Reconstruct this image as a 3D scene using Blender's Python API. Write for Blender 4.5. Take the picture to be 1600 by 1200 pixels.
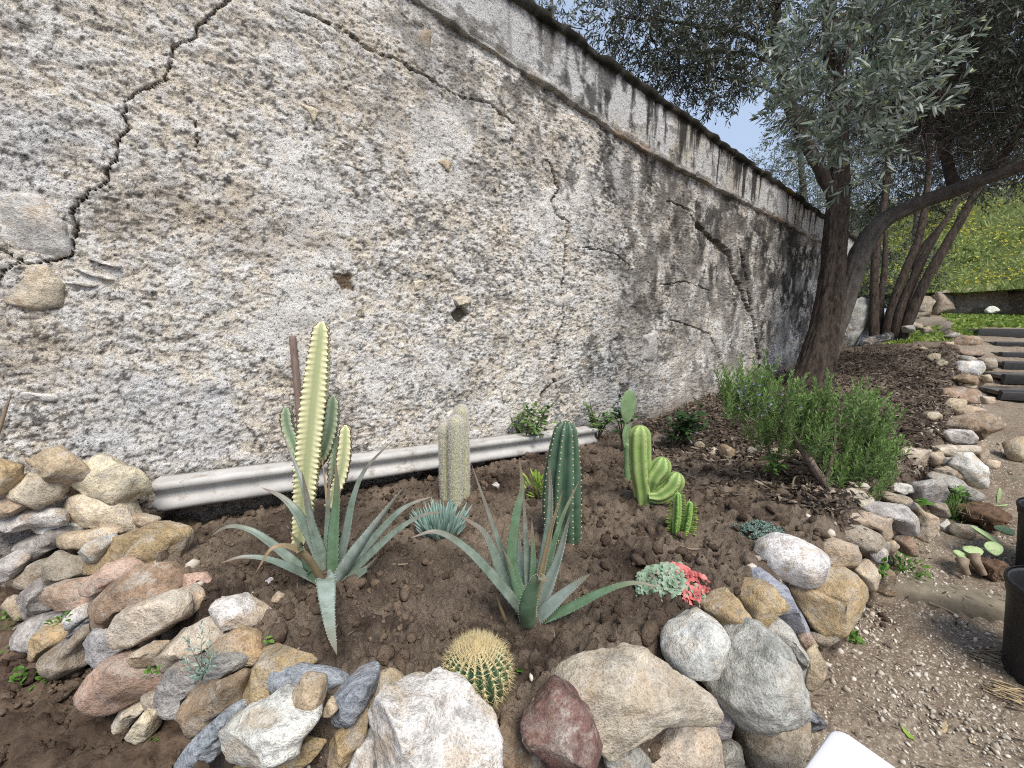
import bpy, bmesh, math, random
import numpy as np
from mathutils import Vector

random.seed(7)
RNG = np.random.default_rng(11)
for o in list(bpy.data.objects):
    bpy.data.objects.remove(o, do_unlink=True)
scene = bpy.context.scene
COL = scene.collection

# ------------------------------------------------------------------ camera
F = 650.0                      # focal length in photograph pixels (1600 wide)
PITCH = math.atan(100.0 / F)   # horizon near row 500
CAM = np.array([0.0, 0.0, 1.5])
cd = bpy.data.cameras.new('camera')
cam = bpy.data.objects.new('camera', cd)
COL.objects.link(cam)
cam.location = CAM
cam.rotation_euler = (math.pi / 2 - PITCH, 0, 0)
cd.sensor_width = 36.0
cd.lens = 36.0 * F / 1600.0
cd.clip_start = 0.02
cd.clip_end = 2000
scene.camera = cam

# ------------------------------------------------------------------ sky and sun
SUN_EL, SUN_AZ = math.radians(56), math.radians(158)    # azimuth clockwise from +Y
world = bpy.data.worlds.new('World')
scene.world = world
world.use_nodes = True
wt = world.node_tree
wt.nodes.clear()
w_out = wt.nodes.new('ShaderNodeOutputWorld')
w_bg = wt.nodes.new('ShaderNodeBackground')
w_sky = wt.nodes.new('ShaderNodeTexSky')
w_sky.sky_type = 'NISHITA'
w_sky.sun_disc = False
w_sky.sun_elevation = SUN_EL
w_sky.sun_rotation = SUN_AZ
w_sky.dust_density = 2.5
w_sky.air_density = 1.2
w_mix = wt.nodes.new('ShaderNodeMix')
w_mix.data_type = 'RGBA'
w_noise = wt.nodes.new('ShaderNodeTexNoise')
w_noise.inputs['Scale'].default_value = 2.2
w_noise.inputs['Detail'].default_value = 6
w_ramp = wt.nodes.new('ShaderNodeValToRGB')
w_ramp.color_ramp.elements[0].position = 0.3
w_ramp.color_ramp.elements[0].color = (0.55, 0.55, 0.55, 1)
w_ramp.color_ramp.elements[1].position = 0.7
w_ramp.color_ramp.elements[1].color = (0.9, 0.9, 0.9, 1)
w_tc = wt.nodes.new('ShaderNodeTexCoord')
wt.links.new(w_tc.outputs['Generated'], w_noise.inputs['Vector'])
wt.links.new(w_noise.outputs['Fac'], w_ramp.inputs['Fac'])
wt.links.new(w_ramp.outputs['Color'], w_mix.inputs[0])
wt.links.new(w_sky.outputs['Color'], w_mix.inputs[6])
w_mix.inputs[7].default_value = (3.5, 4.3, 5.8, 1)        # cloud veil
wt.links.new(w_mix.outputs[2], w_bg.inputs['Color'])
w_bg.inputs['Strength'].default_value = 0.1
wt.links.new(w_bg.outputs['Background'], w_out.inputs['Surface'])

sd_ = bpy.data.lights.new('sun', 'SUN')
sd_.energy = 2.5
sd_.angle = math.radians(24)
sd_.color = (1.0, 0.945, 0.87)
sun = bpy.data.objects.new('sun', sd_)
COL.objects.link(sun)
sdir = Vector((math.sin(SUN_AZ) * math.cos(SUN_EL), math.cos(SUN_AZ) * math.cos(SUN_EL), math.sin(SUN_EL)))
sun.rotation_euler = sdir.to_track_quat('Z', 'Y').to_euler()
sun.location = (2, -4, 9)

vs = scene.view_settings
vs.view_transform = 'Standard'
vs.look = 'None'
vs.exposure = 0.72
vs.gamma = 1.0
vs.use_curve_mapping = False
scene.render.engine = 'CYCLES'
scene.cycles.max_bounces = 6
scene.cycles.use_denoising = False
scene.cycles.filter_width = 1.1

# ------------------------------------------------------------------ numbers
CP, SP = math.cos(PITCH), math.sin(PITCH)
CR = np.array([1.0, 0, 0]); CU = np.array([0, SP, CP]); CF = np.array([0, CP, -SP])

def ray(px, py):
    return CF + CR * ((px - 800) / F) + CU * ((600 - py) / F)

def P(px, py, t):
    return CAM + ray(px, py) * t

def onz(px, py, z):
    d = ray(px, py)
    return CAM + d * ((z - CAM[2]) / d[2])

def nrm(v):
    v = np.asarray(v, float)
    return v / (np.linalg.norm(v, axis=-1, keepdims=True) + 1e-12)

# the old wall: a vertical plane
TH = math.atan(1.415 * CP)
WU = np.array([math.sin(TH), math.cos(TH), 0.0])       # along the wall, away from the camera
WN = np.array([math.cos(TH), -math.sin(TH), 0.0])      # out of the wall towards the bed
_l = P(237, 800, 1.89)
W0 = np.array([_l[0], _l[1], 0.0]) - WN * 0.13

def onwall(px, py, off=0.0):
    d = ray(px, py)
    q = W0 + WN * off - CAM
    t = (q @ WN) / (d @ WN)
    return CAM + d * t

def wall_sz(px, py):
    p = onwall(px, py)
    return float((p - W0) @ WU), float(p[2])

def wpt(s, z, off=0.0):
    s = np.asarray(s, float)
    return W0 + np.multiply.outer(s, WU) + np.multiply.outer(np.asarray(off, float) + 0 * s, WN) + np.multiply.outer(np.asarray(z, float) + 0 * s, np.array([0, 0, 1.0]))

# ------------------------------------------------------------------ noise
def _hash(ix, iy, iz, seed):
    h = (ix.astype(np.uint32) * np.uint32(374761393) + iy.astype(np.uint32) * np.uint32(668265263)
         + iz.astype(np.uint32) * np.uint32(2147483647) + np.uint32((seed * 974634777) & 0xffffffff))
    h = (h ^ (h >> np.uint32(13))) * np.uint32(1274126177)
    h = (h ^ (h >> np.uint32(16))) * np.uint32(2246822519)
    h = h ^ (h >> np.uint32(15))
    return h.astype(np.float64) / 4294967295.0

def vnoise(p, seed=0):
    p = np.asarray(p, float)
    fl = np.floor(p)
    i = fl.astype(np.int64)
    f = p - fl
    f = f * f * f * (f * (f * 6 - 15) + 10)
    out = 0
    for dx in (0, 1):
        wx = f[..., 0] if dx else 1 - f[..., 0]
        for dy in (0, 1):
            wy = f[..., 1] if dy else 1 - f[..., 1]
            for dz in (0, 1):
                wz = f[..., 2] if dz else 1 - f[..., 2]
                out = out + wx * wy * wz * _hash(i[..., 0] + dx, i[..., 1] + dy, i[..., 2] + dz, seed)
    return out * 2 - 1

_ROT = np.array([[0.8, 0.6, 0], [-0.48, 0.64, 0.6], [0.36, -0.48, 0.8]])

def vnoise2(x, y, seed=0):
    fx, fy = np.floor(x), np.floor(y)
    ix, iy = fx.astype(np.int32).astype(np.uint32), fy.astype(np.int32).astype(np.uint32)
    x = (x - fx).astype(np.float32); y = (y - fy).astype(np.float32)
    x = x * x * x * (x * (x * 6 - 15) + 10); y = y * y * y * (y * (y * 6 - 15) + 10)
    s = np.uint32((seed * 974634777) & 0xffffffff)
    def h(a, b):
        k = a * np.uint32(374761393) + b * np.uint32(668265263) + s
        k = (k ^ (k >> np.uint32(13))) * np.uint32(1274126177)
        k = (k ^ (k >> np.uint32(16))) * np.uint32(2246822519)
        return (k ^ (k >> np.uint32(15))).astype(np.float32) * np.float32(1 / 4294967295.0)
    o = np.uint32(1)
    a = h(ix, iy); b = h(ix + o, iy); c = h(ix, iy + o); d = h(ix + o, iy + o)
    a = a + (b - a) * x; c = c + (d - c) * x
    return ((a + (c - a) * y) * 2 - 1).astype(np.float64)

def fbm(p, oct=4, seed=0, gain=0.5, ridge=False):
    p = np.asarray(p, float)
    a, tot, out = 1.0, 0.0, 0
    if p.size > 3000 and not p[..., 2].any():          # a flat field: the cheaper 2D noise
        x, y = p[..., 0], p[..., 1]
        for k in range(oct):
            v = vnoise2(x, y, seed + k * 17)
            if ridge: v = 1 - 2 * np.abs(v)
            out = out + a * v; tot += a; a *= gain
            x, y = (x * .8 + y * .6) * 2.03 + 11.3, (y * .8 - x * .6) * 2.03 + 7.7
        return out / tot
    for k in range(oct):
        v = vnoise(p, seed + k * 17)
        if ridge:
            v = 1 - 2 * np.abs(v)
        out = out + a * v
        tot += a
        a *= gain
        p = (p @ _ROT.T) * 2.03 + 11.3
    return out / tot

def worley(x, y, seed=0):
    """distance to nearest and second nearest feature point, and the cell's random value"""
    ix, iy = np.floor(x).astype(np.int64), np.floor(y).astype(np.int64)
    d1 = np.full(x.shape, 9.0); d2 = np.full(x.shape, 9.0); cid = np.zeros(x.shape)
    z0 = np.zeros_like(ix)
    for dx in (-1, 0, 1):
        for dy in (-1, 0, 1):
            cx, cy = ix + dx, iy + dy
            px = cx + _hash(cx, cy, z0, seed); py = cy + _hash(cx, cy, z0 + 1, seed)
            d = np.hypot(px - x, py - y)
            near = d < d1
            d2 = np.where(near, d1, np.minimum(d2, d))
            cid = np.where(near, _hash(cx, cy, z0 + 2, seed), cid)
            d1 = np.where(near, d, d1)
    return d1, d2, cid

def sstep(a, b, x):
    t = np.clip((np.asarray(x, float) - a) / (b - a), 0, 1)
    return t * t * (3 - 2 * t)

class TPS:
    def __init__(self, pts, lam=1e-3):
        pts = np.asarray(pts, float)
        self.c = pts[:, :2]
        n = len(pts)
        K = self._k(self.c) + lam * np.eye(n)
        A = np.zeros((n + 3, n + 3)); A[:n, :n] = K
        A[:n, n] = 1; A[:n, n + 1:] = self.c; A[n, :n] = 1; A[n + 1:, :n] = self.c.T
        b = np.zeros(n + 3); b[:n] = pts[:, 2]
        self.w = np.linalg.solve(A, b)
    def _k(self, q):
        d = np.linalg.norm(q[:, None, :] - self.c[None], axis=2)
        return np.where(d > 1e-9, d * d * np.log(d + 1e-12), 0)
    def __call__(self, x, y):
        x = np.asarray(x, float); sh = x.shape
        q = np.stack([x.ravel(), np.asarray(y, float).ravel()], 1)
        out = np.zeros(len(q))
        for i in range(0, len(q), 60000):
            b = q[i:i + 60000]
            n = len(self.c)
            out[i:i + 60000] = self._k(b) @ self.w[:n] + self.w[n] + b @ self.w[n + 1:]
        return out.reshape(sh)

# ------------------------------------------------------------------ object helpers
def tag(o, label=None, cat=None, group=None, kind=None):
    if label: o['label'] = label
    if cat: o['category'] = cat
    if group: o['group'] = group
    if kind: o['kind'] = kind
    return o

def empty(name, loc, label=None, cat=None, group=None):
    o = bpy.data.objects.new(name, None)
    COL.objects.link(o)
    o.location = loc
    o.empty_display_size = 0.05
    return tag(o, label, cat, group)

def world_loc(o):
    v = np.array(o.location, float)
    while o.parent:
        o = o.parent
        v = v + np.array(o.location, float)
    return v

def make_mesh(name, V, faces, smooth=True):
    """faces: list of int arrays of shape (n,k); any k"""
    me = bpy.data.meshes.new(name)
    V = np.ascontiguousarray(V, dtype=np.float32)
    faces = [np.asarray(f, np.int32) for f in (faces if isinstance(faces, list) else [faces]) if len(f)]
    loops = np.concatenate([f.ravel() for f in faces])
    tot = np.concatenate([np.full(len(f), f.shape[1], np.int32) for f in faces])
    start = np.concatenate([[0], np.cumsum(tot)[:-1]]).astype(np.int32)
    me.vertices.add(len(V)); me.vertices.foreach_set('co', V.ravel())
    me.loops.add(len(loops)); me.loops.foreach_set('vertex_index', loops.astype(np.int32))
    me.polygons.add(len(tot)); me.polygons.foreach_set('loop_start', start); me.polygons.foreach_set('loop_total', tot)
    if smooth:
        me.polygons.foreach_set('use_smooth', np.ones(len(tot), bool))
    me.update(calc_edges=True)
    return me

def obj(name, V, faces, mat, parent=None, smooth=True, origin=None, attr=None, col=None):
    """V in world coordinates"""
    V = np.asarray(V, float)
    if origin is None:
        if len(V):
            origin = np.array([(V[:, 0].min() + V[:, 0].max()) / 2, (V[:, 1].min() + V[:, 1].max()) / 2, V[:, 2].min()])
        else:
            origin = np.zeros(3)
    me = make_mesh(name, V - origin, faces, smooth)
    if attr is not None:
        a = me.attributes.new('v', 'FLOAT', 'POINT')
        a.data.foreach_set('value', np.ascontiguousarray(attr, np.float32))
    if col is not None:
        c4 = np.ones((len(V), 4), np.float32); c4[:, :3] = col
        a = me.attributes.new('Col', 'FLOAT_COLOR', 'POINT')
        a.data.foreach_set('color', c4.ravel())
    if mat: me.materials.append(mat)
    o = bpy.data.objects.new(name, me)
    COL.objects.link(o)
    if parent is not None:
        o.parent = parent
        o.location = origin - world_loc(parent)
    else:
        o.location = origin
    return o

class Geo:
    """collects pieces of ONE part"""
    def __init__(self):
        self.V, self.Fq, self.Ft, self.A, self.n = [], [], [], [], 0
    def add(self, V, quads=None, tris=None, a=0.5):
        V = np.asarray(V, float)
        if quads is not None and len(quads): self.Fq.append(np.asarray(quads) + self.n)
        if tris is not None and len(tris): self.Ft.append(np.asarray(tris) + self.n)
        self.V.append(V)
        self.A.append(np.broadcast_to(np.asarray(a, float), (len(V),)).copy())
        self.n += len(V)
    def build(self, name, mat, parent=None, smooth=True, origin=None):
        f = []
        if self.Fq: f.append(np.concatenate(self.Fq))
        if self.Ft: f.append(np.concatenate(self.Ft))
        return obj(name, np.concatenate(self.V), f, mat, parent, smooth, origin, attr=np.concatenate(self.A))

def catmull(pts, n):
    pts = np.asarray(pts, float)
    if len(pts) == 2:
        u = np.linspace(0, 1, n)[:, None]
        return pts[0] * (1 - u) + pts[1] * u
    q = np.vstack([2 * pts[0] - pts[1], pts, 2 * pts[-1] - pts[-2]])
    out = []
    for u in np.linspace(0, len(pts) - 1 - 1e-9, n):
        i = int(u); f = u - i
        a, b, c, d = q[i], q[i + 1], q[i + 2], q[i + 3]
        out.append(0.5 * ((2 * b) + (-a + c) * f + (2 * a - 5 * b + 4 * c - d) * f ** 2 + (-a + 3 * b - 3 * c + d) * f ** 3))
    return np.array(out)

def frames(C):
    T = nrm(np.gradient(C, axis=0))
    ref = np.array([0.31, 0.95, 0.05]) if abs(T[0][2]) > 0.5 else np.array([0, 0, 1.0])
    a = nrm(np.cross(T[0], ref)); A = [a]
    for k in range(1, len(C)):
        a = a - T[k] * (a @ T[k]); a = nrm(a); A.append(a)
    A = np.array(A)
    return T, A, np.cross(T, A)

def grid_faces(nr, nc, wrap=False):
    r = np.arange(nr - 1)[:, None]; c = np.arange(nc if wrap else nc - 1)[None]
    c2 = (c + 1) % nc
    f = np.stack([r * nc + c, r * nc + c2, (r + 1) * nc + c2, (r + 1) * nc + c], -1)
    return f.reshape(-1, 4)

def tube(pts, rad, n=None, seg=10, rough=0.0, freq=8.0, seed=0, cap=True):
    C = catmull(pts, n or len(pts) * 5)
    r = np.interp(np.linspace(0, 1, len(C)), np.linspace(0, 1, len(rad)), rad)
    T, A, B = frames(C)
    th = np.linspace(0, 2 * np.pi, seg, endpoint=False)
    D = A[:, None] * np.cos(th)[None, :, None] + B[:, None] * np.sin(th)[None, :, None]
    V = C[:, None] + D * r[:, None, None]
    if rough:
        d = fbm(V * freq, 4, seed)
        V = V + D * (d * rough * r[:, None])[..., None]
    V = V.reshape(-1, 3)
    f = grid_faces(len(C), seg, True)
    t = []
    if cap:
        V = np.vstack([V, C[0], C[-1]])
        k = len(V)
        a = np.arange(seg); b = (a + 1) % seg
        t = np.concatenate([np.stack([b, a, np.full(seg, k - 2)], 1),
                            np.stack([a + (len(C) - 1) * seg, b + (len(C) - 1) * seg, np.full(seg, k - 1)], 1)])
    return V, f, t

def box_geo(c, size, ux=(1, 0, 0), uy=(0, 1, 0), uz=(0, 0, 1), jit=0.0):
    ux, uy, uz = [np.asarray(q, float) for q in (ux, uy, uz)]
    s = np.asarray(size) / 2
    V = np.array([np.asarray(c) + ux * s[0] * a + uy * s[1] * b + uz * s[2] * d for d in (-1, 1) for b in (-1, 1) for a in (-1, 1)])
    if jit: V = V + RNG.uniform(-jit, jit, V.shape)
    Q = np.array([[0, 2, 3, 1], [4, 5, 7, 6], [0, 1, 5, 4], [2, 6, 7, 3], [0, 4, 6, 2], [1, 3, 7, 5]])
    return V, Q

def bevel(o, w=0.006, seg=2):
    m = o.modifiers.new('bevel', 'BEVEL'); m.width = w; m.segments = seg; m.limit_method = 'ANGLE'
    return o

_ICO = {}
def ico(sub):
    if sub not in _ICO:
        bm = bmesh.new(); bmesh.ops.create_icosphere(bm, subdivisions=sub, radius=1.0)
        bm.verts.ensure_lookup_table()
        _ICO[sub] = (np.array([v.co[:] for v in bm.verts]), np.array([[v.index for v in f.verts] for f in bm.faces]))
        bm.free()
    return _ICO[sub]

# ------------------------------------------------------------------ materials
class NM:
    def __init__(self, name, rough=0.8, spec=0.3):
        self.m = bpy.data.materials.new(name); self.m.use_nodes = True
        self.t = self.m.node_tree; self.n = self.t.nodes; self.b = self.n['Principled BSDF']
        self.b.inputs['Roughness'].default_value = rough
        self.b.inputs['Specular IOR Level'].default_value = spec
        self._tc = None
    def link(self, a, b): self.t.links.new(a, b); return b
    def co(self, scale=None, kind='Object', rnd=False):
        if self._tc is None: self._tc = self.n.new('ShaderNodeTexCoord')
        o = self._tc.outputs[kind]
        if rnd:
            oi = self.n.new('ShaderNodeObjectInfo'); mu = self.n.new('ShaderNodeMath'); mu.operation = 'MULTIPLY'
            mu.inputs[1].default_value = 57.0; self.link(oi.outputs['Random'], mu.inputs[0])
            ad = self.n.new('ShaderNodeVectorMath'); self.link(o, ad.inputs[0]); self.link(mu.outputs[0], ad.inputs[1]); o = ad.outputs[0]
        if scale is not None:
            mp = self.n.new('ShaderNodeMapping'); mp.inputs['Scale'].default_value = scale
            self.link(o, mp.inputs['Vector']); o = mp.outputs['Vector']
        return o
    def noise(self, scale, detail=4, rough=0.55, co=None, dist=0.0):
        x = self.n.new('ShaderNodeTexNoise'); x.inputs['Scale'].default_value = scale; x.inputs['Detail'].default_value = detail
        x.inputs['Roughness'].default_value = rough; x.inputs['Distortion'].default_value = dist
        self.link(co if co is not None else self.co(), x.inputs['Vector']); return x.outputs['Fac']
    def vor(self, scale, co=None, feature='F1', out='Distance'):
        x = self.n.new('ShaderNodeTexVoronoi'); x.inputs['Scale'].default_value = scale; x.feature = feature
        self.link(co if co is not None else self.co(), x.inputs['Vector']); return x.outputs[out]
    def ramp(self, fac, stops):
        x = self.n.new('ShaderNodeValToRGB'); e = x.color_ramp.elements
        while len(e) < len(stops): e.new(0.5)
        for q, (p, c) in zip(e, stops):
            q.position = p; q.color = (c, c, c, 1) if np.isscalar(c) else (*c, 1)
        self.link(fac, x.inputs['Fac']); return x.outputs['Color']
    def mix(self, fac, a, b, mode='MIX'):
        x = self.n.new('ShaderNodeMix'); x.data_type = 'RGBA'; x.blend_type = mode
        for s, v in ((0, fac), (6, a), (7, b)):
            if hasattr(v, 'is_output'): self.link(v, x.inputs[s])
            elif s == 0: x.inputs[0].default_value = v
            else: x.inputs[s].default_value = (v, v, v, 1) if np.isscalar(v) else (*v, 1)
        return x.outputs[2]
    def math(self, op, a, b=0.0):
        x = self.n.new('ShaderNodeMath'); x.operation = op
        for i, v in enumerate((a, b)):
            if hasattr(v, 'is_output'): self.link(v, x.inputs[i])
            else: x.inputs[i].default_value = v
        return x.outputs[0]
    def attr(self, name='v', out='Fac'):
        x = self.n.new('ShaderNodeAttribute'); x.attribute_name = name; return x.outputs[out]
    def ocol(self):
        return self.n.new('ShaderNodeObjectInfo').outputs['Color']
    def bump(self, h, strength=0.5, dist=0.01):
        x = self.n.new('ShaderNodeBump'); x.inputs['Strength'].default_value = strength; x.inputs['Distance'].default_value = dist
        self.link(h, x.inputs['Height'])
        if self.b.inputs['Normal'].is_linked: self.link(self.b.inputs['Normal'].links[0].from_socket, x.inputs['Normal'])
        self.link(x.outputs['Normal'], self.b.inputs['Normal']); return self
    def base(self, c):
        if hasattr(c, 'is_output'): self.link(c, self.b.inputs['Base Color'])
        else: self.b.inputs['Base Color'].default_value = (*c, 1)
        return self
    def rough(self, r): self.link(r, self.b.inputs['Roughness']); return self
    def trans(self, c, amount=0.35):
        """thin leaf: some light passes through"""
        tr = self.n.new('ShaderNodeBsdfTranslucent'); mx = self.n.new('ShaderNodeMixShader')
        if hasattr(c, 'is_output'): self.link(c, tr.inputs['Color'])
        else: tr.inputs['Color'].default_value = (*c, 1)
        mx.inputs[0].default_value = amount
        self.link(self.b.outputs[0], mx.inputs[1]); self.link(tr.outputs[0], mx.inputs[2])
        self.link(mx.outputs[0], self.n['Material Output'].inputs['Surface']); return self

def soil_mat(name, dark, light, damp):
    m = NM(name, 0.95, 0.15)
    a = m.noise(2.2, 3, 0.6); b = m.noise(38, 6, 0.65); c = m.noise(160, 3)
    base = m.mix(m.ramp(a, [(0.38, 0), (0.6, 1)]), dark, light)
    base = m.mix(m.ramp(m.noise(3.1, 4, 0.6, m.co((1, 1, 1)), 0.4), [(0.53, 0), (0.62, 0.8)]), base, damp)
    base = m.mix(m.ramp(b, [(0.3, 0), (0.75, 1)]), m.mix(0.5, base, damp), base)
    base = m.mix(m.ramp(c, [(0.66, 0), (0.8, 0.5)]), base, tuple(min(1, q * 1.7) for q in light))
    m.base(base).bump(m.noise(18, 5, 0.7), 0.8, 0.035).bump(b, 1.0, 0.02).bump(c, 0.8, 0.006)
    return m.m

def leaf_mat(name, c1, c2, rough=0.5, tr=0.3, spec=0.35, noise=None):
    m = NM(name, rough, spec)
    c = m.mix(m.attr(), c1, c2)
    if noise: c = m.mix(m.ramp(m.noise(noise, 4), [(0.35, 0.0), (0.7, 0.35)]), c, tuple(q * 1.6 for q in c2))
    m.base(c)
    if tr: m.trans(c, tr)
    return m.m

def rock_mat(name, kind):
    m = NM(name, 0.85, 0.25)
    co = m.co(rnd=True)
    oc = m.ocol()
    a = m.noise(9, 5, 0.6, co); b = m.noise(46, 6, 0.7, co); c = m.noise(190, 3, 0.6, co)
    col = m.mix(1.0, oc, m.ramp(a, [(0.28, 0.55), (0.5, 1.0), (0.72, 1.3)]), 'MULTIPLY')
    col = m.mix(1.0, col, m.ramp(b, [(0.3, 0.55), (0.55, 1.05), (0.7, 1.15)]), 'MULTIPLY')
    pit = m.ramp(m.vor(34, co), [(0.0, 0.62), (0.16, 1.0)])
    col = m.mix(0.35, col, pit, 'MULTIPLY')
    if kind == 'sand':      # ochre staining, grey weathering and pale lichen
        st = m.ramp(m.noise(5, 5, 0.65, co, 0.8), [(0.5, 0), (0.66, 0.5)])
        col = m.mix(st, col, (0.37, 0.255, 0.15))
        gw = m.ramp(m.noise(7.5, 6, 0.7, m.co((1, 1, 1.6), rnd=True), 1.0), [(0.5, 0), (0.62, 0.6)])
        col = m.mix(gw, col, (0.42, 0.385, 0.33))
        li = m.ramp(m.noise(15, 7, 0.75, co, 0.5), [(0.53, 0), (0.64, 0.6)])
        col = m.mix(li, col, (0.62, 0.575, 0.5))
    elif kind == 'pale':    # white limestone, tan patches, grey pits
        st = m.ramp(m.noise(6, 5, 0.65, co, 1.2), [(0.5, 0), (0.64, 0.7)])
        col = m.mix(st, col, (0.52, 0.38, 0.23))
        gr = m.ramp(m.noise(13, 5, 0.7, co, 0.6), [(0.52, 0), (0.66, 0.6)])
        col = m.mix(gr, col, (0.3, 0.29, 0.28))
    elif kind == 'vein':
        v = m.noise(4, 5, 0.6, m.co((1, 1, 2.0), rnd=True), 1.2)
        ln = m.ramp(v, [(0.475, 0), (0.497, 0.4), (0.503, 0.4), (0.525, 0)])
        col = m.mix(ln, col, (0.72, 0.69, 0.63))
        st = m.ramp(m.noise(6, 4, 0.6, co, 1), [(0.55, 0), (0.68, 0.55)])
        col = m.mix(st, col, (0.44, 0.32, 0.2))
    elif kind == 'slate':
        w = m.noise(10, 4, 0.5, m.co((1, 6, 5), rnd=True), 0.6)
        col = m.mix(m.ramp(w, [(0.42, 0), (0.6, 0.6)]), col, (0.5, 0.52, 0.55))
        m.bump(w, 0.5, 0.02)
    sp = m.ramp(c, [(0.34, 0.66), (0.47, 1.0), (0.7, 1.1)])
    col = m.mix(1.0, col, sp, 'MULTIPLY')
    soil = m.ramp(m.noise(11, 5, 0.7, co), [(0.6, 0), (0.72, 0.6)])
    col = m.mix(soil, col, (0.17, 0.115, 0.075))
    m.base(col).bump(a, 0.5, 0.035).bump(b, 0.85, 0.016).bump(c, 0.7, 0.004)
    return m.m

ROCKM = {k: rock_mat('rock_' + k, k) for k in ('sand', 'pale', 'vein', 'slate')}
M = {}
M['soil'] = soil_mat('bed_soil', (0.128, 0.098, 0.073), (0.30, 0.236, 0.176), (0.035, 0.023, 0.018))
M['clod'] = soil_mat('soil_clods', (0.11, 0.08, 0.057), (0.27, 0.2, 0.142), (0.055, 0.037, 0.028))
def mat_ground():
    m = NM('gravelly_earth', 0.95, 0.15)
    a = m.noise(1.5, 4, 0.6); b = m.noise(26, 6, 0.7); v = m.vor(75); c = m.noise(120, 3)
    base = m.mix(m.ramp(a, [(0.35, 0), (0.65, 1)]), (0.19, 0.146, 0.105), (0.32, 0.265, 0.2))
    base = m.mix(m.ramp(b, [(0.35, 0.6), (0.6, 0)]), base, (0.085, 0.06, 0.043))
    base = m.mix(m.ramp(c, [(0.54, 0), (0.68, 0.8)]), base, (0.52, 0.46, 0.37))
    dug = m.mix(m.ramp(m.noise(2.6, 4), [(0.38, 0), (0.6, 1)]), (0.075, 0.052, 0.037), (0.18, 0.13, 0.092))
    dug = m.mix(m.ramp(b, [(0.35, 0.7), (0.6, 0)]), dug, (0.04, 0.027, 0.02))
    base = m.mix(m.attr(), base, dug)
    m.base(base).bump(b, 0.8, 0.016).bump(v, 0.35, 0.006).bump(c, 0.4, 0.004)
    return m.m
M['ground'] = mat_ground()
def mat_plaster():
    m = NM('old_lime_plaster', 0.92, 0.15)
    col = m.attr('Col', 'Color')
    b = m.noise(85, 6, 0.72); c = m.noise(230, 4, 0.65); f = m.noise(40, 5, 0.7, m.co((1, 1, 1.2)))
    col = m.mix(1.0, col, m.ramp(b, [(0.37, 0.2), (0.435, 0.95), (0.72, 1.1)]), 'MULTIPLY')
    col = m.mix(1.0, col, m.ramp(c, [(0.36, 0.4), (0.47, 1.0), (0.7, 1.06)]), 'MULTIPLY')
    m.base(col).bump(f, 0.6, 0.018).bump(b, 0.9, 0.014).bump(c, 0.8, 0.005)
    return m.m
M['plaster'] = mat_plaster()
def simple(name, c1, c2, scale=12, rough=0.8, bump=0.4, dist=0.006, stretch=None, spec=0.3, dark=None):
    m = NM(name, rough, spec)
    co = m.co(stretch)
    a = m.noise(scale, 6, 0.65, co)
    col = m.mix(m.ramp(a, [(0.32, 0), (0.68, 1)]), c1, c2)
    if dark: col = m.mix(m.ramp(m.noise(scale * 2.3, 6, 0.75, co), [(0.56, 0), (0.68, 0.8)]), col, dark)
    m.base(col).bump(a, bump, dist)
    f = m.noise(scale * 9, 3, 0.6, co); m.bump(f, bump * 0.6, dist * 0.3)
    return m.m
M['concrete'] = simple('pale_cast_concrete', (0.40, 0.385, 0.36), (0.60, 0.585, 0.56), 5, 0.9, 0.5, 0.006, dark=(0.24, 0.19, 0.14))
M['step'] = simple('weathered_concrete', (0.15, 0.125, 0.09), (0.26, 0.225, 0.165), 14, 0.95, 0.6, 0.01, dark=(0.1, 0.085, 0.05))
M['timber'] = simple('dark_wet_timber', (0.018, 0.017, 0.017), (0.045, 0.041, 0.038), 9, 0.6, 0.4, 0.006, (1, 8, 8), 0.5)
M['stake'] = simple('grey_weathered_wood', (0.14, 0.1, 0.085), (0.27, 0.2, 0.165), 16, 0.85, 0.4, 0.004, (5, 5, 0.6))
M['bark'] = simple('olive_bark', (0.02, 0.015, 0.012), (0.1, 0.077, 0.06), 17, 0.95, 0.9, 0.03, (1.7, 1.7, 0.3), 0.2, dark=(0.012, 0.009, 0.008))
M['bark2'] = simple('grey_limb_bark', (0.06, 0.05, 0.042), (0.145, 0.125, 0.105), 18, 0.9, 0.7, 0.02, (1, 1, 0.5), 0.2, dark=(0.03, 0.025, 0.02))
M['twig'] = simple('twig_bark', (0.07, 0.05, 0.038), (0.16, 0.12, 0.09), 40, 0.9, 0.3, 0.002)
M['moss'] = simple('dark_moss', (0.025, 0.022, 0.014), (0.09, 0.07, 0.03), 20, 1.0, 0.9, 0.02)
M['pot'] = simple('black_plastic', (0.012, 0.012, 0.014), (0.024, 0.023, 0.025), 12, 0.5, 0.12, 0.002, None, 0.45, dark=(0.06, 0.052, 0.045))
M['whiteplastic'] = simple('white_plastic', (0.76, 0.75, 0.77), (0.8, 0.79, 0.8), 6, 0.5, 0.04, 0.001, dark=(0.62, 0.58, 0.54))
M['straw'] = simple('dry_straw', (0.3, 0.22, 0.12), (0.5, 0.4, 0.25), 30, 0.9, 0.3, 0.002)
M['stick'] = simple('dry_stick', (0.16, 0.115, 0.08), (0.36, 0.28, 0.2), 30, 0.9, 0.3, 0.002)
# ------------------------------------------------------------------ terrain
def pz(px, py, z): return onz(px, py, z)
def pt(px, py, t): return P(px, py, t)
def pw(px, py): return onwall(px, py)

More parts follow.
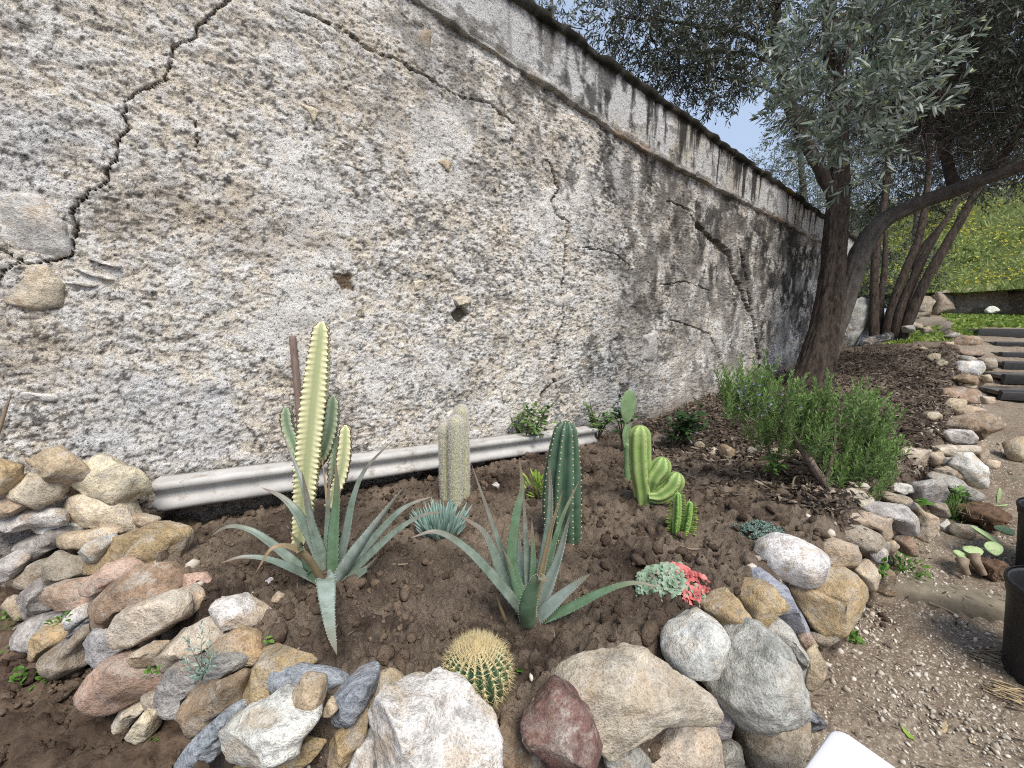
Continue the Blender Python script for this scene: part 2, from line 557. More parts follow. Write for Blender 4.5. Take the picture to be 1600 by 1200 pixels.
BORDER_PX = [(-60, 790, 1.78), (60, 820, 1.74), (150, 860, 1.6), (230, 920, 1.42), (310, 985, 1.25), (390, 1060, 1.07), (500, 1120, 0.97),
             (680, 1140, 0.93), (860, 1135, 0.96), (990, 1085, 1.05), (1110, 1015, 1.2), (1205, 940, 1.46), (1300, 885, 1.68),
             (1365, 810, 2.05), (1430, 745, 2.5), (1485, 685, 3.0), (1505, 622, 4.0), (1503, 572, 5.0), (1500, 535, 6.3), (1490, 512, 8.0), (1470, 500, 11.0)]
BORDER = np.array([P(*q)[:2] for q in BORDER_PX])

def border_sd(x, y):
    """signed distance to the border line, positive on the bed side"""
    x = np.asarray(x, float); sh = x.shape
    q = np.stack([x.ravel(), np.asarray(y, float).ravel()], 1)
    best = np.full(len(q), 1e9); sg = np.ones(len(q))
    for a, b in zip(BORDER[:-1], BORDER[1:]):
        ab = b - a; L = ab @ ab
        u = np.clip(((q - a) @ ab) / L, 0, 1)
        d = q - (a + u[:, None] * ab)
        dist = np.hypot(d[:, 0], d[:, 1])
        cr = ab[0] * (q[:, 1] - a[1]) - ab[1] * (q[:, 0] - a[0])
        m = dist < best - 1e-9
        best = np.where(m, dist, best); sg = np.where(m, np.sign(cr), sg)
    return (best * sg).reshape(sh)

bed_pts = [pz(745, 1095, .59), pz(510, 905, .59), pz(835, 975, .575), pz(700, 850, .56), pz(600, 790, .56), pz(300, 870, .6), pz(400, 1000, .59),
           pw(240, 812), pw(0, 770), pw(700, 735), pw(850, 697), pw(950, 680), pw(1100, 622), pw(1240, 578), pt(1330, 545, 7.9),
           pz(1000, 800, .57), pz(1060, 840, .57), pz(1200, 840, .59), pz(1100, 750, .56), pz(1290, 758, .62), pt(1270, 608, 4.7),
           pt(1400, 690, 2.9), pt(1480, 605, 4.5), pt(1400, 565, 5.5), pt(1380, 538, 7.0), pt(1500, 535, 6.5), pt(1450, 515, 8.5), pz(1000, 1010, .59), pz(1130, 920, .59)]
BED = TPS([tuple(p) for p in bed_pts], 2e-3)

# path and the ground outside the border; the path climbs in two low steps
STEP1 = (onz(1408, 919, .275)[:2], onz(1575, 954, .275)[:2])
STEP2 = (onz(1538, 741, .43)[:2], onz(1640, 748, .43)[:2])
def past(line, x, y):
    a, b = line; d = nrm(b - a); n = np.array([-d[1], d[0]])
    return (np.asarray(x) - a[0]) * n[0] + (np.asarray(y) - a[1]) * n[1]
H1, H2 = 0.075, 0.10
g_pts = [(*pz(1300, 1130, .17)[:2], .17), (*pz(1590, 1150, .17)[:2], .17), (*pz(1500, 1000, .19)[:2], .19), (*pz(1400, 950, .2)[:2], .2),
         (*pz(1500, 900, .28)[:2], .28 - H1), (*pz(1460, 840, .3)[:2], .3 - H1), (*pz(1560, 800, .33)[:2], .33 - H1), (*pz(1590, 770, .34)[:2], .34 - H1),
         (*pz(1570, 730, .45)[:2], .45 - H1 - H2), (*pt(1590, 640, 4.3)[:2], pt(1590, 640, 4.3)[2] - H1 - H2), (*pt(1530, 640, 4.2)[:2], pt(1530, 640, 4.2)[2] - H1 - H2),
         (*pt(1545, 560, 5.7)[:2], pt(1545, 560, 5.7)[2] - H1 - H2), (*pt(1545, 516, 7.0)[:2], pt(1545, 516, 7.0)[2] - H1 - H2 - .05), (*pt(1650, 516, 7.0)[:2], pt(1650, 516, 7.0)[2] - H1 - H2 - .05),
         (*pt(1500, 492, 10.2)[:2], pt(1500, 492, 10.2)[2] - H1 - H2), (*pt(1600, 490, 10.2)[:2], pt(1600, 490, 10.2)[2] - H1 - H2), (*pt(1750, 492, 10)[:2], pt(1750, 492, 10)[2] - H1 - H2),
         (*pz(60, 1000, .32)[:2], .32), (*pz(30, 1180, .26)[:2], .26), (*pz(-80, 900, .4)[:2], .4), (*pz(200, 1190, .25)[:2], .25), (*pz(-200, 850, .45)[:2], .45),
         (0, -1, .17), (1.5, -1.5, .15), (-2, -1, .2), (0, .5, .2), (3.5, 0, .15), (3.5, 1.2, .17)]
GND = TPS(g_pts, 2e-3)

def ground_z(x, y):
    x = np.asarray(x, float); y = np.asarray(y, float)
    r = np.hypot(x, y)
    z = np.clip(GND(x, y), -0.1, 1.7)
    right = sstep(0.6, 1.2, x)
    z = z + H1 * sstep(-0.012, 0.012, past(STEP1, x, y)) * right + H2 * sstep(-0.015, 0.015, past(STEP2, x, y)) * right
    k = sstep(13, 24, r)
    back = sstep(-0.5, -3, y)
    z = z * (1 - k) + k * np.where(y > 0, 1.3, 0.1)
    return z * (1 - back) + back * 0.15

def bed_z(x, y):
    sd = border_sd(x, y)
    z = BED(x, y)
    lo = np.minimum(ground_z(x, y) - 0.12, z)
    k = sstep(0.09, -0.13, sd)
    return z * (1 - k) + lo * k

def clods(x, y, amp=1.0):
    p = np.stack([x, y, 0 * x], -1)
    d1, d2, c = worley(x * 17 + fbm(p * 9, 2, 3) * .5, y * 17, 5)
    e1, e2, c2 = worley(x * 42, y * 42, 8)
    lump = (1 - np.clip(d1 * 1.25, 0, 1) ** 2) * (c > .45) * c
    lump2 = (1 - np.clip(e1 * 1.2, 0, 1) ** 2) * (c2 > .35) * c2
    return amp * (0.03 * fbm(p * 3.2, 3, 1) + 0.028 * fbm(p * 11, 4, 2, .6) + 0.026 * lump + 0.014 * lump2 + 0.011 * fbm(p * 60, 3, 4))

# bed soil, finer near the camera
phi = np.radians(np.linspace(-62, 64, 690)); rr = np.exp(np.linspace(np.log(0.72), np.log(12.5), 480))
PX, RX = np.meshgrid(phi, rr)
X = RX * np.sin(PX); Y = RX * np.cos(PX)
sdm = border_sd(X, Y)
wd = (np.stack([X, Y], -1) - W0[:2]) @ WN[:2]
Z = bed_z(X, Y) + clods(X, Y) * sstep(-.1, .15, sdm)
damp_c = [onz(510, 920, .59), onz(835, 985, .58), onz(745, 1095, .59), onz(1000, 800, .57), onz(883, 850, .57), onz(1180, 850, .58)]
fq = grid_faces(*X.shape)
ok = ((sdm > -0.16) & (wd > -0.1)).ravel()
fq = fq[ok[fq].all(1)]
used = np.unique(fq); remap = -np.ones(X.size, int); remap[used] = np.arange(len(used))
bed = obj('bed_soil', np.stack([X, Y, Z], -1).reshape(-1, 3)[used], remap[fq], M['soil'], origin=np.zeros(3))
tag(bed, 'dark lumpy freshly dug soil of the planting bed', None, None, 'structure')

def bed_h(x, y):
    x = np.atleast_1d(np.asarray(x, float)); y = np.atleast_1d(np.asarray(y, float))
    return bed_z(x, y) + clods(x, y) * sstep(-.1, .15, border_sd(x, y))

def bed_at(px, py):
    """point of the bed seen at a pixel"""
    d = ray(px, py)
    ts = np.linspace(0.7, 9, 700)
    q = CAM + d * ts[:, None]
    h = bed_z(q[:, 0], q[:, 1])
    i = np.argmax(q[:, 2] < h)
    return q[i] if q[i, 2] < h[i] else q[-1]

def gnd_at(px, py):
    d = ray(px, py)
    ts = np.linspace(0.5, 14, 1500)
    q = CAM + d * ts[:, None]
    h = ground_z(q[:, 0], q[:, 1])
    i = np.argmax(q[:, 2] < h)
    return q[i] if q[i, 2] < h[i] else q[-1]

# ground sheet out to the horizon
phi = np.radians(np.concatenate([np.linspace(-180, -70, 30)[:-1], np.linspace(-70, 10, 170)[:-1], np.linspace(10, 62, 270), np.linspace(62, 180, 40)[1:]]))
rr = np.exp(np.concatenate([np.linspace(np.log(0.25), np.log(0.9), 30)[:-1], np.linspace(np.log(.9), np.log(12), 250), np.linspace(np.log(12), np.log(400), 50)[1:]]))
PX, RX = np.meshgrid(phi, rr)
X = RX * np.sin(PX); Y = RX * np.cos(PX)
sdm = border_sd(X, Y)
p3 = np.stack([X, Y, 0 * X], -1)
d1, d2, c = worley(X * 60, Y * 60, 21)
rel = 0.02 * fbm(p3 * 2.2, 3, 31) + 0.008 * fbm(p3 * 11, 4, 32) + 0.006 * (1 - np.clip(d1 * 1.3, 0, 1) ** 2) * (c > .4)
left = sstep(0.1, -0.4, X)
rel = rel + left * 1.1 * clods(X, Y)
near = sstep(16, 9, np.hypot(X, Y))
wd = (np.stack([X, Y], -1) - W0[:2]) @ WN[:2]
Z = ground_z(X, Y) + rel * near - 0.35 * sstep(0.05, 0.35, sdm) * sstep(13, 11, RX)
Z = np.where((wd < 0) & (RX < 40), np.minimum(Z, 0.3), Z)
fq = grid_faces(*X.shape)
hid = ((sdm > .4) & (wd > .1) & (RX < 10.5)).ravel()          # nothing of it shows under the raised bed
fq = fq[~hid[fq].all(1)]
used = np.unique(fq); remap = -np.ones(X.size, int); remap[used] = np.arange(len(used))
g = obj('ground', np.stack([X, Y, Z], -1).reshape(-1, 3)[used], remap[fq], M['ground'], origin=np.zeros(3), attr=left.ravel()[used])
tag(g, 'gravelly brown earth of the path around the bed', None, None, 'structure')
# ------------------------------------------------------------------ the old wall
S_END = 9.3
mold_px = [(500, -90), (641, 0), (740, 68), (950, 205), (1030, 252), (1160, 319), (1287, 384)]
top_px = [(797, 0), (950, 103), (1100, 207), (1287, 343)]
mold = np.array([wall_sz(*q) for q in mold_px]); topl = np.array([wall_sz(*q) for q in top_px])
mk = np.polyfit(mold[:, 0], mold[:, 1], 1); tk = np.polyfit(topl[:, 0], topl[:, 1], 1)
def z_mold(s):
    s = np.asarray(s, float)
    z = np.interp(s, mold[:, 0], mold[:, 1])
    z = np.where(s < mold[0, 0], mold[0, 1] + mk[0] * (s - mold[0, 0]), z)
    return np.where(s > mold[-1, 0], mold[-1, 1] + tk[0] * (s - mold[-1, 0]), z)
def z_top(s): return tk[0] * np.asarray(s, float) + tk[1]

def seg_dist(s, z, pts):
    best = np.full(s.shape, 9.0)
    pts = np.asarray(pts)
    for a, b in zip(pts[:-1], pts[1:]):
        ab = b - a; L = ab @ ab + 1e-12
        u = np.clip(((s - a[0]) * ab[0] + (z - a[1]) * ab[1]) / L, 0, 1)
        best = np.minimum(best, np.hypot(s - a[0] - u * ab[0], z - a[1] - u * ab[1]))
    return best

CRACKS = [
 ([(390, -20), (352, 5), (308, 43), (302, 62), (270, 73), (265, 103), (258, 125), (207, 147), (197, 160), (202, 200), (187, 220), (183, 250), (167, 263), (170, 280), (153, 297), (133, 300), (120, 323), (113, 350), (112, 399)], .0065, .035),
 ([(112, 399), (81, 405), (64, 412), (36, 412), (0, 390), (-40, 380)], .006, .035),
 ([(30, 411), (0, 427), (-5, 460)], .006, .035),
 ([(450, 18), (483, 25), (530, 43), (577, 77), (623, 100), (663, 123), (717, 153), (763, 163), (803, 197)], .008, .035),
 ([(853, 247), (863, 267), (873, 297), (863, 313), (868, 337), (890, 347), (885, 383), (883, 417), (878, 443), (880, 497), (872, 523), (873, 550), (863, 570), (865, 597), (847, 613)], .014, .06),
 ([(847, 613), (845, 637), (852, 667), (853, 697)], .026, .09),
 ([(1045, 313), (1075, 328), (1090, 352)], .014, .05),
 ([(1090, 352), (1109, 371), (1139, 397), (1146, 427), (1159, 457), (1169, 487)], .065, .09),
 ([(1157, 390), (1167, 435), (1172, 480), (1180, 529), (1186, 574)], .04, .08),
 ([(1049, 499), (1090, 514), (1109, 521), (1120, 547), (1131, 574)], .011, .04),
 ([(300, 183), (312, 213), (310, 240)], .006, .03),
 ([(1030, 445), (1075, 440), (1110, 455)], .01, .03),
 ([(905, 385), (960, 395), (990, 420)], .007, .03),
]
def _ds(s): return 0.0041 * (1.75 + 0.58 * max(s, -0.3))
ss = [-1.5]
while ss[-1] < S_END: ss.append(ss[-1] + _ds(ss[-1]))
ss = np.array(ss); ss[-1] = S_END
nz = 410
uu = np.linspace(0, 1, nz)
S, U = np.meshgrid(ss, uu)
zb0 = 0.38
ZW = zb0 + U * (z_mold(S) + 0.03 - zb0)
q = np.stack([S, ZW, 0 * S], -1)
tl = tk[0]                                         # the wall's courses fall like its top
zc = ZW - tl * S                                   # height measured along the courses
qc = np.stack([S, zc, 0 * S], -1)
smoothR = sstep(3.0, 4.6, S + .35 * fbm(q * 1.5, 2, 77))
d = 0.022 * fbm(q * 1.1, 3, 40) + 0.014 * fbm(qc * [4, 6, 1], 3, 41)
w1, w2, wc = worley(S * 5.5 + .5 * fbm(q * 5, 2, 90), zc * 10.5, 50)       # stones felt under the render
d += 0.006 * (1 - np.clip(w1 * 1.15, 0, 1) ** 2.0) * (wc > .35) * (1 - .5 * smoothR)
n1 = fbm(qc * [52, 62, 1], 3, 42, .6)
n2 = fbm(qc * [24, 31, 1], 3, 43)
rid = fbm(qc * [60, 75, 1], 2, 44, ridge=True)
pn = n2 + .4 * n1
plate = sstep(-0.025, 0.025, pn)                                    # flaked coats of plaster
flat_ = sstep(.12, .38, fbm(q * [2.6, 3.4, 1], 4, 46))
mid_ = fbm(qc * [10, 13, 1], 3, 47)
d += (0.0046 * plate + 0.0046 * n1 + 0.002 * rid + .006 * mid_) * (1 - .3 * smoothR) * (1 - .7 * flat_)
n3 = fbm(q * 80, 2, 45)
d += 0.0025 * n3
crk = np.zeros_like(S)
for pts, wdt, dep in CRACKS:
    sz = np.array([wall_sz(*p) for p in pts])
    lo, hi = sz.min(0) - .3, sz.max(0) + .3
    m = (S > lo[0]) & (S < hi[0]) & (ZW > lo[1]) & (ZW < hi[1])
    jit = 0.018 * fbm(q[m] * 16, 2, 60) + .010 * fbm(q[m] * 55, 2, 62)
    dist = seg_dist(S[m] + jit, ZW[m] + jit * .7, sz)
    wv = .6 * wdt * (0.25 + 1.4 * (0.5 + 0.5 * fbm(q[m] * 11, 3, 61)))
    k = sstep(wv, wv * .45, dist)
    d[m] -= dep * k
    crk[m] = np.maximum(crk[m], k)
hs, hz = wall_sz(718, 492)
hd = np.hypot((S - hs) / .066, (ZW - hz) / .055) + .35 * fbm(q * 14, 2, 63)
d -= .16 * sstep(1.0, .72, hd)
bs, bz_ = wall_sz(539, 441)
pk = sstep(1.0, .85, np.maximum(np.abs((S - bs) + .3 * (ZW - bz_)) / (.03 + .25 * np.clip(ZW - bz_ + .05, 0, .1)), np.abs(ZW - bz_) / .052) + .5 * fbm(q * 30, 3, 64))
d -= .014 * pk
# colour of the coats (whitewash, lime mortar, dirt, black lichen)
white = np.array([.96, .93, .875]); cream = np.array([.90, .79, .63]); bluish = np.array([.77, .785, .82]); grey = np.array([.27, .25, .225]); black = np.array([.045, .041, .037]); tan = np.array([.42, .33, .235])
def lerp(a, b, k): return a * (1 - k[..., None]) + b * k[..., None]
big = fbm(q * 0.9, 4, 70)
col = lerp(np.broadcast_to(cream, S.shape + (3,)), white, np.clip(plate * .55 + .35 + .45 * fbm(q * 7, 3, 71) + .4 * flat_, 0, 1))
col = lerp(col, bluish, sstep(.12, .45, fbm(q * [1.6, 1.9, 1], 4, 72)) * .45 * (1 - .7 * smoothR))
col = lerp(col, tan, sstep(.18, .45, fbm(q * [2.4, 3, 1], 4, 73)) * .3)
col = lerp(col, np.array([.5, .42, .31]), sstep(.9, 2.0, (ZW - 1.6) - .6 * S + .5 * big) * .22)
dirt = fbm(qc * [24, 34, 1], 5, 74, .7)
zone = sstep(-.25, .4, fbm(q * 1.9, 3, 75)) * .9
col = lerp(col, grey, sstep(.16, .36, dirt + .12 * zone) * (.15 + .5 * zone))
col = lerp(col, grey * .6, sstep(.06, .0, np.abs(pn + .03)) * .6 * (.45 + .55 * sstep(-.2, .3, fbm(q * 5, 3, 79))))      # thin darker lines along the broken edges of the coats
sp = fbm(qc * [42, 66, 1], 4, 76, .65)
col = lerp(col, grey * .28, sstep(.2, .34, sp + .1 * zone - .12 * flat_) * .8)
up = ZW - z_mold(S)
st = fbm(np.stack([S * 5, ZW * 0.9, 0 * S], -1), 4, 80)
st2 = fbm(np.stack([S * 9, ZW * 5, 0 * S], -1), 5, 81, .68)
R1 = sstep(3.0, 4.4, S)
k = sstep(-2.0, -.45, up + .6 * st + .35 * big) * sstep(2.5, 4.1, S)
col = lerp(col, black, np.clip(k * (sstep(-.4, .2, st2) * .92), 0, .95))
k2 = sstep(5.0, 6.8, S + .7 * st) * sstep(-.2, .25, st2 + .3 * big)
col = lerp(col, black * 1.2, k2 * .8)
k3 = sstep(-.9, -.05, up + .5 * st) * sstep(.2, 1.8, S) * (1 - R1) * sstep(-.1, .3, st2 + .25 * big)
col = lerp(col, grey * .6, k3 * .75)
k4 = sstep(1.0, 3.2, S) * sstep(-.02, .3, fbm(q * [3.0, 2.4, 1], 4, 82)) * sstep(-.1, .3, dirt + st2)
col = lerp(col, black * 1.4, k4 * .78)
col = lerp(col, np.array([.30, .27, .235]), sstep(2.6, 4.6, S + .5 * big) * sstep(-.25, .3, fbm(q * [6, 5, 1], 5, 83, .65)) * .6)
zg = ZW - BED(W0[0] + S * WU[0], W0[1] + S * WU[1])
col = lerp(col, np.array([.2, .145, .1]), sstep(.22, .0, zg + .1 * st2) * .65)          # soil splash at the foot
col = lerp(col, np.array([.2, .16, .12]), crk * .85)
br = sstep(1.0, .8, np.hypot((S - wall_sz(1150, 437)[0]) / .17, (ZW - wall_sz(1150, 437)[1]) / .3)) * crk
col = lerp(col, np.array([.36, .26, .17]), br * .8)
col = lerp(col, np.array([.23, .17, .115]), pk)
col = lerp(col, np.array([.2, .17, .14]), sstep(1.0, .8, hd))
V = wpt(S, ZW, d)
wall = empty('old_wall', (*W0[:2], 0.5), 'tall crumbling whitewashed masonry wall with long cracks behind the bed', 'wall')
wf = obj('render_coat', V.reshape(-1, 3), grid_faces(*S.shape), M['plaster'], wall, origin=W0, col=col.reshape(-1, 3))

# parapet: ledge, whitewashed face, mossy coping
sp_ = np.concatenate([np.arange(-1.5, 1.0, .02), np.arange(1.0, S_END, .016)]); sp_ = np.append(sp_, S_END)
rows = [(-.02, 0, 0.), (.02, 0, .0), (.040, 0, .004), (.042, 0, .016), (.036, 0, .03)]
nface = 70
prof_o, prof_a, prof_b = [], [], []
for o_, a_, b_ in rows: prof_o.append(o_); prof_a.append(0.0); prof_b.append(b_)
for k in range(nface):
    u = k / (nface - 1); prof_o.append(.028 + (.01 if k else .02)); prof_a.append(u); prof_b.append(.052 * (1 - u) - .055 * u)
for o_, b_ in ((.05, -.05), (.07, -.042), (.082, -.02), (.075, .004), (.04, .022), (-.05, .035), (-.2, .04), (-.36, .03), (-.38, -.02)):
    prof_o.append(o_); prof_a.append(1.0); prof_b.append(b_)
po, pa, pb = map(np.array, (prof_o, prof_a, prof_b))
S2, J = np.meshgrid(sp_, np.arange(len(po)))
zm, zt = z_mold(S2), z_top(S2)
Z2 = zm + pa[J] * (zt - zm) + pb[J]
q2 = np.stack([S2, Z2, 0 * S2], -1)
isf = (J >= 5) & (J < 5 + nface)
ist = J >= 5 + nface
led = J < 5
peel = fbm(q2 * [13, 9, 1], 5, 101, .62)
O2 = po[J] + .012 * fbm(q2 * 1.4, 3, 100) + np.where(isf, .004 * sstep(-.1, .0, peel) + .0025 * fbm(q2 * 40, 3, 102), 0) + np.where(ist, .022 * fbm(np.stack([S2 * 9, J * .35, 0 * S2], -1), 4, 103), 0) + np.where(led, .03 * fbm(q2 * 6, 4, 104) + .012 * fbm(q2 * 22, 3, 107), 0)
Z2 = Z2 + np.where(ist, .028 * fbm(np.stack([S2 * 7, J * .3, 0 * S2 + 4], -1), 4, 105), 0) + np.where(led, .016 * fbm(np.stack([S2 * 6, J * .4, 0 * S2 + 2], -1), 3, 106), 0)
V2 = wpt(S2, Z2, O2)
c2 = lerp(np.broadcast_to(np.array([.70, .69, .67]), S2.shape + (3,)), np.array([.62, .57, .48]), sstep(-.1, .4, fbm(q2 * 3, 3, 110)))
c2 = lerp(c2, grey * .9, sstep(.1, .3, peel + .1 * fbm(q2 * 1.2, 2, 111)) * .8)
drip = fbm(np.stack([S2 * 16, Z2 * .8, 0 * S2], -1), 4, 112, .6)
drip2 = fbm(np.stack([S2 * 5, Z2 * 1.0, 0 * S2], -1), 4, 113)
fromtop = sstep(-.5, .0, (Z2 - zt) + .0)
far = sstep(1.8, 3.6, S2)
c2 = lerp(c2, black * 1.1, np.clip(sstep(.18, .42, drip + .35 * fromtop * far - .1 + .25 * drip2) * (.35 + .6 * far), 0, 1))
c2 = lerp(c2, black * 1.2, sstep(.1, .35, fbm(np.stack([S2 * 9, Z2 * 5, 0 * S2], -1), 5, 114, .65) + .3 * drip2) * sstep(1.6, 2.8, S2) * (1 - sstep(3.6, 4.6, S2)) * .85)
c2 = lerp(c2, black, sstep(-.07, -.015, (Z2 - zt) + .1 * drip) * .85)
c2 = lerp(c2, np.array([.55, .52, .47]), np.where(led, .8, 0.))
c2 = lerp(c2, np.array([.5, .40, .31]), np.where(led, sstep(.1, .35, fbm(q2 * 4, 4, 115)), 0))
c2 = lerp(c2, grey * .8, np.where(led, sstep(.0, .3, fbm(q2 * 11, 4, 116)) * .8, 0))
c2 = lerp(c2, np.array([.03, .027, .018]), np.where(ist, .9, 0.))
c2 = lerp(c2, np.array([.2, .13, .035]), np.where(ist, sstep(.3, .5, fbm(np.stack([S2 * 3, J * .1, 0 * S2], -1), 4, 117)) * .7, 0))
pp = obj('parapet', V2.reshape(-1, 3), grid_faces(*S2.shape), M['plaster'], wall, origin=W0, col=c2.reshape(-1, 3))
# core of the wall (thickness, far end)
Sc = np.array([-1.5, S_END]); Vc = []
for s in Sc:
    for off in (-.06, -.38):
        Vc += [wpt(np.array(s), .1, off), wpt(np.array(s), float(z_top(s)) - .03, off)]
Vc = np.array(Vc).reshape(-1, 3)
co_ = obj('masonry_core', Vc, [np.array([[0, 1, 5, 4], [2, 6, 7, 3], [0, 2, 3, 1], [4, 5, 7, 6], [1, 3, 7, 5]])], M['step'], wall, smooth=False)
# far end of the wall, a rough pale return seen past the trunk
# ------------------------------------------------------------------ rocks
PAL = dict(tan=(.54, .43, .295), cream=(.68, .59, .45), white=(.75, .72, .67), grey=(.36, .34, .305), blue=(.31, .335, .37), brown=(.31, .225, .15), pink=(.52, .37, .285),
           ochre=(.49, .365, .205), red=(.22, .133, .108), dark=(.055, .056, .062), orange=(.45, .295, .175), greybrown=(.35, .295, .225), purple=(.4, .37, .365), palegrey=(.57, .54, .495))
KIND = dict(tan='sand', cream='sand', white='pale', grey='vein', blue='slate', brown='sand', pink='sand', ochre='sand', red='sand', dark='slate', orange='sand', greybrown='sand', purple='vein', palegrey='vein')

def poly_radius(a, b, th, smooth=0.16):
    """radius of a polygon (a,b) round its centroid at the angles th, softened"""
    n = 180
    t = np.linspace(0, 2 * np.pi, n, endpoint=False)
    R = np.zeros(n)
    dx, dy = np.cos(t), np.sin(t)
    m = len(a)
    for i in range(m):
        x1, y1, x2, y2 = a[i], b[i], a[(i + 1) % m], b[(i + 1) % m]
        ex, ey = x2 - x1, y2 - y1
        den = dx * ey - dy * ex
        den = np.where(np.abs(den) < 1e-12, 1e-12, den)
        r = (x1 * ey - y1 * ex) / den
        u = (x1 * dy - y1 * dx) / den
        okk = (r > 0) & (u >= -1e-6) & (u <= 1 + 1e-6)
        R = np.where(okk, np.maximum(R, r), R)
    R = np.where(R <= 0, np.median(R[R > 0]) if (R > 0).any() else .05, R)
    w = int(max(1, round(smooth / (2 * np.pi / n))))
    ker = np.hanning(2 * w + 3); ker /= ker.sum()
    R = np.convolve(np.concatenate([R[-2 * w - 2:], R, R[:2 * w + 2]]), ker, 'same')[2 * w + 2:-(2 * w + 2)]
    return np.interp(np.mod(th, 2 * np.pi), np.append(t, 2 * np.pi), np.append(R, R[0]))

def rock_geo(c, ax, ay, az, a, b, T, seed, sub=4, facets=6, rough=.05, box=2.5, smooth=.16):
    D, Fc = ico(sub)
    th = np.arctan2(D[:, 1], D[:, 0])
    R = poly_radius(a, b, th, smooth)
    rho = np.hypot(D[:, 0], D[:, 1]); dz = D[:, 2]
    e = (rho ** box + np.abs(dz) ** box) ** (-1 / box)
    N = np.stack([D[:, 0] * e, D[:, 1] * e, dz * e], 1)
    rg = np.random.default_rng(seed)
    for k in range(facets + 4):
        n = rg.normal(size=3); n[2] = n[2] * .8 + (.75 if k % 4 else -.6); n /= np.linalg.norm(n)
        off = rg.uniform(.56, .9) + .14 * (1 - abs(n[2]))
        over = np.clip(N @ n - off, 0, None)
        N = N - over[:, None] * n
    f = fbm(N * 2.4 + seed * 1.7, 2, seed % 83, ridge=True) * rough * .7 + fbm(N * 1.6 + seed * 3.1, 3, seed % 97) * rough * 1.4 + fbm(N * 4.5 + seed, 4, seed % 89, .6) * rough + fbm(N * 13 + seed, 3, 5, ridge=True) * rough * .32 + (fbm(N * 26 + seed, 3, 6) * rough * .22 if sub > 4 else 0)
    N = N * (1 + f)[:, None]
    # keep the traced outline: stretch so that the widest ring again reaches the polygon
    an = np.mod(np.arctan2(N[:, 1], N[:, 0]), 2 * np.pi); rd = np.hypot(N[:, 0], N[:, 1]); nb = 36
    mx = np.full(nb, .05); np.maximum.at(mx, np.minimum((an / (2 * np.pi) * nb).astype(int), nb - 1), rd)
    mx = np.convolve(np.concatenate([mx[-2:], mx, mx[:2]]), [.15, .2, .3, .2, .15], 'same')[2:-2]
    sc_ = 1.03 / np.clip(np.interp(an, (np.arange(nb + 2) - .5) * 2 * np.pi / nb, np.concatenate([mx[-1:], mx, mx[:1]])), .55, 1.3)
    N[:, :2] *= sc_[:, None]
    th = np.arctan2(N[:, 1], N[:, 0])
    V = c + np.outer(N[:, 0] * R, ax) + np.outer(N[:, 1] * R, ay) + np.outer(N[:, 2] * T, az)
    return V, Fc

_rk = [0]
def rock_px(poly, t, colour, parent=None, label=None, thick=.8, sub=None, facets=6, rough=.05, box=2.5, smooth=.16, name='rock', mat=None, tint=1.0):
    _rk[0] += 1; seed = 100 + _rk[0]
    poly = np.asarray(poly, float)
    cx, cy = poly.mean(0)
    c = P(cx, cy, t)
    k = t / F
    a = (poly[:, 0] - cx) * k; b = -(poly[:, 1] - cy) * k
    wdt = a.max() - a.min(); hgt = b.max() - b.min()
    T = thick * .5 * min(wdt, hgt) * 1.15
    T = max(T, .25 * max(wdt, hgt) * thick)
    if sub is None: sub = 5 if max(wdt, hgt) * F / t > 150 else (4 if max(wdt, hgt) * F / t > 45 else 3)
    V, Fc = rock_geo(c, CR, CU, -CF, a, b, T, seed, sub, facets, rough, box, smooth)
    o = obj(name, V, [Fc], ROCKM[mat or KIND[colour]], parent, origin=c)
    j = np.random.default_rng(seed).uniform(.88, 1.1) * np.random.default_rng(seed + 1).uniform(.97, 1.03, 3) * tint
    o.color = (*(np.array(PAL[colour]) * j), 1)
    if label: o['label'] = label
    return o

# depth of the border's face as a smooth function of the picture position (1/t is plain there)
BD = [(0, 720, 1.86), (90, 720, 1.88), (170, 745, 1.86), (50, 770, 1.82), (150, 800, 1.76), (220, 850, 1.62), (60, 870, 1.68), (20, 930, 1.66), (60, 990, 1.52),
      (210, 900, 1.46), (245, 960, 1.32), (110, 960, 1.5), (190, 1005, 1.38), (300, 920, 1.42), (370, 960, 1.27), (220, 1055, 1.27), (350, 1080, 1.1), (380, 1010, 1.2), (230, 1120, 1.25),
      (430, 1050, 1.08), (430, 1140, .95), (330, 1150, 1.03), (520, 1090, 1.0), (550, 1150, .97), (690, 1150, .92), (610, 1070, 1.0), (800, 1170, .96), (870, 1140, .95), (985, 1090, 1.03), (1040, 1170, 1.06),
      (1085, 1010, 1.17), (1180, 1050, 1.19), (1165, 1160, 1.2), (1170, 960, 1.36), (1205, 940, 1.47), (1300, 930, 1.6), (1235, 870, 1.63), (1310, 1000, 1.5), (1275, 1050, 1.38), (1330, 840, 1.9), (1390, 830, 1.98),
      (1400, 805, 2.08), (1360, 775, 2.2), (1340, 755, 2.3), (1450, 765, 2.36), (1425, 720, 2.68), (1500, 735, 2.62), (1500, 690, 2.95), (1525, 660, 3.3), (1490, 625, 4.0), (1505, 590, 4.6), (1505, 555, 5.4), (1510, 535, 6.2), (1440, 650, 3.5), (1465, 560, 5.2)]
BT = TPS([(x / 500, y / 500, 1 / t) for x, y, t in BD], 4e-3)
def bt(px, py): return float(1 / BT(np.array([px / 500.]), np.array([py / 500.]))[0])

def reg(off, sc):
    return lambda pts: [(off[0] + x * sc, off[1] + y * sc) for x, y in pts]
R1 = reg((0, 650), .4583); R3 = reg((350, 900), .375); R4 = reg((850, 820), .34375); R5 = reg((1200, 450), .375); R7 = reg((950, 550), 1 / 3.)

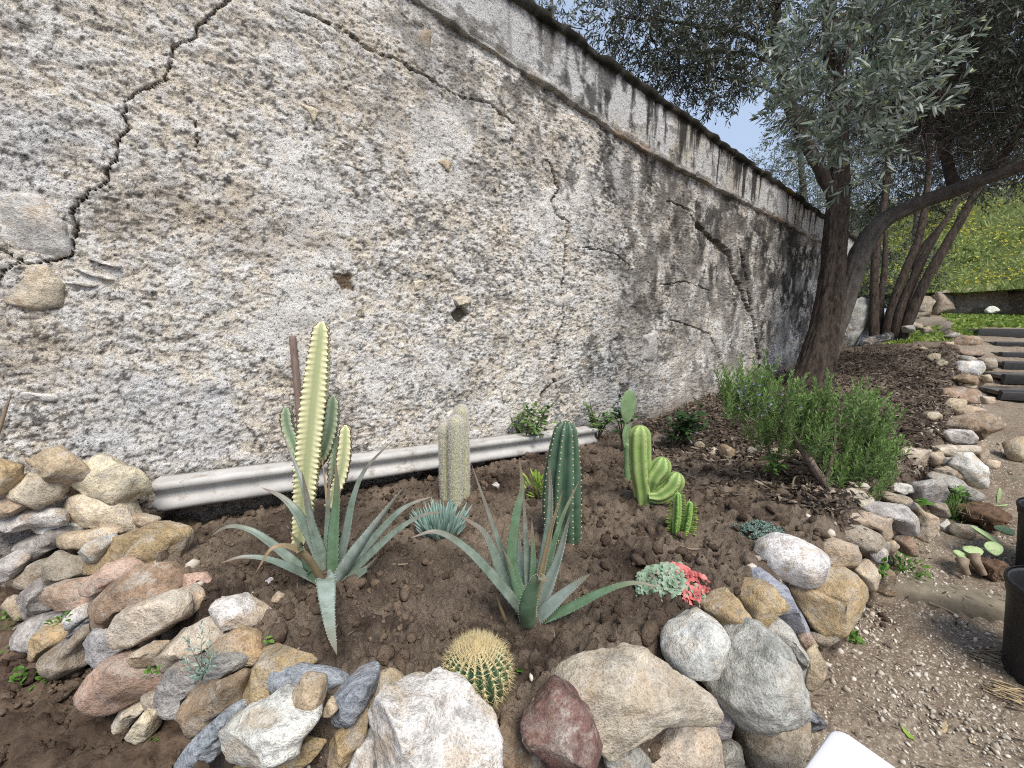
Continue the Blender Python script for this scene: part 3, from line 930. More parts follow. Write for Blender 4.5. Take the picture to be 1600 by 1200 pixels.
BLK = dict(box=6, smooth=.02, facets=0, rough=.05, thick=1.0)
RND = dict(facets=-1, rough=.04, box=2.4, smooth=.12, thick=.95)
LEFT = [
 ('ochre', [(-20, 150), (50, 175), (45, 215), (20, 260), (-25, 255)], 0, 'small ochre rock at the left edge of the photograph by the wall'),
 ('cream', [(40, 215), (110, 200), (190, 205), (195, 260), (150, 305), (95, 300), (60, 260)], .02, 'cream rock with a sharp lit facet, left of the ochre boulder by the wall'),
 ('tan', [(105, 155), (185, 105), (225, 125), (285, 185), (280, 225), (215, 230), (140, 190)], .02, 'tan wedge-shaped rock topmost against the wall'),
 ('cream', [(290, 175), (340, 140), (400, 140), (470, 205), (475, 255), (420, 290), (330, 260), (285, 220)], 0, 'rounded cream and ochre boulder just left of the concrete beam'),
 ('tan', [(-30, 260), (50, 270), (90, 300), (40, 335), (-30, 340)], -.02, None),
 ('palegrey', [(-30, 350), (100, 315), (230, 320), (225, 360), (110, 380), (-30, 400)], -.03, 'flat pale grey mossy slab low at the left edge'),
 ('cream', [(225, 340), (265, 275), (340, 262), (420, 300), (465, 380), (420, 405), (330, 375), (230, 355)], -.03, 'cream boulder with a ridge, below the beam end'),
 ('white', [(110, 360), (200, 355), (290, 370), (220, 395), (140, 390)], -.04, None),
 ('grey', [(70, 440), (130, 400), (230, 380), (300, 380), (200, 440), (140, 480), (100, 470)], -.02, None),
 ('tan', [(210, 405), (290, 395), (370, 375), (415, 400), (340, 430), (300, 450), (215, 440)], -.03, None),
 ('white', [(290, 455), (320, 425), (370, 410), (385, 430), (340, 490), (300, 490)], -.08, 'small white rock left of the big ochre boulder'),
 ('ochre', [(330, 490), (400, 420), (500, 378), (580, 380), (625, 405), (620, 440), (575, 520), (540, 525), (440, 490), (330, 535)], 0, 'big ochre boulder at the bed edge, largest of the left pile'),
 ('palegrey', [(-20, 510), (50, 465), (110, 480), (60, 530), (30, 560), (-20, 545)], 0, None),
 ('greybrown', [(45, 540), (150, 490), (190, 510), (150, 570), (100, 600), (50, 590)], 0, None),
 ('greybrown', [(150, 545), (200, 465), (270, 480), (325, 520), (320, 545), (250, 555), (160, 590)], 0, None),
 ('grey', [(75, 620), (130, 560), (170, 580), (160, 640), (190, 655), (130, 685), (85, 660)], 0, None),
 ('pink', [(155, 610), (200, 570), (290, 560), (335, 605), (300, 640), (220, 655), (170, 640)], -.03, 'smooth pinkish tan cobble, lower of the two side by side'),
 ('pink', [(290, 570), (360, 510), (440, 490), (490, 515), (420, 560), (340, 600), (300, 595)], -.03, 'long pinkish tan cobble leaning under the big ochre boulder'),
 ('brown', [(310, 650), (370, 590), (460, 525), (540, 525), (595, 570), (590, 605), (450, 650), (385, 715), (320, 720)], 0, 'large brown flat-faced rock above the long cream one'),
 ('cream', [(380, 700), (430, 660), (590, 600), (630, 620), (625, 690), (500, 765), (420, 770), (385, 740)], -.05, 'long cream boulder leaning in the middle of the left pile'),
 ('tan', [(600, 600), (650, 585), (690, 620), (685, 650), (650, 680), (625, 670)], -.01, None),
 ('pink', [(605, 580), (640, 540), (700, 540), (760, 590), (755, 620), (690, 600), (650, 590)], .03, None),
 ('cream', [(545, 530), (600, 520), (635, 540), (600, 590)], .03, None),
 ('white', [(720, 650), (800, 622), (840, 640), (900, 680), (880, 745), (800, 715), (740, 690)], .0, 'whitish angular rock at the bed edge above the orange cobble'),
 ('orange', [(730, 780), (800, 735), (860, 745), (908, 795), (900, 830), (800, 830), (740, 815)], -.02, 'smooth orange cobble below the whitish angular rock', RND),
 ('grey', [(680, 880), (740, 820), (800, 805), (840, 830), (820, 860), (740, 905), (690, 915)], -.03, 'grey oval cobble beside the rosemary sprig'),
 ('cream', [(555, 820), (600, 750), (700, 700), (760, 740), (740, 770), (660, 810), (580, 865)], 0, None),
 ('grey', [(560, 930), (590, 860), (660, 820), (700, 830), (680, 880), (700, 910), (640, 940), (650, 990), (590, 1000), (570, 960)], 0, None),
 ('pink', [(300, 920), (360, 845), (430, 815), (530, 850), (555, 890), (540, 930), (400, 990), (330, 970)], -.04, 'large rosy pink rock low in the left pile'),
 ('tan', [(445, 815), (520, 775), (570, 775), (530, 845), (480, 850)], -.05, None),
 ('purple', [(300, 770), (340, 725), (400, 730), (415, 790), (400, 830), (340, 865), (310, 820)], -.02, 'smooth lilac grey round cobble above the pink rock'),
 ('greybrown', [(180, 800), (300, 710), (340, 720), (300, 790), (310, 830), (240, 865), (190, 850)], 0, None),
 ('ochre', [(125, 780), (150, 710), (240, 720), (240, 760), (180, 800), (150, 850), (120, 810)], 0, None),
 ('grey', [(45, 730), (100, 695), (240, 660), (240, 700), (130, 720), (110, 800), (60, 770)], .02, None),
 ('white', [(240, 690), (270, 650), (315, 645), (310, 680), (260, 720)], .0, None),
 ('dark', [(235, 750), (300, 690), (305, 705), (250, 750)], -.02, None),
 ('brown', [(645, 960), (680, 930), (850, 855), (825, 930), (830, 975), (760, 1000), (690, 1080), (655, 1090), (640, 1000)], 0, 'brown flat-faced rock left of the yellow ochre one'),
 ('ochre', [(825, 930), (870, 840), (950, 805), (1040, 820), (1080, 850), (930, 890), (890, 950), (900, 990), (860, 1005)], .03, 'yellow ochre boulder behind the blue grey slab'),
 ('cream', [(390, 1060), (410, 1005), (500, 960), (520, 970), (430, 1065)], .0, None),
 ('cream', [(445, 1080), (510, 995), (540, 1010), (520, 1080), (480, 1115)], .0, None),
 ('tan', [(30, 650), (60, 605), (110, 680), (70, 690)], .0, None),
 ('blue', [(630, 1160), (680, 1080), (800, 985), (850, 980), (845, 1010), (730, 1060), (660, 1190), (630, 1210)], .02, 'long pale blue grey slab tilted left of the white front rock'),
 ('tan', [(210, 235), (250, 228), (285, 240), (270, 268), (235, 268)], .02, None), ('palegrey', [(205, 290), (235, 275), (245, 305), (215, 318)], .0, None),
 ('tan', [(430, 340), (480, 335), (540, 350), (520, 378), (460, 372)], .02, None), ('grey', [(265, 500), (330, 490), (325, 535), (280, 545)], .03, None),
 ('tan', [(420, 770), (470, 770), (440, 800)], .0, None), ('greybrown', [(500, 940), (560, 930), (590, 1000), (530, 1010)], .04, None), ('brown', [(280, 1040), (320, 1020), (300, 1075), (275, 1075)], .0, None),
 ('greybrown', [(245, 1000), (300, 985), (295, 1020), (250, 1030)], .0, None),
]
FRONT = [
 ('blue', R3([(145, 450), (190, 400), (290, 385), (430, 395), (515, 440), (460, 490), (300, 500), (175, 530)]), .02, 'blue grey slab lying behind the white front rock'),
 ('tan', R3([(290, 480), (330, 420), (415, 430), (420, 480), (405, 550), (370, 545), (295, 510)]), -.05, 'small upright tan rock on the blue grey slab'),
 ('tan', R3([(410, 570), (440, 510), (490, 530), (450, 590)]), -.02, None),
 ('white', R3([(0, 635), (100, 560), (210, 518), (330, 530), (405, 570), (345, 640), (330, 710), (230, 765), (20, 760), (10, 700)]), -.02, 'white rock with a grey broken face, front left corner of the border'),
 ('blue', R3([(435, 600), (470, 480), (540, 430), (638, 388), (625, 480), (590, 550), (500, 610)]), .0, 'pointed blue slate shard standing behind the big white rock'),
 ('tan', R3([(560, 560), (640, 410), (690, 392), (760, 465), (640, 520), (610, 560)]), .05, 'tan rock behind the big white rock at the bed edge'),
 ('ochre', R3([(440, 700), (470, 650), (560, 580), (620, 550), (600, 640), (540, 740), (500, 790), (445, 780)]), .02, 'ochre brown rock left of the big white one'),
 ('white', R3([(605, 600), (680, 458), (770, 490), (860, 480), (1040, 520), (1100, 580), (1150, 640), (1155, 800), (1100, 900), (680, 900), (640, 690)]), -.03, 'big rough white rock in front of the barrel cactus'),
 ('palegrey', R3([(500, 860), (560, 700), (620, 650), (660, 720), (680, 860)]), .02, None),
 ('ochre', R3([(10, 800), (90, 770), (330, 720), (370, 660), (425, 675), (380, 740), (250, 830)]), .05, None),
 ('brown', R3([(1150, 590), (1200, 620), (1300, 730), (1350, 830), (1130, 850)]), .03, 'brown rock between the white and the dark red ones'),
 ('red', R3([(1230, 630), (1290, 570), (1385, 470), (1480, 540), (1530, 600), (1565, 680), (1520, 790), (1370, 800), (1330, 740)]), -.03, 'dark red angular rock right of the barrel cactus'),
 ('tan', R3([(1260, 580), (1290, 520), (1340, 510), (1330, 550)]), .05, None),
 ('cream', R4([(15, 740), (60, 690), (200, 620), (370, 590), (480, 605), (600, 680), (690, 740), (765, 790), (770, 860), (700, 900), (560, 910), (430, 975), (300, 990), (255, 985), (200, 920), (100, 790)]), .0, 'large flat cream boulder, widest rock of the border'),
 ('cream', R4([(450, 1030), (560, 950), (640, 890), (770, 860), (795, 1000), (795, 1150), (500, 1150)]), .04, 'pale boulder under the large flat cream one'),
 ('grey', R4([(265, 1030), (320, 1000), (440, 1030), (490, 1090), (480, 1150), (290, 1150)]), .0, None),
 ('purple', R4([(770, 800), (820, 800), (855, 880), (840, 960), (780, 965), (770, 900)]), .0, None),
 ('grey', R4([(770, 1000), (840, 975), (890, 1010), (920, 1150), (790, 1160)]), .0, None),
 ('greybrown', R4([(850, 890), (960, 860), (1060, 800), (1160, 755), (1165, 830), (1110, 950), (1060, 1000), (1050, 1060), (940, 1100), (880, 980)]), .05, 'tall grey-brown boulder below the big round grey one', RND),
 ('white', R4([(545, 560), (580, 500), (710, 410), (790, 450), (835, 520), (800, 600), (760, 650), (680, 725), (650, 690), (560, 620)]), -.03, 'smooth white rock between the flat cream boulder and the ochre blocks', RND),
 ('palegrey', R4([(720, 700), (780, 610), (900, 500), (960, 450), (1060, 520), (1130, 610), (1140, 740), (1080, 800), (920, 855), (850, 850)]), -.01, 'big round veined grey boulder', RND),
 ('palegrey', R4([(950, 440), (1050, 420), (1130, 480), (1200, 600), (1190, 720), (1150, 750), (1120, 600), (1060, 520)]), .07, 'white-crusted rock squeezed behind the big round grey boulder'),
 ('ochre', R4([(725, 380), (800, 340), (870, 325), (925, 430), (915, 490), (830, 505)]), -.02, 'left half of the split ochre block', BLK),
 ('ochre', R4([(875, 320), (960, 260), (1010, 260), (1085, 360), (1060, 390), (930, 435)]), -.02, 'right half of the split ochre block', BLK),
 ('blue', R4([(850, 270), (920, 200), (990, 205), (1080, 270), (1150, 350), (1190, 440), (1180, 500), (1060, 440), (980, 340)]), .04, 'dark blue grey slaty boulder behind the ochre block'),
 ('white', R4([(980, 160), (1000, 90), (1080, 48), (1180, 75), (1260, 120), (1250, 200), (1200, 260), (1100, 255), (1010, 220)]), -.02, 'round white boulder with tan and grey patches', RND),
 ('tan', R4([(1235, 70), (1300, 55), (1420, 95), (1450, 150), (1420, 190), (1260, 185), (1250, 120)]), .0, 'tan block right of the round white boulder'),
 ('greybrown', R4([(1265, 40), (1320, 0), (1420, -5), (1500, 30), (1535, 90), (1490, 160), (1440, 130), (1330, 70)]), .06, 'smooth egg-shaped grey-brown boulder', RND),
 ('ochre', R4([(1110, 290), (1200, 260), (1260, 200), (1360, 195), (1420, 240), (1455, 320), (1400, 400), (1290, 470), (1200, 460), (1150, 340)]), -.02, 'big golden ochre boulder facing the path'),
 ('palegrey', R4([(1420, 260), (1455, 290), (1440, 390), (1390, 410)]), .04, None),
 ('tan', R4([(1400, 200), (1480, 160), (1510, 220), (1480, 300), (1450, 280)]), .05, None),
 ('greybrown', R4([(1200, 500), (1360, 440), (1360, 480), (1250, 545), (1210, 520)]), .06, None),
 ('pink', R4([(1160, 520), (1200, 490), (1240, 540), (1200, 580)]), .04, None),
 ('tan', R4([(1195, 570), (1240, 550), (1280, 620), (1260, 700), (1200, 750), (1180, 720)]), .03, None),
 ('brown', R4([(1490, 210), (1550, 190), (1590, 240), (1570, 290), (1500, 300)]), .12, None),
]
BACK = [
 ('tan', R5([(318, 830), (360, 785), (430, 785), (488, 835), (440, 865), (330, 845)]), .0, 'tan stone at the foot of the rosemary, nearest its stem'),
 ('cream', R5([(258, 890), (340, 830), (430, 870), (440, 890), (350, 920), (280, 925)]), -.04, 'cream wedge stone in front of the rosemary'),
 ('palegrey', R5([(375, 920), (440, 895), (580, 910), (635, 960), (630, 1010), (560, 1030), (510, 990), (490, 950), (400, 935)]), -.03, 'pale grey boulder with a small black hole'),
 ('tan', R5([(290, 950), (400, 935), (510, 955), (525, 1040), (490, 1065), (440, 1000), (330, 975)]), -.02, 'tan block behind the egg-shaped boulder'),
 ('greybrown', R5([(440, 880), (480, 850), (560, 865), (620, 900), (655, 960), (640, 990), (600, 930), (500, 895)]), .04, None),
 ('white', R5([(490, 840), (530, 810), (600, 820), (610, 850), (560, 865)]), .05, None),
 ('grey', R5([(600, 815), (650, 790), (720, 810), (750, 850), (730, 890), (680, 900), (620, 880)]), .0, 'grey cobble beside the feathery weed'),
 ('grey', R5([(620, 790), (680, 765), (760, 785), (820, 820), (890, 860), (830, 900), (770, 880), (750, 840), (700, 800)]), .1, 'long dark grey slab behind the feathery weed'),
 ('tan', R5([(520, 680), (560, 665), (650, 670), (660, 740), (590, 780), (530, 755)]), .0, 'squarish tan block right of the rosemary'),
 ('tan', R5([(660, 690), (720, 680), (735, 720), (680, 745)]), .0, None),
 ('cream', R5([(670, 670), (740, 655), (860, 655), (870, 685), (780, 705), (700, 690)]), .05, 'long curved cream stone lying across two others'),
 ('white', R5([(770, 740), (810, 690), (850, 690), (885, 760), (880, 840), (800, 790)]), -.05, 'upright white stone beside the path'),
 ('brown', R5([(670, 750), (740, 740), (800, 770), (840, 810), (780, 800)]), .02, None),
 ('palegrey', R5([(730, 705), (780, 705), (770, 750), (725, 740)]), .0, None),
 ('palegrey', R5([(735, 605), (770, 588), (860, 595), (880, 625), (850, 650), (760, 640)]), -.05, 'pale oval boulder in front of the large brown one'),
 ('brown', R5([(750, 590), (780, 550), (880, 520), (950, 530), (988, 575), (920, 610), (880, 640), (870, 600), (780, 590)]), .05, 'large brown boulder leaning towards the steps'),
 ('tan', R5([(775, 510), (830, 488), (895, 505), (900, 520), (800, 540)]), .1, None),
 ('tan', R5([(730, 510), (770, 460), (815, 465), (810, 490), (750, 520)]), -.05, None),
 ('brown', R5([(710, 480), (740, 425), (800, 412), (880, 430), (890, 475), (830, 480), (730, 495)]), .1, 'dark brown hump-backed boulder in the row by the steps'),
 ('tan', R5([(890, 450), (940, 455), (945, 480), (900, 485)]), .0, None),
 ('tan', R5([(800, 402), (850, 396), (890, 415), (840, 425)]), .3, None),
 ('brown', R5([(780, 375), (830, 355), (910, 395), (870, 410), (800, 390)]), .1, None),
 ('white', R5([(778, 345), (800, 305), (880, 305), (892, 340), (870, 365), (790, 355)]), .2, 'flat white block in the row beside the wet timber steps'),
 ('tan', R5([(890, 365), (925, 360), (928, 395), (905, 395)]), .0, None),
 ('greybrown', R5([(885, 295), (935, 290), (943, 335), (900, 340)]), .2, None),
 ('brown', R5([(760, 240), (800, 200), (870, 205), (870, 250), (790, 265)]), .3, None),
 ('grey', R5([(735, 205), (770, 185), (800, 190), (780, 215)]), .3, None), ('tan', R5([(730, 225), (770, 225), (760, 255), (735, 245)]), .3, None),
 ('brown', R5([(780, 265), (890, 255), (895, 280), (820, 285)]), .2, None), ('grey', R5([(780, 280), (850, 285), (880, 300), (800, 310)]), .2, None),
 ('brown', R5([(870, 660), (910, 640), (905, 730), (870, 740)]), .1, None),
 ('tan', R5([(895, 730), (920, 715), (965, 720), (950, 755), (900, 750)]), .0, None),
 ('tan', R5([(640, 930), (690, 950), (700, 1000), (650, 1060), (615, 1030)]), .08, None),
 ('brown', R5([(530, 1050), (580, 1030), (610, 1110), (570, 1110)]), .08, None),
 ('palegrey', R5([(435, 1110), (470, 1080), (495, 1090), (480, 1140), (440, 1140)]), .02, 'small bluish white stone under the egg-shaped boulder'),
 ('tan', R5([(480, 1060), (520, 1050), (555, 1080), (500, 1100)]), .06, None),
 ('greybrown', R5([(680, 905), (730, 895), (745, 950), (700, 955)]), .1, None), ('greybrown', R5([(580, 140), (640, 150), (640, 175), (575, 165)]), .5, None), ('greybrown', R5([(600, 75), (645, 70), (650, 100), (605, 100)]), .8, None),
 ('grey', R5([(560, 160), (600, 155), (610, 185), (570, 185)]), .5, None), ('greybrown', R5([(640, 165), (675, 160), (680, 185), (645, 190)]), .5, None),
]
def border(name, rows, label, trans=lambda q: q, grow=1.04):
    pts = [np.mean(trans(r[1]), 0) for r in rows]
    c = P(*pts[0], bt(*pts[0])); c[2] = ground_z(np.array([c[0]]), np.array([c[1]]))[0]
    e = empty(name, c, label, 'rock border')
    for colr, poly, dt, lab, *ov in rows:
        poly = trans(poly); cx, cy = np.mean(poly, 0)
        poly = [(cx + (x - cx) * grow, cy + (y - cy) * grow) for x, y in poly]
        big = colr in ('red', 'white', 'brown', 'ochre', 'blue')
        tw = float((onwall(cx, cy) - CAM) @ CF)
        hgt = (max(p[1] for p in poly) - min(p[1] for p in poly)) * tw / F
        kw = dict(facets=11 if big else 7, rough=.055 if big else .042, box=3.2 if big else 2.7, smooth=.06 if big else .11)
        if max(np.ptp([p[0] for p in poly]), np.ptp([p[1] for p in poly])) < 62: kw.update(facets=0, smooth=.14)
        if ov: kw.update(ov[0])
        rock_px(poly, min(bt(cx, cy) + dt, tw - .5 * hgt - .05), colr, e, lab, **kw)
    return e
border('rock_border', LEFT, 'tumbled pile of tan, pink and grey rocks edging the bed on the left', R1, 1.12)
border('rock_border', FRONT, 'curved dry-laid border of boulders along the front of the bed and the gravel path')
border('rock_border', BACK, 'line of stones climbing from the rosemary up beside the timber steps')

# hidden footing stones behind the visible faces
# loose single stones
def loose(poly, t, c, label, **k):
    o = rock_px(poly, t, c, None, None, name='loose_stone', **k); tag(o, label, 'stone'); return o
def on_bed(cx, cy):
    p = bed_at(cx, cy); return float((p - CAM) @ CF)
def on_gnd(cx, cy):
    p = gnd_at(cx, cy); return float((p - CAM) @ CF)
for colr, poly, lab in [
  ('cream', R7([(460, 490), (500, 445), (520, 460), (515, 485)]), 'small cream stone lying in the soil left of the rosemary'),
  ('brown', R7([(525, 470), (540, 430), (600, 460), (590, 500), (540, 500)]), 'brown stone half sunk in soil right of the small cream stone'),
  ('orange', R7([(295, 430), (320, 405), (370, 410), (365, 440), (300, 442)]), 'orange-brown stone under the dark shrub by the wall'),
  ('cream', R7([(400, 430), (430, 418), (455, 435), (440, 455), (405, 450)]), 'cream stone right of the orange-brown one'),
  ('white', R7([(365, 425), (385, 410), (400, 430), (385, 445)]), 'tiny white stone between the orange-brown and cream stones'),
  ('blue', R7([(370, 375), (400, 360), (440, 380), (400, 395)]), 'dark blue grey stone behind the shrub by the wall'),
  ('brown', R7([(200, 420), (230, 375), (290, 410), (280, 440), (215, 445)]), 'flat brown stone behind the light green cactus'),
  ('grey', R7([(650, 460), (670, 443), (700, 450), (695, 472), (660, 475)]), 'grey stone under the left lobe of the rosemary'),
  ('white', R7([(718, 475), (735, 455), (760, 465), (750, 485)]), 'white stone under the rosemary beside the tan slab'),
  ('tan', R7([(755, 475), (800, 450), (880, 455), (910, 480), (840, 500), (780, 500)]), 'flat tan slab in shade under the rosemary'),
  ('greybrown', R7([(840, 520), (870, 500), (920, 515), (900, 540), (850, 540)]), 'grey-brown stone left of the rosemary stem'),
  ('white', [(768, 757), (776, 753), (781, 758), (779, 764), (771, 763)], 'tiny white pebble between the hairy cactus and the tall green one'),
  ('white', [(414, 908), (424, 901), (431, 910), (427, 919), (416, 919)], 'small white stone left of the left aloe'),
  ('tan', [(424, 935), (432, 925), (444, 930), (442, 942), (428, 944)], 'small tan stone below the white one left of the aloe'),
  ('tan', R5([(660, 285), (690, 272), (722, 277), (715, 305), (670, 305)]), 'pale stone on the mulch beside the row, left of its neighbour'),
  ('tan', R5([(700, 308), (725, 298), (752, 305), (745, 327), (705, 326)]), 'tan stone on the mulch beside the row, right of its neighbour'),
  ('tan', R5([(650, 520), (700, 515), (732, 530), (710, 560), (655, 550)]), 'tan stone lying alone on the mulch left of the row'),
  ('tan', R5([(620, 252), (645, 244), (670, 255), (650, 266)]), 'small tan stone far up the mulch near the second tree'),
  ('tan', [(898, 1030), (912, 1022), (925, 1028), (920, 1040), (902, 1040)], 'small pale stone on the soil just above the large cream boulder'),
]:
    cx, cy = np.mean(poly, 0); by = max(p[1] for p in poly)
    loose(poly, on_bed(cx, by - 1), colr, lab, thick=1.0)
for colr, poly, lab in [
  ('dark', R4([(1120, 820), (1180, 830), (1240, 860), (1275, 890), (1210, 940), (1120, 930)]), 'black slaty stone on the gravel at the foot of the border'),
  ('brown', R4([(1525, 300), (1570, 275), (1605, 290), (1590, 325), (1535, 322)]), 'flat brown stone on the path by the concrete step'),
  ('greybrown', R5([(758, 1010), (785, 982), (858, 988), (862, 1045), (790, 1052)]), 'grey-brown block standing on the path behind the step'),
  ('palegrey', R5([(705, 985), (740, 960), (760, 990), (750, 1025), (710, 1020)]), 'rough pale lump left of the grey-brown block on the path'),
  ('tan', R5([(990, 690), (1015, 642), (1075, 615), (1085, 720), (1010, 725)]), 'rough tan stone at the right edge beside the path'),
]:
    cx, cy = np.mean(poly, 0); by = max(p[1] for p in poly)
    loose(poly, on_gnd(cx, by - 2), colr, lab, facets=8, thick=.9, smooth=.1)

# stones and tile pieces set in the wall
def inset(poly, colr, label, name, proud=.012, T=.05, rough=.03, facets=0, box=5.0, mat=None, smooth=.08):
    _rk[0] += 1
    sz = np.array([wall_sz(*p) for p in poly]); c2_ = sz.mean(0)
    c = wpt(np.array(c2_[0]), c2_[1], proud - T).reshape(3)
    V, Fc = rock_geo(c, WU, np.array([0, 0, 1.0]), WN, sz[:, 0] - c2_[0], sz[:, 1] - c2_[1], T, 300 + _rk[0], 4, facets, rough, box, smooth)
    o = obj(name, V, [Fc], ROCKM[mat or KIND[colr]], wall, origin=c); o.color = (*PAL[colr], 1)
    if label: o['label'] = label
    return o
inset([(-40, 310), (20, 300), (60, 305), (85, 330), (105, 352), (110, 398), (80, 404), (62, 411), (30, 408), (0, 392), (-40, 385)], 'white', 'large smooth whitish stone exposed beside the crack', 'stone', .03, .06)
inset([(-5, 440), (10, 420), (30, 413), (75, 415), (100, 445), (100, 480), (60, 486), (5, 475)], 'cream', 'cream stone exposed under the whitish one', 'stone', .03, .06)
inset([(1003, 518), (1013, 515), (1024, 518), (1026, 550), (1020, 565), (1005, 562)], 'palegrey', 'smooth pale oval stone set in the right part of the wall', 'stone', .03, .06)
inset([(708, 468), (722, 461), (738, 466), (732, 476), (712, 478)], 'cream', 'rounded stone over the small hole', 'stone', .05, .07, box=2.5)
inset([(712, 505), (716, 484), (735, 486), (740, 498), (728, 507)], 'greybrown', 'grey stone inside the small hole', 'stone', -.06, .05, box=2.5)
for pl in ([(135, 405), (142, 402), (190, 414), (188, 421)], [(108, 423), (116, 418), (180, 434), (177, 440)], [(92, 438), (97, 434), (160, 448), (157, 455)], [(34, 615), (38, 612), (94, 617), (92, 627), (34, 625)]):
    inset(pl, 'white', None, 'tile_piece', .02, .03, .02)
inset([(643, 60), (655, 45), (676, 42), (672, 95), (660, 118), (650, 110)], 'greybrown', 'dark grey-brown stone showing near the parapet', 'stone', .012, .05)
inset([(606, 172), (630, 170), (650, 188), (645, 200), (620, 195)], 'tan', None, 'stone', .008, .04)
inset([(676, 254), (692, 248), (708, 255), (702, 270), (690, 262)], 'tan', None, 'stone', .012, .04)
for pl in ([(645, 440), (655, 435), (664, 440), (662, 452), (648, 453)], [(540, 165), (555, 160), (568, 180), (560, 200), (548, 195)], [(538, 220), (550, 215), (560, 250), (548, 260), (540, 245)], [(465, 160), (485, 158), (500, 175), (490, 195)], [(700, 185), (708, 186), (709, 197), (702, 197)], [(625, 510), (632, 505), (640, 575), (630, 582)], [(108, 20), (130, 22), (128, 35), (112, 34)], [(415, 8), (430, 5), (470, 35), (460, 45)], [(860, 455), (900, 460), (890, 480), (868, 478)]):
    inset(pl, 'cream' if pl[0][0] % 2 else 'white', None, 'stone', .016, .035, .03)
# ------------------------------------------------------------------ beam, stake, steps, pots, table
rock_px([(1312, 470), (1335, 462), (1358, 476), (1352, 505), (1340, 535), (1326, 575), (1308, 560)], 7.6, 'palegrey', wall, 'broken pale end of the wall showing right of the trunk', name='broken_end', facets=9, rough=.16, smooth=.04, box=5, tint=.7)
rock_px([(1352, 492), (1376, 478), (1392, 500), (1385, 538), (1350, 556), (1330, 556)], 8.2, 'dark', wall, None, name='broken_end', facets=9, rough=.09, smooth=.06, tint=1.4)

def beam():
    A = onwall(238, 803, .155); B = onwall(932, 716, .26)
    A[2] = onwall(238, 803, .155)[2] + .004; B[2] = float(bed_z(B[0:1], B[1:2])[0]) + .018
    ax = nrm(B - A); side = nrm(np.cross(ax, [0, 0, 1.0])); up = np.cross(side, ax)
    prof = [(0, 0), (.004, .028), (-.028, .052), (-.03, .085), (-.002, .1), (-.002, .128), (-.075, .13), (-.13, .128), (-.13, .1), (-.1, .085), (-.1, .05), (-.132, .028), (-.132, 0)]
    n = 150; L = np.linalg.norm(B - A)
    pr = []
    for (a, b), (c, d) in zip(prof, prof[1:] + prof[:1]):
        for u in (0, .5): pr.append((a + (c - a) * u, b + (d - b) * u))
    pr = np.array(pr)
    us = np.linspace(0, 1, n)
    V = A[None, None] + us[:, None, None] * (B - A) + pr[None, :, 0:1] * side + pr[None, :, 1:2] * up
    d = fbm(V * 9, 4, 400) * .0035 + np.minimum(0, fbm(V * 16, 4, 401) + .28) * .02 * (.3 + (np.abs(pr[None, :, 1] - .128) < .01))
    cen = A + us[:, None, None] * (B - A) - side * .066 + up * .065
    V = V + nrm(V - cen) * d[..., None]
    e0 = np.array([.022 * fbm(np.array([[k * .35, 3., 0]]), 3, 402)[0] for k in range(len(pr))])
    V[0] += ax * (e0[:, None] + .01)
    Vf = V.reshape(-1, 3); m = len(pr)
    Vf = np.vstack([Vf, V[0].mean(0), V[-1].mean(0)])
    a = np.arange(m); b = (a + 1) % m; k = len(Vf)
    caps = np.concatenate([np.stack([b, a, np.full(m, k - 2)], 1), np.stack([a + (n - 1) * m, b + (n - 1) * m, np.full(m, k - 1)], 1)])
    o = obj('concrete_beam', Vf, [grid_faces(n, m, True), caps], M['concrete'], smooth=False)
    tag(o, 'long pale precast concrete beam lying along the foot of the wall', 'beam')
beam()

def stake():
    b = onwall(474, 735, .10); t = onwall(457, 525, .03)
    V, f, tr = tube([b, b * .5 + t * .5 + [0.004, 0, 0], t], [.019, .0185, .018], 40, 14, .07, 9, 3)
    o = obj('wooden_stake', V, [f, tr], M['stake'])
    tag(o, 'grey wooden stake leaning on the wall behind the variegated euphorbia', 'stake')
stake()

def path_steps():
    for (a, b), zt, h, lab, ext in ((STEP1, .275, .12, 'low mossy concrete step across the gravel path', 1.1), (STEP2, .43, .16, 'rough concrete step farther up the path', .9)):
        d = nrm(np.array([*(b - a), 0])); n = np.array([-d[1], d[0], 0])
        L = np.linalg.norm(b - a) + ext
        nx, pr = 90, np.array([(-.004, -h), (-.006, -h * .5), (0, -.012), (.012, .004), (.06, .008), (.16, .007), (.26, .0), (.33, -.03)])
        us = np.linspace(-.04, L, nx)
        V = np.array([*a, zt])[None, None] + us[:, None, None] * d + pr[None, :, 0:1] * n + pr[None, :, 1:2] * np.array([0, 0, 1.])
        V = V + fbm(V * 9, 4, 410)[..., None] * .012 * (n * .5 - np.array([0, 0, .7]))
        o = obj('concrete_step', V.reshape(-1, 3), grid_faces(nx, len(pr)), M['step']); tag(o, lab, 'step')
path_steps()

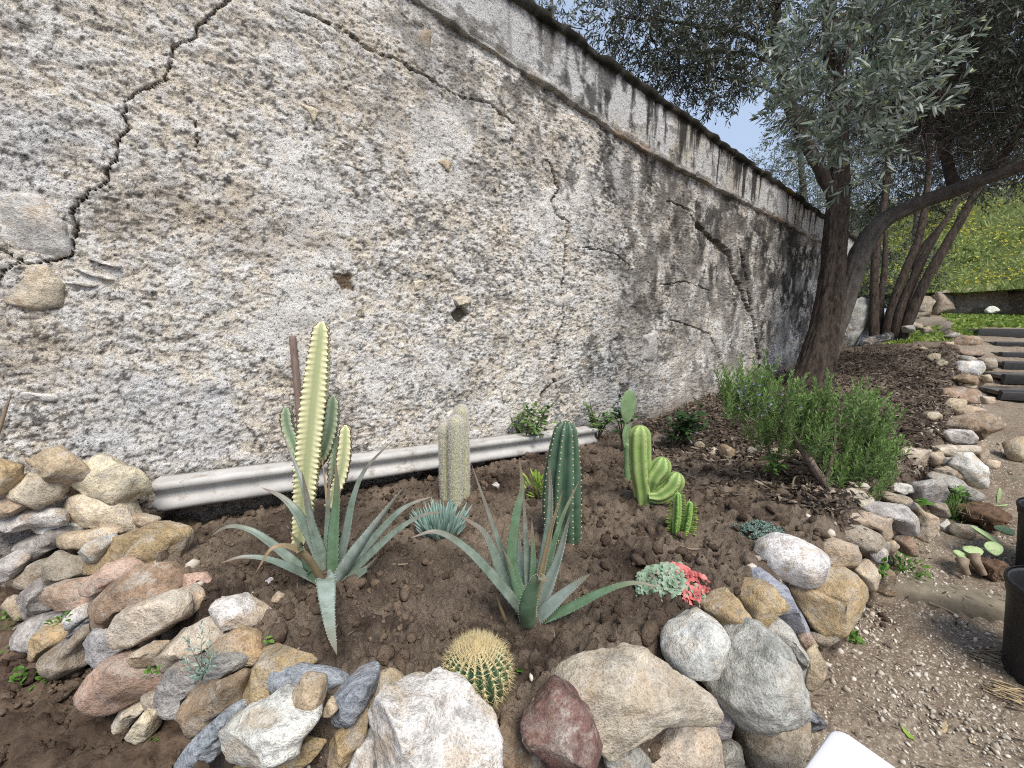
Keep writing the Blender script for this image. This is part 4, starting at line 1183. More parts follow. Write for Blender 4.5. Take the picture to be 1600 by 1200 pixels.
def stairs():
    spec = [(1566, 611, 4.5, .10), (1570, 586, 4.9, .10), (1572, 566, 5.3, .14), (1566, 551, 5.7, .10), (1556, 534, 6.2, .11), (1530, 514, 6.8, .17)]
    base = P(1600, 626, 4.5)
    e = empty('timber_stairs', base, 'flight of wet dark timber steps climbing at the right edge', 'steps')
    w = nrm(np.array([.93, -.37, 0])); fw = np.array([.37, .93, 0])
    tops = [P(px, py, t) for px, py, t, h in spec]
    for i, ((px, py, t, h), p) in enumerate(zip(spec, tops)):
        Lw = 2.0
        V, Q = box_geo(p + w * Lw / 2 + fw * .03 - np.array([0, 0, h / 2]), (Lw, .06, h), w, fw, jit=.012)
        bevel(obj('riser_board', V, [Q], M['timber'], e, False), .006)
        nxt = tops[i + 1] if i + 1 < len(tops) else p + fw * .9
        dep = max(.3, float((nxt - p) @ fw) - .062)
        V, Q = box_geo(p + w * Lw / 2 + fw * (.062 + dep / 2) - np.array([0, 0, .03]), (Lw, dep, .045), w, fw)
        bevel(obj('tread', V, [Q], M['tread'], e, False), .004)
def wet_tread():
    m = NM('wet_tread', .3, .5)
    a = m.noise(14, 5)
    m.base(m.mix(m.ramp(a, [(.4, 0), (.6, 1)]), (.06, .055, .05), (.16, .15, .135)))
    m.base(m.mix(m.ramp(m.noise(6, 5, .65), [(.42, 0), (.56, .9)]), m.b.inputs['Base Color'].links[0].from_socket, (.12, .088, .062)))
    m.rough(m.ramp(m.noise(5, 3), [(.4, .15), (.6, .8)])).bump(a, .5, .01)
    return m.m
M['tread'] = wet_tread()
stairs()

def lathe(prof, seg=48):
    pr = np.array(prof); th = np.linspace(0, 2 * np.pi, seg, endpoint=False)
    V = np.stack([pr[:, None, 0] * np.cos(th), pr[:, None, 0] * np.sin(th), pr[:, None, 1] + 0 * th], -1).reshape(-1, 3)
    return V, grid_faces(len(pr), seg, True)

def pot(c, h, r, label):
    e = empty('plant_pot', c, label, 'plant pot', 'black nursery pots')
    V, f = lathe([(.001, .012), (r * .8, .01), (r * .815, 0), (r * .82, .012), (r * .955, h * .86), (r * .965, h * .865), (r * .985, h * .87), (r, h * .985), (r * .985, h), (r * .955, h), (r * .94, h * .97), (r * .925, h * .85), (r * .80, .03), (.001, .025)])
    obj('pot_wall', V + c, f, M['pot'], e)
    V, f = lathe([(r * .988, h * .955), (r * 1.022, h * .957), (r * 1.032, h * .985), (r * 1.022, h * 1.012), (r * .99, h * 1.015)])
    obj('rim', V + c, f, M['pot'], e)
    V, f = lathe([(.001, h * .35), (r * .4, h * .36), (r * .85, h * .34)], 40)
    V = V + fbm(V * 30, 3, 5)[:, None] * np.array([0, 0, .02])
    obj('potting_soil', V + c, f, M['soil'], e)
def place_pot(px_left, py_rim, py_bot, t, h, r, label):
    c = P(px_left, py_bot, t); c[0] += r
    c[2] = float(ground_z(np.array([c[0]]), np.array([c[1]]))[0]) - .005
    pot(c, h, r, label)
place_pot(1580, 930, 1085, 1.52, .37, .17, 'empty black plastic pot at the right edge, the nearer and larger one')
place_pot(1592, 838, 950, 2.0, .34, .17, 'black plastic pot at the right edge, the farther one behind')

def table():
    zt = .5
    a = onz(1310, 1139, zt); b = onz(1262, 1206, zt); c = onz(1402, 1204, zt)
    u = nrm(np.array([*(c - a)[:2], 0])); v = nrm(np.array([*(b - a)[:2], 0]))
    e = empty('plastic_table', (a[0], a[1], .16), 'corner of a low white plastic table at the bottom edge', 'table')
    L, W, rad = .55, .45, .035
    def outline(inset, z):
        pts = []
        for cx, cy, a0 in ((rad, rad, 180), (L - rad, rad, 270), (L - rad, W - rad, 0), (rad, W - rad, 90)):
            for k in range(7):
                an = math.radians(a0 + 90 * k / 6); q = (cx + (rad - inset) * math.cos(an), cy + (rad - inset) * math.sin(an))
                pts.append(np.array([a[0], a[1], z]) + u * (q[0] - .01) + v * (q[1] - .01))
        return pts
    rings = [outline(.012, zt - .03), outline(0, zt - .03), outline(0, zt - .006), outline(.006, zt), outline(.03, zt + .001)]
    V = np.array(rings).reshape(-1, 3); m = len(rings[0])
    V = np.vstack([V, np.array(rings[-1]).mean(0)])
    tr = np.stack([np.arange(m) + 4 * m, (np.arange(m) + 1) % m + 4 * m, np.full(m, len(V) - 1)], 1)
    obj('table_top', V, [grid_faces(5, m, True), tr], M['whiteplastic'], e)
    for x_, y_ in ((.06, .06), (L - .06, .06), (.06, W - .06), (L - .06, W - .06)):
        p = np.array([a[0], a[1], 0]) + u * x_ + v * y_
        V, f, t2 = tube([p + [0, 0, .15], p + [0, 0, zt - .02]], [.018, .022], 6, 12)
        obj('leg', V, [f, t2], M['whiteplastic'], e)
table()

def retaining():
    e = empty('retaining_wall', P(1520, 492, 10.6), 'low grey cracked retaining wall at the foot of the flowering bank', 'wall')
    for x0, x1, y0, y1 in ((1405, 1452, 462, 500), (1453, 1489, 455, 496), (1490, 1560, 452, 492), (1561, 1660, 456, 492)):
        rock_px([(x0, y0 + 2), ((x0 + x1) / 2, y0 - 1), (x1, y0), (x1 + 1, y1), ((x0 + x1) / 2, y1 + 3), (x0 - 1, y1)], 10.6, 'greybrown', e, None, name='stone_block', smooth=.02, box=6, facets=2, rough=.05, thick=.7, sub=4, tint=.8)
retaining()
tag(rock_px([(1540, 484), (1548, 478), (1558, 480), (1562, 486), (1552, 490), (1542, 489)], 9.6, 'white', None, None, name='loose_stone', sub=3), 'white stone on the grass before the retaining wall', 'stone')
# ------------------------------------------------------------------ plant helpers
def spikes(p, d, L, w, a=.5):
    """N thin three-sided thorns"""
    p = np.asarray(p, float); d = nrm(d); N = len(p)
    L = np.broadcast_to(L, (N,)); w = np.broadcast_to(w, (N,))
    s1 = nrm(np.cross(d, RNG.normal(size=(N, 3)))); s2 = np.cross(d, s1)
    V = np.stack([p + s1 * w[:, None], p + (-.5 * s1 + .866 * s2) * w[:, None], p + (-.5 * s1 - .866 * s2) * w[:, None], p + d * L[:, None]], 1).reshape(-1, 3)
    i = np.arange(N)[:, None] * 4
    t = np.concatenate([i + [[0, 1, 3]], i + [[1, 2, 3]], i + [[2, 0, 3]]]).reshape(-1, 3)
    return V, t, np.repeat(np.broadcast_to(a, (N,)), 4)

def blades(base, d, side, L, W, droop=0.0, a=None, fold=.25, shape=(.3, 1.0, .72, .7)):
    """N pointed leaves of four triangles"""
    base = np.asarray(base, float); N = len(base); d = nrm(d); side = nrm(side - d * np.sum(side * d, 1, keepdims=True))
    up = np.cross(side, d)
    L = np.broadcast_to(L, (N,))[:, None]; W = np.broadcast_to(W, (N,))[:, None] * .5
    dz = np.zeros((1, 3)); dz[0, 2] = -1
    u1, w1, u2, w2 = shape
    def at_(u): return base + d * L * u + dz * droop * L * u * u
    m1, m2 = at_(u1), at_(u2)
    f = up * W * fold
    V = np.stack([base, m1 + side * W * w1 + f, m1 - side * W * w1 + f, m2 + side * W * w2 + f, m2 - side * W * w2 + f, at_(1.0)], 1).reshape(-1, 3)
    i = np.arange(N)[:, None] * 6
    t = np.concatenate([i + [[0, 2, 1]], i + [[1, 2, 4]], i + [[1, 4, 3]], i + [[3, 4, 5]]]).reshape(-1, 3)
    if a is None: a = RNG.uniform(0, 1, N)
    return V, t, np.repeat(a, 6)

def rdir(n): return nrm(RNG.normal(size=(n, 3)))

def PV(px, py, base, dy=0.0):
    """point on the upright plane through a plant's base, facing the camera"""
    d = ray(px, py); return CAM + d * ((base[1] + dy) / d[1])

def scale_at(base): return float((base - CAM) @ CF) / F     # metres per photograph pixel

def column(pts, R, nrib, depth, rings=70, sub=6, power=1.0, wav=0.0, wfreq=40, dome=True, twist=0.0, seed=0, rough=.01, front=None, saw=False):
    C = catmull(pts, rings); T, A, B = frames(C)
    if front is not None:
        A = nrm(front - T * (T @ front)[:, None]); B = np.cross(T, A)
    seg = nrib * sub; th = np.linspace(0, 2 * np.pi, seg, endpoint=False)
    s = np.concatenate([[0], np.cumsum(np.linalg.norm(np.diff(C, axis=0), axis=1))]); Ltot = s[-1]
    u = s / Ltot
    r = np.interp(u, np.linspace(0, 1, len(R)), R)
    if dome:
        Rt = R[-1] * 1.25
        k = np.clip((s - (Ltot - Rt)) / Rt, 0, 1); r = r * np.sqrt(np.clip(1 - k ** 2.2, 0.0004, 1))
    w = (.5 + .5 * np.cos(nrib * th)) ** power
    prof = 1 - depth * (1 - w)
    rr_ = r[:, None] * prof[None]
    if wav:
        ph = np.random.default_rng(seed).uniform(0, 6.28, nrib)[(np.arange(seg) + sub // 2) // sub % nrib]
        wv_ = np.sin(u[:, None] * wfreq + ph[None])
        if saw: wv_ = (.6 + .8 * (.5 + .5 * fbm(np.stack([u[:, None] * 60 + 0 * ph[None], ph[None] * 9 + 0 * u[:, None], 1 + 0 * u[:, None] * ph[None]], -1), 2, seed))) * 1 - 2 * np.abs(np.sin(u[:, None] * wfreq * .5 + ph[None])) ** .7
        rr_ = rr_ * (1 + wav * w[None] * wv_)
    D = A[:, None] * np.cos(th + twist)[None, :, None] + B[:, None] * np.sin(th + twist)[None, :, None]
    V = C[:, None] + D * rr_[..., None]
    V = V + D * (fbm(V * 25, 2, seed) * rough * r[:, None])[..., None]
    v = np.broadcast_to(w[None], rr_.shape)
    Vf = np.vstack([V.reshape(-1, 3), C[-1]]); k = len(Vf) - 1
    a = np.arange(seg); b = (a + 1) % seg
    tri = np.stack([a + (rings - 1) * seg, b + (rings - 1) * seg, np.full(seg, k)], 1)
    crest = V[:, ::sub]; cn = D[:, ::sub]
    att = np.append(v.reshape(-1), 1.0)
    return Vf, grid_faces(rings, seg, True), tri, att, crest, cn, T, u

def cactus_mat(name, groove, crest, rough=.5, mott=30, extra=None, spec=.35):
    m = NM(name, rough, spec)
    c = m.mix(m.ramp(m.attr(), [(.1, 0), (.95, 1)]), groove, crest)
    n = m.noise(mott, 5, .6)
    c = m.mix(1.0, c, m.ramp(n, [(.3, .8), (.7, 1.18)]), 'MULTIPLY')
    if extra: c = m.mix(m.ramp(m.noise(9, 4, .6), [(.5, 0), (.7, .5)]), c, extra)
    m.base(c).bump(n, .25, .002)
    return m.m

M['aloe'] = None
def aloe_mat(name, c1, c2, tip):
    m = NM(name, .42, .4)
    n = m.noise(22, 5, .6); st = m.noise(30, 4, .6, m.co((1, 1, .25)))
    c = m.mix(m.ramp(n, [(.35, 0), (.65, 1)]), c1, c2)
    c = m.mix(m.ramp(st, [(.55, 0), (.68, .6)]), c, (.13, .15, .09))
    c = m.mix(m.ramp(m.noise(60, 5, .7), [(.6, 0), (.7, .5)]), c, (.3, .32, .26))
    c = m.mix(m.ramp(m.attr(), [(.55, 0), (1.0, .85)]), c, tip)
    m.base(c).bump(n, .15, .002)
    return m.m
M['aloe'] = aloe_mat('aloe_leaf', (.115, .155, .115), (.215, .265, .22), (.20, .13, .105))
M['aloe_pale'] = aloe_mat('aloe_leaf_pale', (.20, .255, .215), (.32, .375, .335), (.2, .16, .11))
M['aloe_green'] = aloe_mat('aloe_leaf_green', (.09, .16, .08), (.15, .24, .15), (.22, .14, .1))
M['aloe_dry'] = aloe_mat('aloe_leaf_dry', (.2, .16, .09), (.3, .22, .12), (.26, .17, .1))
M['tooth'] = simple('pale_teeth', (.5, .46, .34), (.6, .55, .42), 20, .6, .1, .001)
M['spine_gold'] = leaf_mat('golden_spine', (.62, .48, .22), (.86, .76, .48), .5, .3)
M['spine_grey'] = leaf_mat('grey_spine', (.12, .1, .1), (.35, .33, .3), .6, 0)
M['spine_brown'] = leaf_mat('brown_thorn', (.10, .045, .03), (.2, .1, .065), .7, 0)
M['wool'] = leaf_mat('white_wool', (.70, .68, .6), (.88, .86, .8), .8, .35)
M['areole'] = simple('cream_areole', (.5, .43, .27), (.62, .56, .4), 40, .9, .2, .001)

# ------------------------------------------------------------------ aloes
def aloe(base_px, leaves, label):
    b0 = bed_at(*base_px)
    e = empty('aloe_plant', b0, label, 'aloe')
    sc = scale_at(b0)
    for pts, wpx, dt, mat, near in leaves:
        n = 26; wpx = wpx * .84
        P3 = []
        for k, (x, y) in enumerate(pts):
            u = k / (len(pts) - 1)
            q = PV(x, y, b0, near + dt * u ** .8)
            P3.append(q)
        C = catmull(P3, n); T = nrm(np.gradient(C, axis=0))
        out = C[-1] - C[0]; out[2] = 0
        if np.linalg.norm(out) < .02: out = np.array([0, -1., 0])
        w0 = nrm(np.cross(np.array([0, 0, 1.]), out))
        view = nrm(C - CAM)
        wv = nrm(np.cross(T, view)); wv = np.where((wv @ w0 < 0)[:, None], -wv, wv)
        W = nrm(w0[None] * .45 + wv * .8); W = nrm(W - T * np.sum(W * T, 1, keepdims=True))
        Nn = np.cross(T, W)
        axis_dir = np.array([b0[0], b0[1], b0[2] + .3]) - C
        sg = np.sign(np.sum(Nn * axis_dir, 1)); sg[:] = 1 if sg.mean() >= 0 else -1
        Nn = Nn * sg[:, None]
        u = np.linspace(0, 1, n)
        wd_ = wpx * sc * .5 * (np.clip(1 - u ** 1.6, 0, 1) ** .8 * (.86 + .3 * np.sin(np.pi * np.minimum(u * 1.8, 1)) * .5) + .02)
        th_ = wd_ * (.42 - .18 * u)
        cs = [(-1, .0, .55), (-.72, -.22, .1), (-.3, -.52, -.2), (0, -.62, -.25), (.3, -.52, -.2), (.72, -.22, .1), (1, .0, .55), (.7, .16, .35), (.3, -.02, .1), (0, -.1, .0), (-.3, -.02, .1), (-.7, .16, .35)]
        V = np.array([C + W * (a * wd_)[:, None] + Nn * (b * th_ * 1.5 + c * wd_ * .28)[:, None] for a, b, c in cs]).transpose(1, 0, 2)
        m = len(cs)
        Vf = np.vstack([V.reshape(-1, 3), C[-1] + T[-1] * .004]); k = len(Vf) - 1
        a_ = np.arange(m); b_ = (a_ + 1) % m
        tri = np.stack([a_ + (n - 1) * m, b_ + (n - 1) * m, np.full(m, k)], 1)
        att = np.append(np.repeat(u, m), 1.)
        lf = obj('leaf', Vf, [grid_faces(n, m, True), tri], M[mat], e, attr=att)
        cnt = 26
        pu = np.linspace(.08, .9, cnt)
        g = Geo()
        for s_, idx in ((-1, 0), (1, 6)):
            ed = np.array([np.interp(pu, u, V[:, idx, q]) for q in range(3)]).T
            Wd = np.array([np.interp(pu, u, W[:, q]) for q in range(3)]).T * s_
            Td = np.array([np.interp(pu, u, T[:, q]) for q in range(3)]).T
            vv, tt, aa = spikes(ed - Wd * .001, Wd + Td * .4, sc * wpx * .055 * (1 - .4 * pu) + .0008, sc * wpx * .02 + .0004)
            g.add(vv, tris=tt, a=aa)
        g.build('leaf_teeth', M['tooth'], lf, False)['kind'] = 'stuff'
    return e

def r2(pts): return [(400 + x * .4375, 480 + y * .4375) for x, y in pts]
aloe((512, 912), [
 (r2([(262, 990), (230, 880), (190, 740), (165, 590)]), 26, .02, 'aloe', .02),
 (r2([(250, 975), (215, 860), (150, 740), (95, 680), (22, 645)]), 25, .06, 'aloe', .01),
 (r2([(262, 960), (255, 800), (262, 590)]), 18, .06, 'aloe', .04),
 (r2([(272, 975), (278, 800), (290, 660), (284, 540)]), 24, .02, 'aloe_green', .0),
 (r2([(285, 970), (320, 820), (345, 690), (390, 580), (485, 478)]), 19, .12, 'aloe', .05),
 (r2([(285, 985), (350, 880), (430, 770), (537, 632)]), 27, -.03, 'aloe_pale', -.01),
 (r2([(290, 985), (400, 850), (500, 740), (560, 700), (632, 676)]), 17, .10, 'aloe', .02),
 (r2([(290, 995), (400, 890), (500, 800), (590, 745), (672, 730)]), 17, .0, 'aloe', .0),
 (r2([(285, 1000), (350, 965), (400, 930), (437, 888)]), 20, -.06, 'aloe', -.01),
 ([(505, 912), (462, 880), (420, 846), (388, 827), (352, 824), (312, 852)], 18, -.02, 'aloe', .02),
 ([(505, 912), (465, 892), (420, 874), (380, 870), (346, 879)], 15, -.12, 'aloe', -.02),
 ([(503, 908), (480, 872), (455, 855), (425, 857), (400, 894)], 15, -.16, 'aloe_dry', -.04),
 (r2([(250, 960), (255, 720), (235, 530)]), 10, .14, 'aloe_dry', .05),
 (r2([(240, 960), (180, 680), (140, 560), (95, 452)]), 13, .16, 'aloe', .07),
 (r2([(230, 985), (190, 940), (160, 860), (120, 800)]), 20, -.05, 'aloe_green', -.02),
 ([(508, 912), (509, 905), (512, 945), (517, 985), (526, 1022)], 31, -.40, 'aloe_pale', -.06),
], 'grey-green aloe on the left, one broad leaf hanging down over the soil')
aloe((835, 972), [
 (r2([(985, 1110), (910, 950), (850, 790), (770, 562)]), 20, .08, 'aloe', .04),
 (r2([(985, 1110), (915, 930), (930, 740), (950, 650), (941, 540)]), 24, .04, 'aloe_green', .02),
 (r2([(980, 1090), (965, 860), (955, 650)]), 17, .08, 'aloe', .03),
 (r2([(980, 1090), (945, 930), (935, 760)]), 24, .10, 'aloe_pale', .06),
 (r2([(990, 1100), (1035, 860), (1052, 700), (1046, 540)]), 22, .05, 'aloe', .02),
 (r2([(990, 1100), (1040, 930), (1090, 760), (1155, 618)]), 17, .10, 'aloe_green', .04),
 (r2([(990, 1110), (1040, 1000), (1085, 880), (1121, 738)]), 31, -.02, 'aloe_pale', .0),
 (r2([(985, 1100), (1020, 950), (1058, 780), (1096, 655)]), 15, .0, 'aloe_dry', -.02),
 (r2([(985, 1090), (990, 900), (985, 755)]), 16, .05, 'aloe_green', .02),
 (r2([(980, 1115), (900, 1010), (850, 880), (810, 800), (722, 740)]), 25, -.03, 'aloe', .0),
 (r2([(975, 1120), (880, 1000), (760, 870), (650, 803), (555, 822)]), 21, -.10, 'aloe', -.02),
 (r2([(995, 1120), (1060, 1060), (1130, 1000), (1195, 952)]), 28, -.06, 'aloe_pale', -.02),
 (r2([(990, 1130), (1120, 1075), (1230, 1020), (1340, 985), (1447, 1000)]), 19, -.09, 'aloe_green', -.02),
 (r2([(960, 1120), (935, 1050), (905, 930), (880, 860)]), 22, -.03, 'aloe_green', -.01),
 (r2([(975, 1135), (970, 1080), (985, 1010), (1010, 965), (1043, 980)]), 33, -.12, 'aloe_green', -.05),
 (r2([(890, 1120), (868, 1060), (855, 1005)]), 8, -.02, 'aloe_dry', -.02),
], 'grey-green aloe on the right with a stubby curled leaf in front')

# ------------------------------------------------------------------ variegated euphorbia
def euph_mat(name, core, edge):
    m = NM(name, .5, .35)
    st = m.noise(40, 5, .6, m.co((1, 1, 2.2)))
    c = m.mix(m.ramp(m.attr(), [(.0, 0), (.4, 1)]), core, edge)
    c = m.mix(m.ramp(st, [(.5, 0), (.66, .55)]), c, tuple(.5 * (a + b) * .8 for a, b in zip(core, edge)))
    m.base(c).bump(st, .2, .002)
    return m.m
M['euph_y'] = euph_mat('variegated_yellow', (.40, .45, .25), (.74, .72, .43))
M['euph_g'] = euph_mat('variegated_grey_green', (.17, .24, .16), (.38, .45, .31))
def euphorbia():
    b0 = bed_at(478, 868); b0 = b0 + np.array([0, .12, .0])
    b0[2] = bed_h(b0[0], b0[1])[0]
    e = empty('candelabra_euphorbia', b0, 'tall variegated yellow euphorbia with wavy brown-edged ribs', 'euphorbia')
    sc = scale_at(b0)
    def arm(pts, wpx, mat, dy, seed, label=None, tw=.70):
        C = [PV(x, y, b0, dy) for x, y in pts]
        Rb = [w * sc * .5 for w in wpx]
        V, q, t, a, crest, cn, T, u = column(C, [r * 1.16 for r in Rb], 4, .68, 240 if len(pts) > 5 else 130, 14, 2.6, .10, 6.28 * np.hypot(pts[0][0] - pts[-1][0], pts[0][1] - pts[-1][1]) / 8.5, True, twist=tw, seed=seed, front=nrm(CAM - b0), saw=True)
        o = obj('stem', V, [q, t], M[mat], e, attr=a)
        if label: o['label'] = label
        g = Geo()
        ids = np.arange(2, len(T) - 1, 3 if len(pts) > 5 else 2)
        for k in range(4):
            p = crest[ids, k]; n = cn[ids, k]
            for jj in (-.5, .5):
                vv, tt, aa = spikes(p - n * .001, n + T[ids] * jj + rdir(len(ids)) * .2, .006, .0028, RNG.uniform(0, 1, len(ids)))
                g.add(vv, tris=tt, a=aa)
        g.build('thorns', M['spine_brown'], o, False)['kind'] = 'stuff'
    arm([(470, 850), (478, 760), (485, 690), (494, 600), (500, 540), (503, 503)], (28, 34, 40, 42, 42, 36, 24), 'euph_y', 0, 11, 'tallest stem, pale yellow with a green midline')
    arm([(476, 740), (466, 712), (450, 668), (447, 636)], (12, 21, 21, 18), 'euph_g', .04, 12, 'grey-green side arm on the left')
    arm([(490, 735), (504, 712), (516, 670), (521, 618)], (12, 25, 26, 20), 'euph_g', .06, 13, 'grey-green side arm on the right')
    arm([(515, 790), (532, 745), (538, 705), (540, 664)], (16, 22, 24, 18), 'euph_y', -.03, 14, 'short pale yellow arm on the right')
    arm([(520, 770), (524, 720), (528, 680)], (16, 24, 18), 'euph_g', .07, 15)
euphorbia()

# ------------------------------------------------------------------ white-haired columnar cactus
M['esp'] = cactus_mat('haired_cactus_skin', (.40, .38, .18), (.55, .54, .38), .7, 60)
def espostoa():
    b0 = bed_at(710, 786)
    e = empty('hairy_cactus', b0, 'cluster of three white-haired columnar cacti yellowing at the base', 'cactus')
    sc = scale_at(b0)
    for (x0, y0, x1, y1, w, dy) in ((699, 785, 696, 662, 20, .01), (712, 788, 712, 651, 21, -.03), (724, 782, 720, 634, 21, .04)):
        C = [PV(x0, y0 + 6, b0, dy), PV((x0 + x1) / 2, (y0 + y1) / 2, b0, dy), PV(x1, y1, b0, dy)]
        V, q, t, a, crest, cn, T, u = column(C, [w * sc * .44, w * sc * .5, w * sc * .5, w * sc * .47], 20, .12, 60, 4)
        o = obj('stem', V, [q, t], M['esp'], e, attr=a)
        N = 9000
        ri = np.clip((RNG.uniform(0, 1, N) ** .75 * 59).astype(int), 0, 58); ci = RNG.integers(0, 20, N)
        p = crest[ri, ci] + (crest[ri + 1, ci] - crest[ri, ci]) * RNG.uniform(0, 1, (N, 1)); n = cn[ri, ci]
        top = (ri / 59.) ** 3
        p = p + rdir(N) * w * sc * .06
        dd = n * .8 + rdir(N) * .8 + T[ri] * (.5 + top)[:, None]
        vv, tt, aa = spikes(p, dd, RNG.uniform(.006, .013, N) * (1 + .5 * top), .0008, RNG.uniform(0, 1, N))
        g = Geo(); g.add(vv, tris=tt, a=aa)
        h = g.build('hair', M['wool'], o, False); h['kind'] = 'stuff'
espostoa()

# ------------------------------------------------------------------ dark green ribbed column
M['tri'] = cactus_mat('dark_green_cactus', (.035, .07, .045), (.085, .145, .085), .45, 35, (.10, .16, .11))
def trichocereus():
    b0 = bed_at(880, 850)
    e = empty('columnar_cactus', b0, 'single thick dark green ribbed cactus behind the right aloe', 'cactus')
    sc = scale_at(b0)
    C = [PV(880, 856, b0), PV(877, 790, b0), PV(880, 720, b0), PV(885, 657, b0)]
    w = 58 * sc * .5
    V, q, t, a, crest, cn, T, u = column(C, [w * .92, w * 1.04, w * 1.05, w * .98, w * .78, w * .52], 8, .27, 90, 12, .8)
    o = obj('stem', V, [q, t], M['tri'], e, attr=a)
    g = Geo(); gs = Geo()
    D, Fc = ico(1)
    for k in range(8):
        for i in range(4, 90, 4):
            p = crest[i, k]; n = cn[i, k]
            g.add(p + D * .0031, tris=Fc)
            vv, tt, aa = spikes(np.repeat(p[None], 4, 0), n + rdir(4) * .8, .008, .0005); gs.add(vv, tris=tt, a=aa)
    g.build('areoles', M['areole'], o)['kind'] = 'stuff'; gs.build('spines', M['spine_gold'], o, False)['kind'] = 'stuff'
trichocereus()

# ------------------------------------------------------------------ light green branching cactus
M['cer'] = cactus_mat('light_green_cactus', (.16, .26, .07), (.34, .44, .15), .6, 18, (.42, .44, .2))
def cereus():
    b0 = bed_at(1006, 795)
    e = empty('branching_cactus', b0, 'light green ribbed cactus with three plump arms on its right', 'cactus')
    sc = scale_at(b0)
    for pts, w, dy, nr in (([(1006, 800), (1006, 770), (1001, 730), (1000, 690), (1001, 664)], (28, 31, 33, 33, 32), 0, 6),
                           ([(1016, 768), (1020, 748), (1032, 730), (1037, 714)], (14, 29, 32, 30), -.02, 6), ([(1012, 776), (1030, 775), (1050, 760), (1060, 738)], (14, 26, 29, 29), -.045, 6),
                           ([(1012, 770), (1014, 745), (1020, 721)], (16, 24, 20), .03, 6)):
        C = [PV(x, y, b0, dy) for x, y in pts]
        V, q, t, a, crest, cn, T, u = column(C, [x * sc * .5 for x in w], nr, .2, 60, 10, .9)
        o = obj('stem' if nr and len(pts) == 5 else 'arm', V, [q, t], M['cer'], e, attr=a)
        g = Geo()
        for k in range(nr):
            for i in range(3, 60, 4):
                vv, tt, aa = spikes(np.repeat(crest[i, k][None], 5, 0), cn[i, k] + rdir(5) * .8, RNG.uniform(.004, .010, 5), .0007, RNG.uniform(0, 1, 5)); g.add(vv, tris=tt, a=aa)
        g.build('spines', M['spine_grey'], o, False)['kind'] = 'stuff'
cereus()

# ------------------------------------------------------------------ prickly pear
M['opu'] = leaf_mat('prickly_pear', (.13, .20, .10), (.19, .28, .13), .55, 0, .3, 20)
M['opu2'] = leaf_mat('pale_prickly_pear', (.27, .38, .17), (.36, .46, .22), .5, 0, .35, 14)
def pad(c, ax, up, nrm_, w, h, T, parent, mat, name='pad', spots=True, seed=0):
    D, Fc = ico(4)
    y = D[:, 1]; wid = 1 + .18 * y - .12 * y * y
    V = c + np.outer(D[:, 0] * wid * w / 2, ax) + np.outer(y * h / 2, up) + np.outer(D[:, 2] * T / 2 * np.sqrt(np.clip(1 - .3 * np.hypot(D[:, 0], y) ** 2, 0, 1)) + .06 * w * D[:, 0] ** 2, nrm_)
    V = V + np.outer(fbm(D * 2.5 + seed, 3, 9) * .003, nrm_)
    o = obj(name, V, [Fc], M[mat], parent, attr=np.clip(.5 + .5 * fbm(D * 2, 3, seed), 0, 1))
    if spots:
        N = 34; q = RNG.uniform(-.85, .85, (N, 2)); q = q[np.hypot(q[:, 0], q[:, 1]) < .88]
        z = np.sqrt(1 - (q ** 2).sum(1)); wid = 1 + .18 * q[:, 1] - .12 * q[:, 1] ** 2
        g = Geo()
        for s in (1, -1):
            p = c + np.outer(q[:, 0] * wid * w / 2, ax) + np.outer(q[:, 1] * h / 2, up) + np.outer(s * z * T / 2 * .93 + .06 * w * q[:, 0] ** 2, nrm_)
            vv, tt, aa = spikes(p, np.repeat(nrm_[None] * s, len(p), 0) + rdir(len(p)) * .4, .005, .0016); g.add(vv, tris=tt, a=aa)
        g.build('areoles', M['areole'], o, False)
    return o
def opuntia():
    b0 = bed_at(980, 752)
    e = empty('prickly_pear', b0, 'young prickly pear of two stacked pads on a thin stalk by the wall', 'cactus')
    sc = scale_at(b0)
    V, f, t = tube([PV(980, 756, b0), PV(980, 725, b0), PV(981, 692, b0)], [5 * sc, 4.5 * sc, 6 * sc], 16, 12, .1, 30)
    obj('stalk', V, [f, t], M['opu'], e, attr=np.full(len(V), .6))
    ax = nrm(np.array([1, .25, 0])); n = nrm(np.array([.25, -1, 0]))
    pad(PV(979, 682, b0), nrm(np.array([.75, .6, 0])), np.array([0, 0, 1.]), nrm(np.array([.6, -.75, 0])), 24 * sc, 42 * sc, .014, e, 'opu', seed=3)
    pad(PV(981, 636, b0, -.01), ax, nrm(np.array([.03, 0, 1.])), n, 26 * sc, 52 * sc, .014, e, 'opu', seed=5)
opuntia()

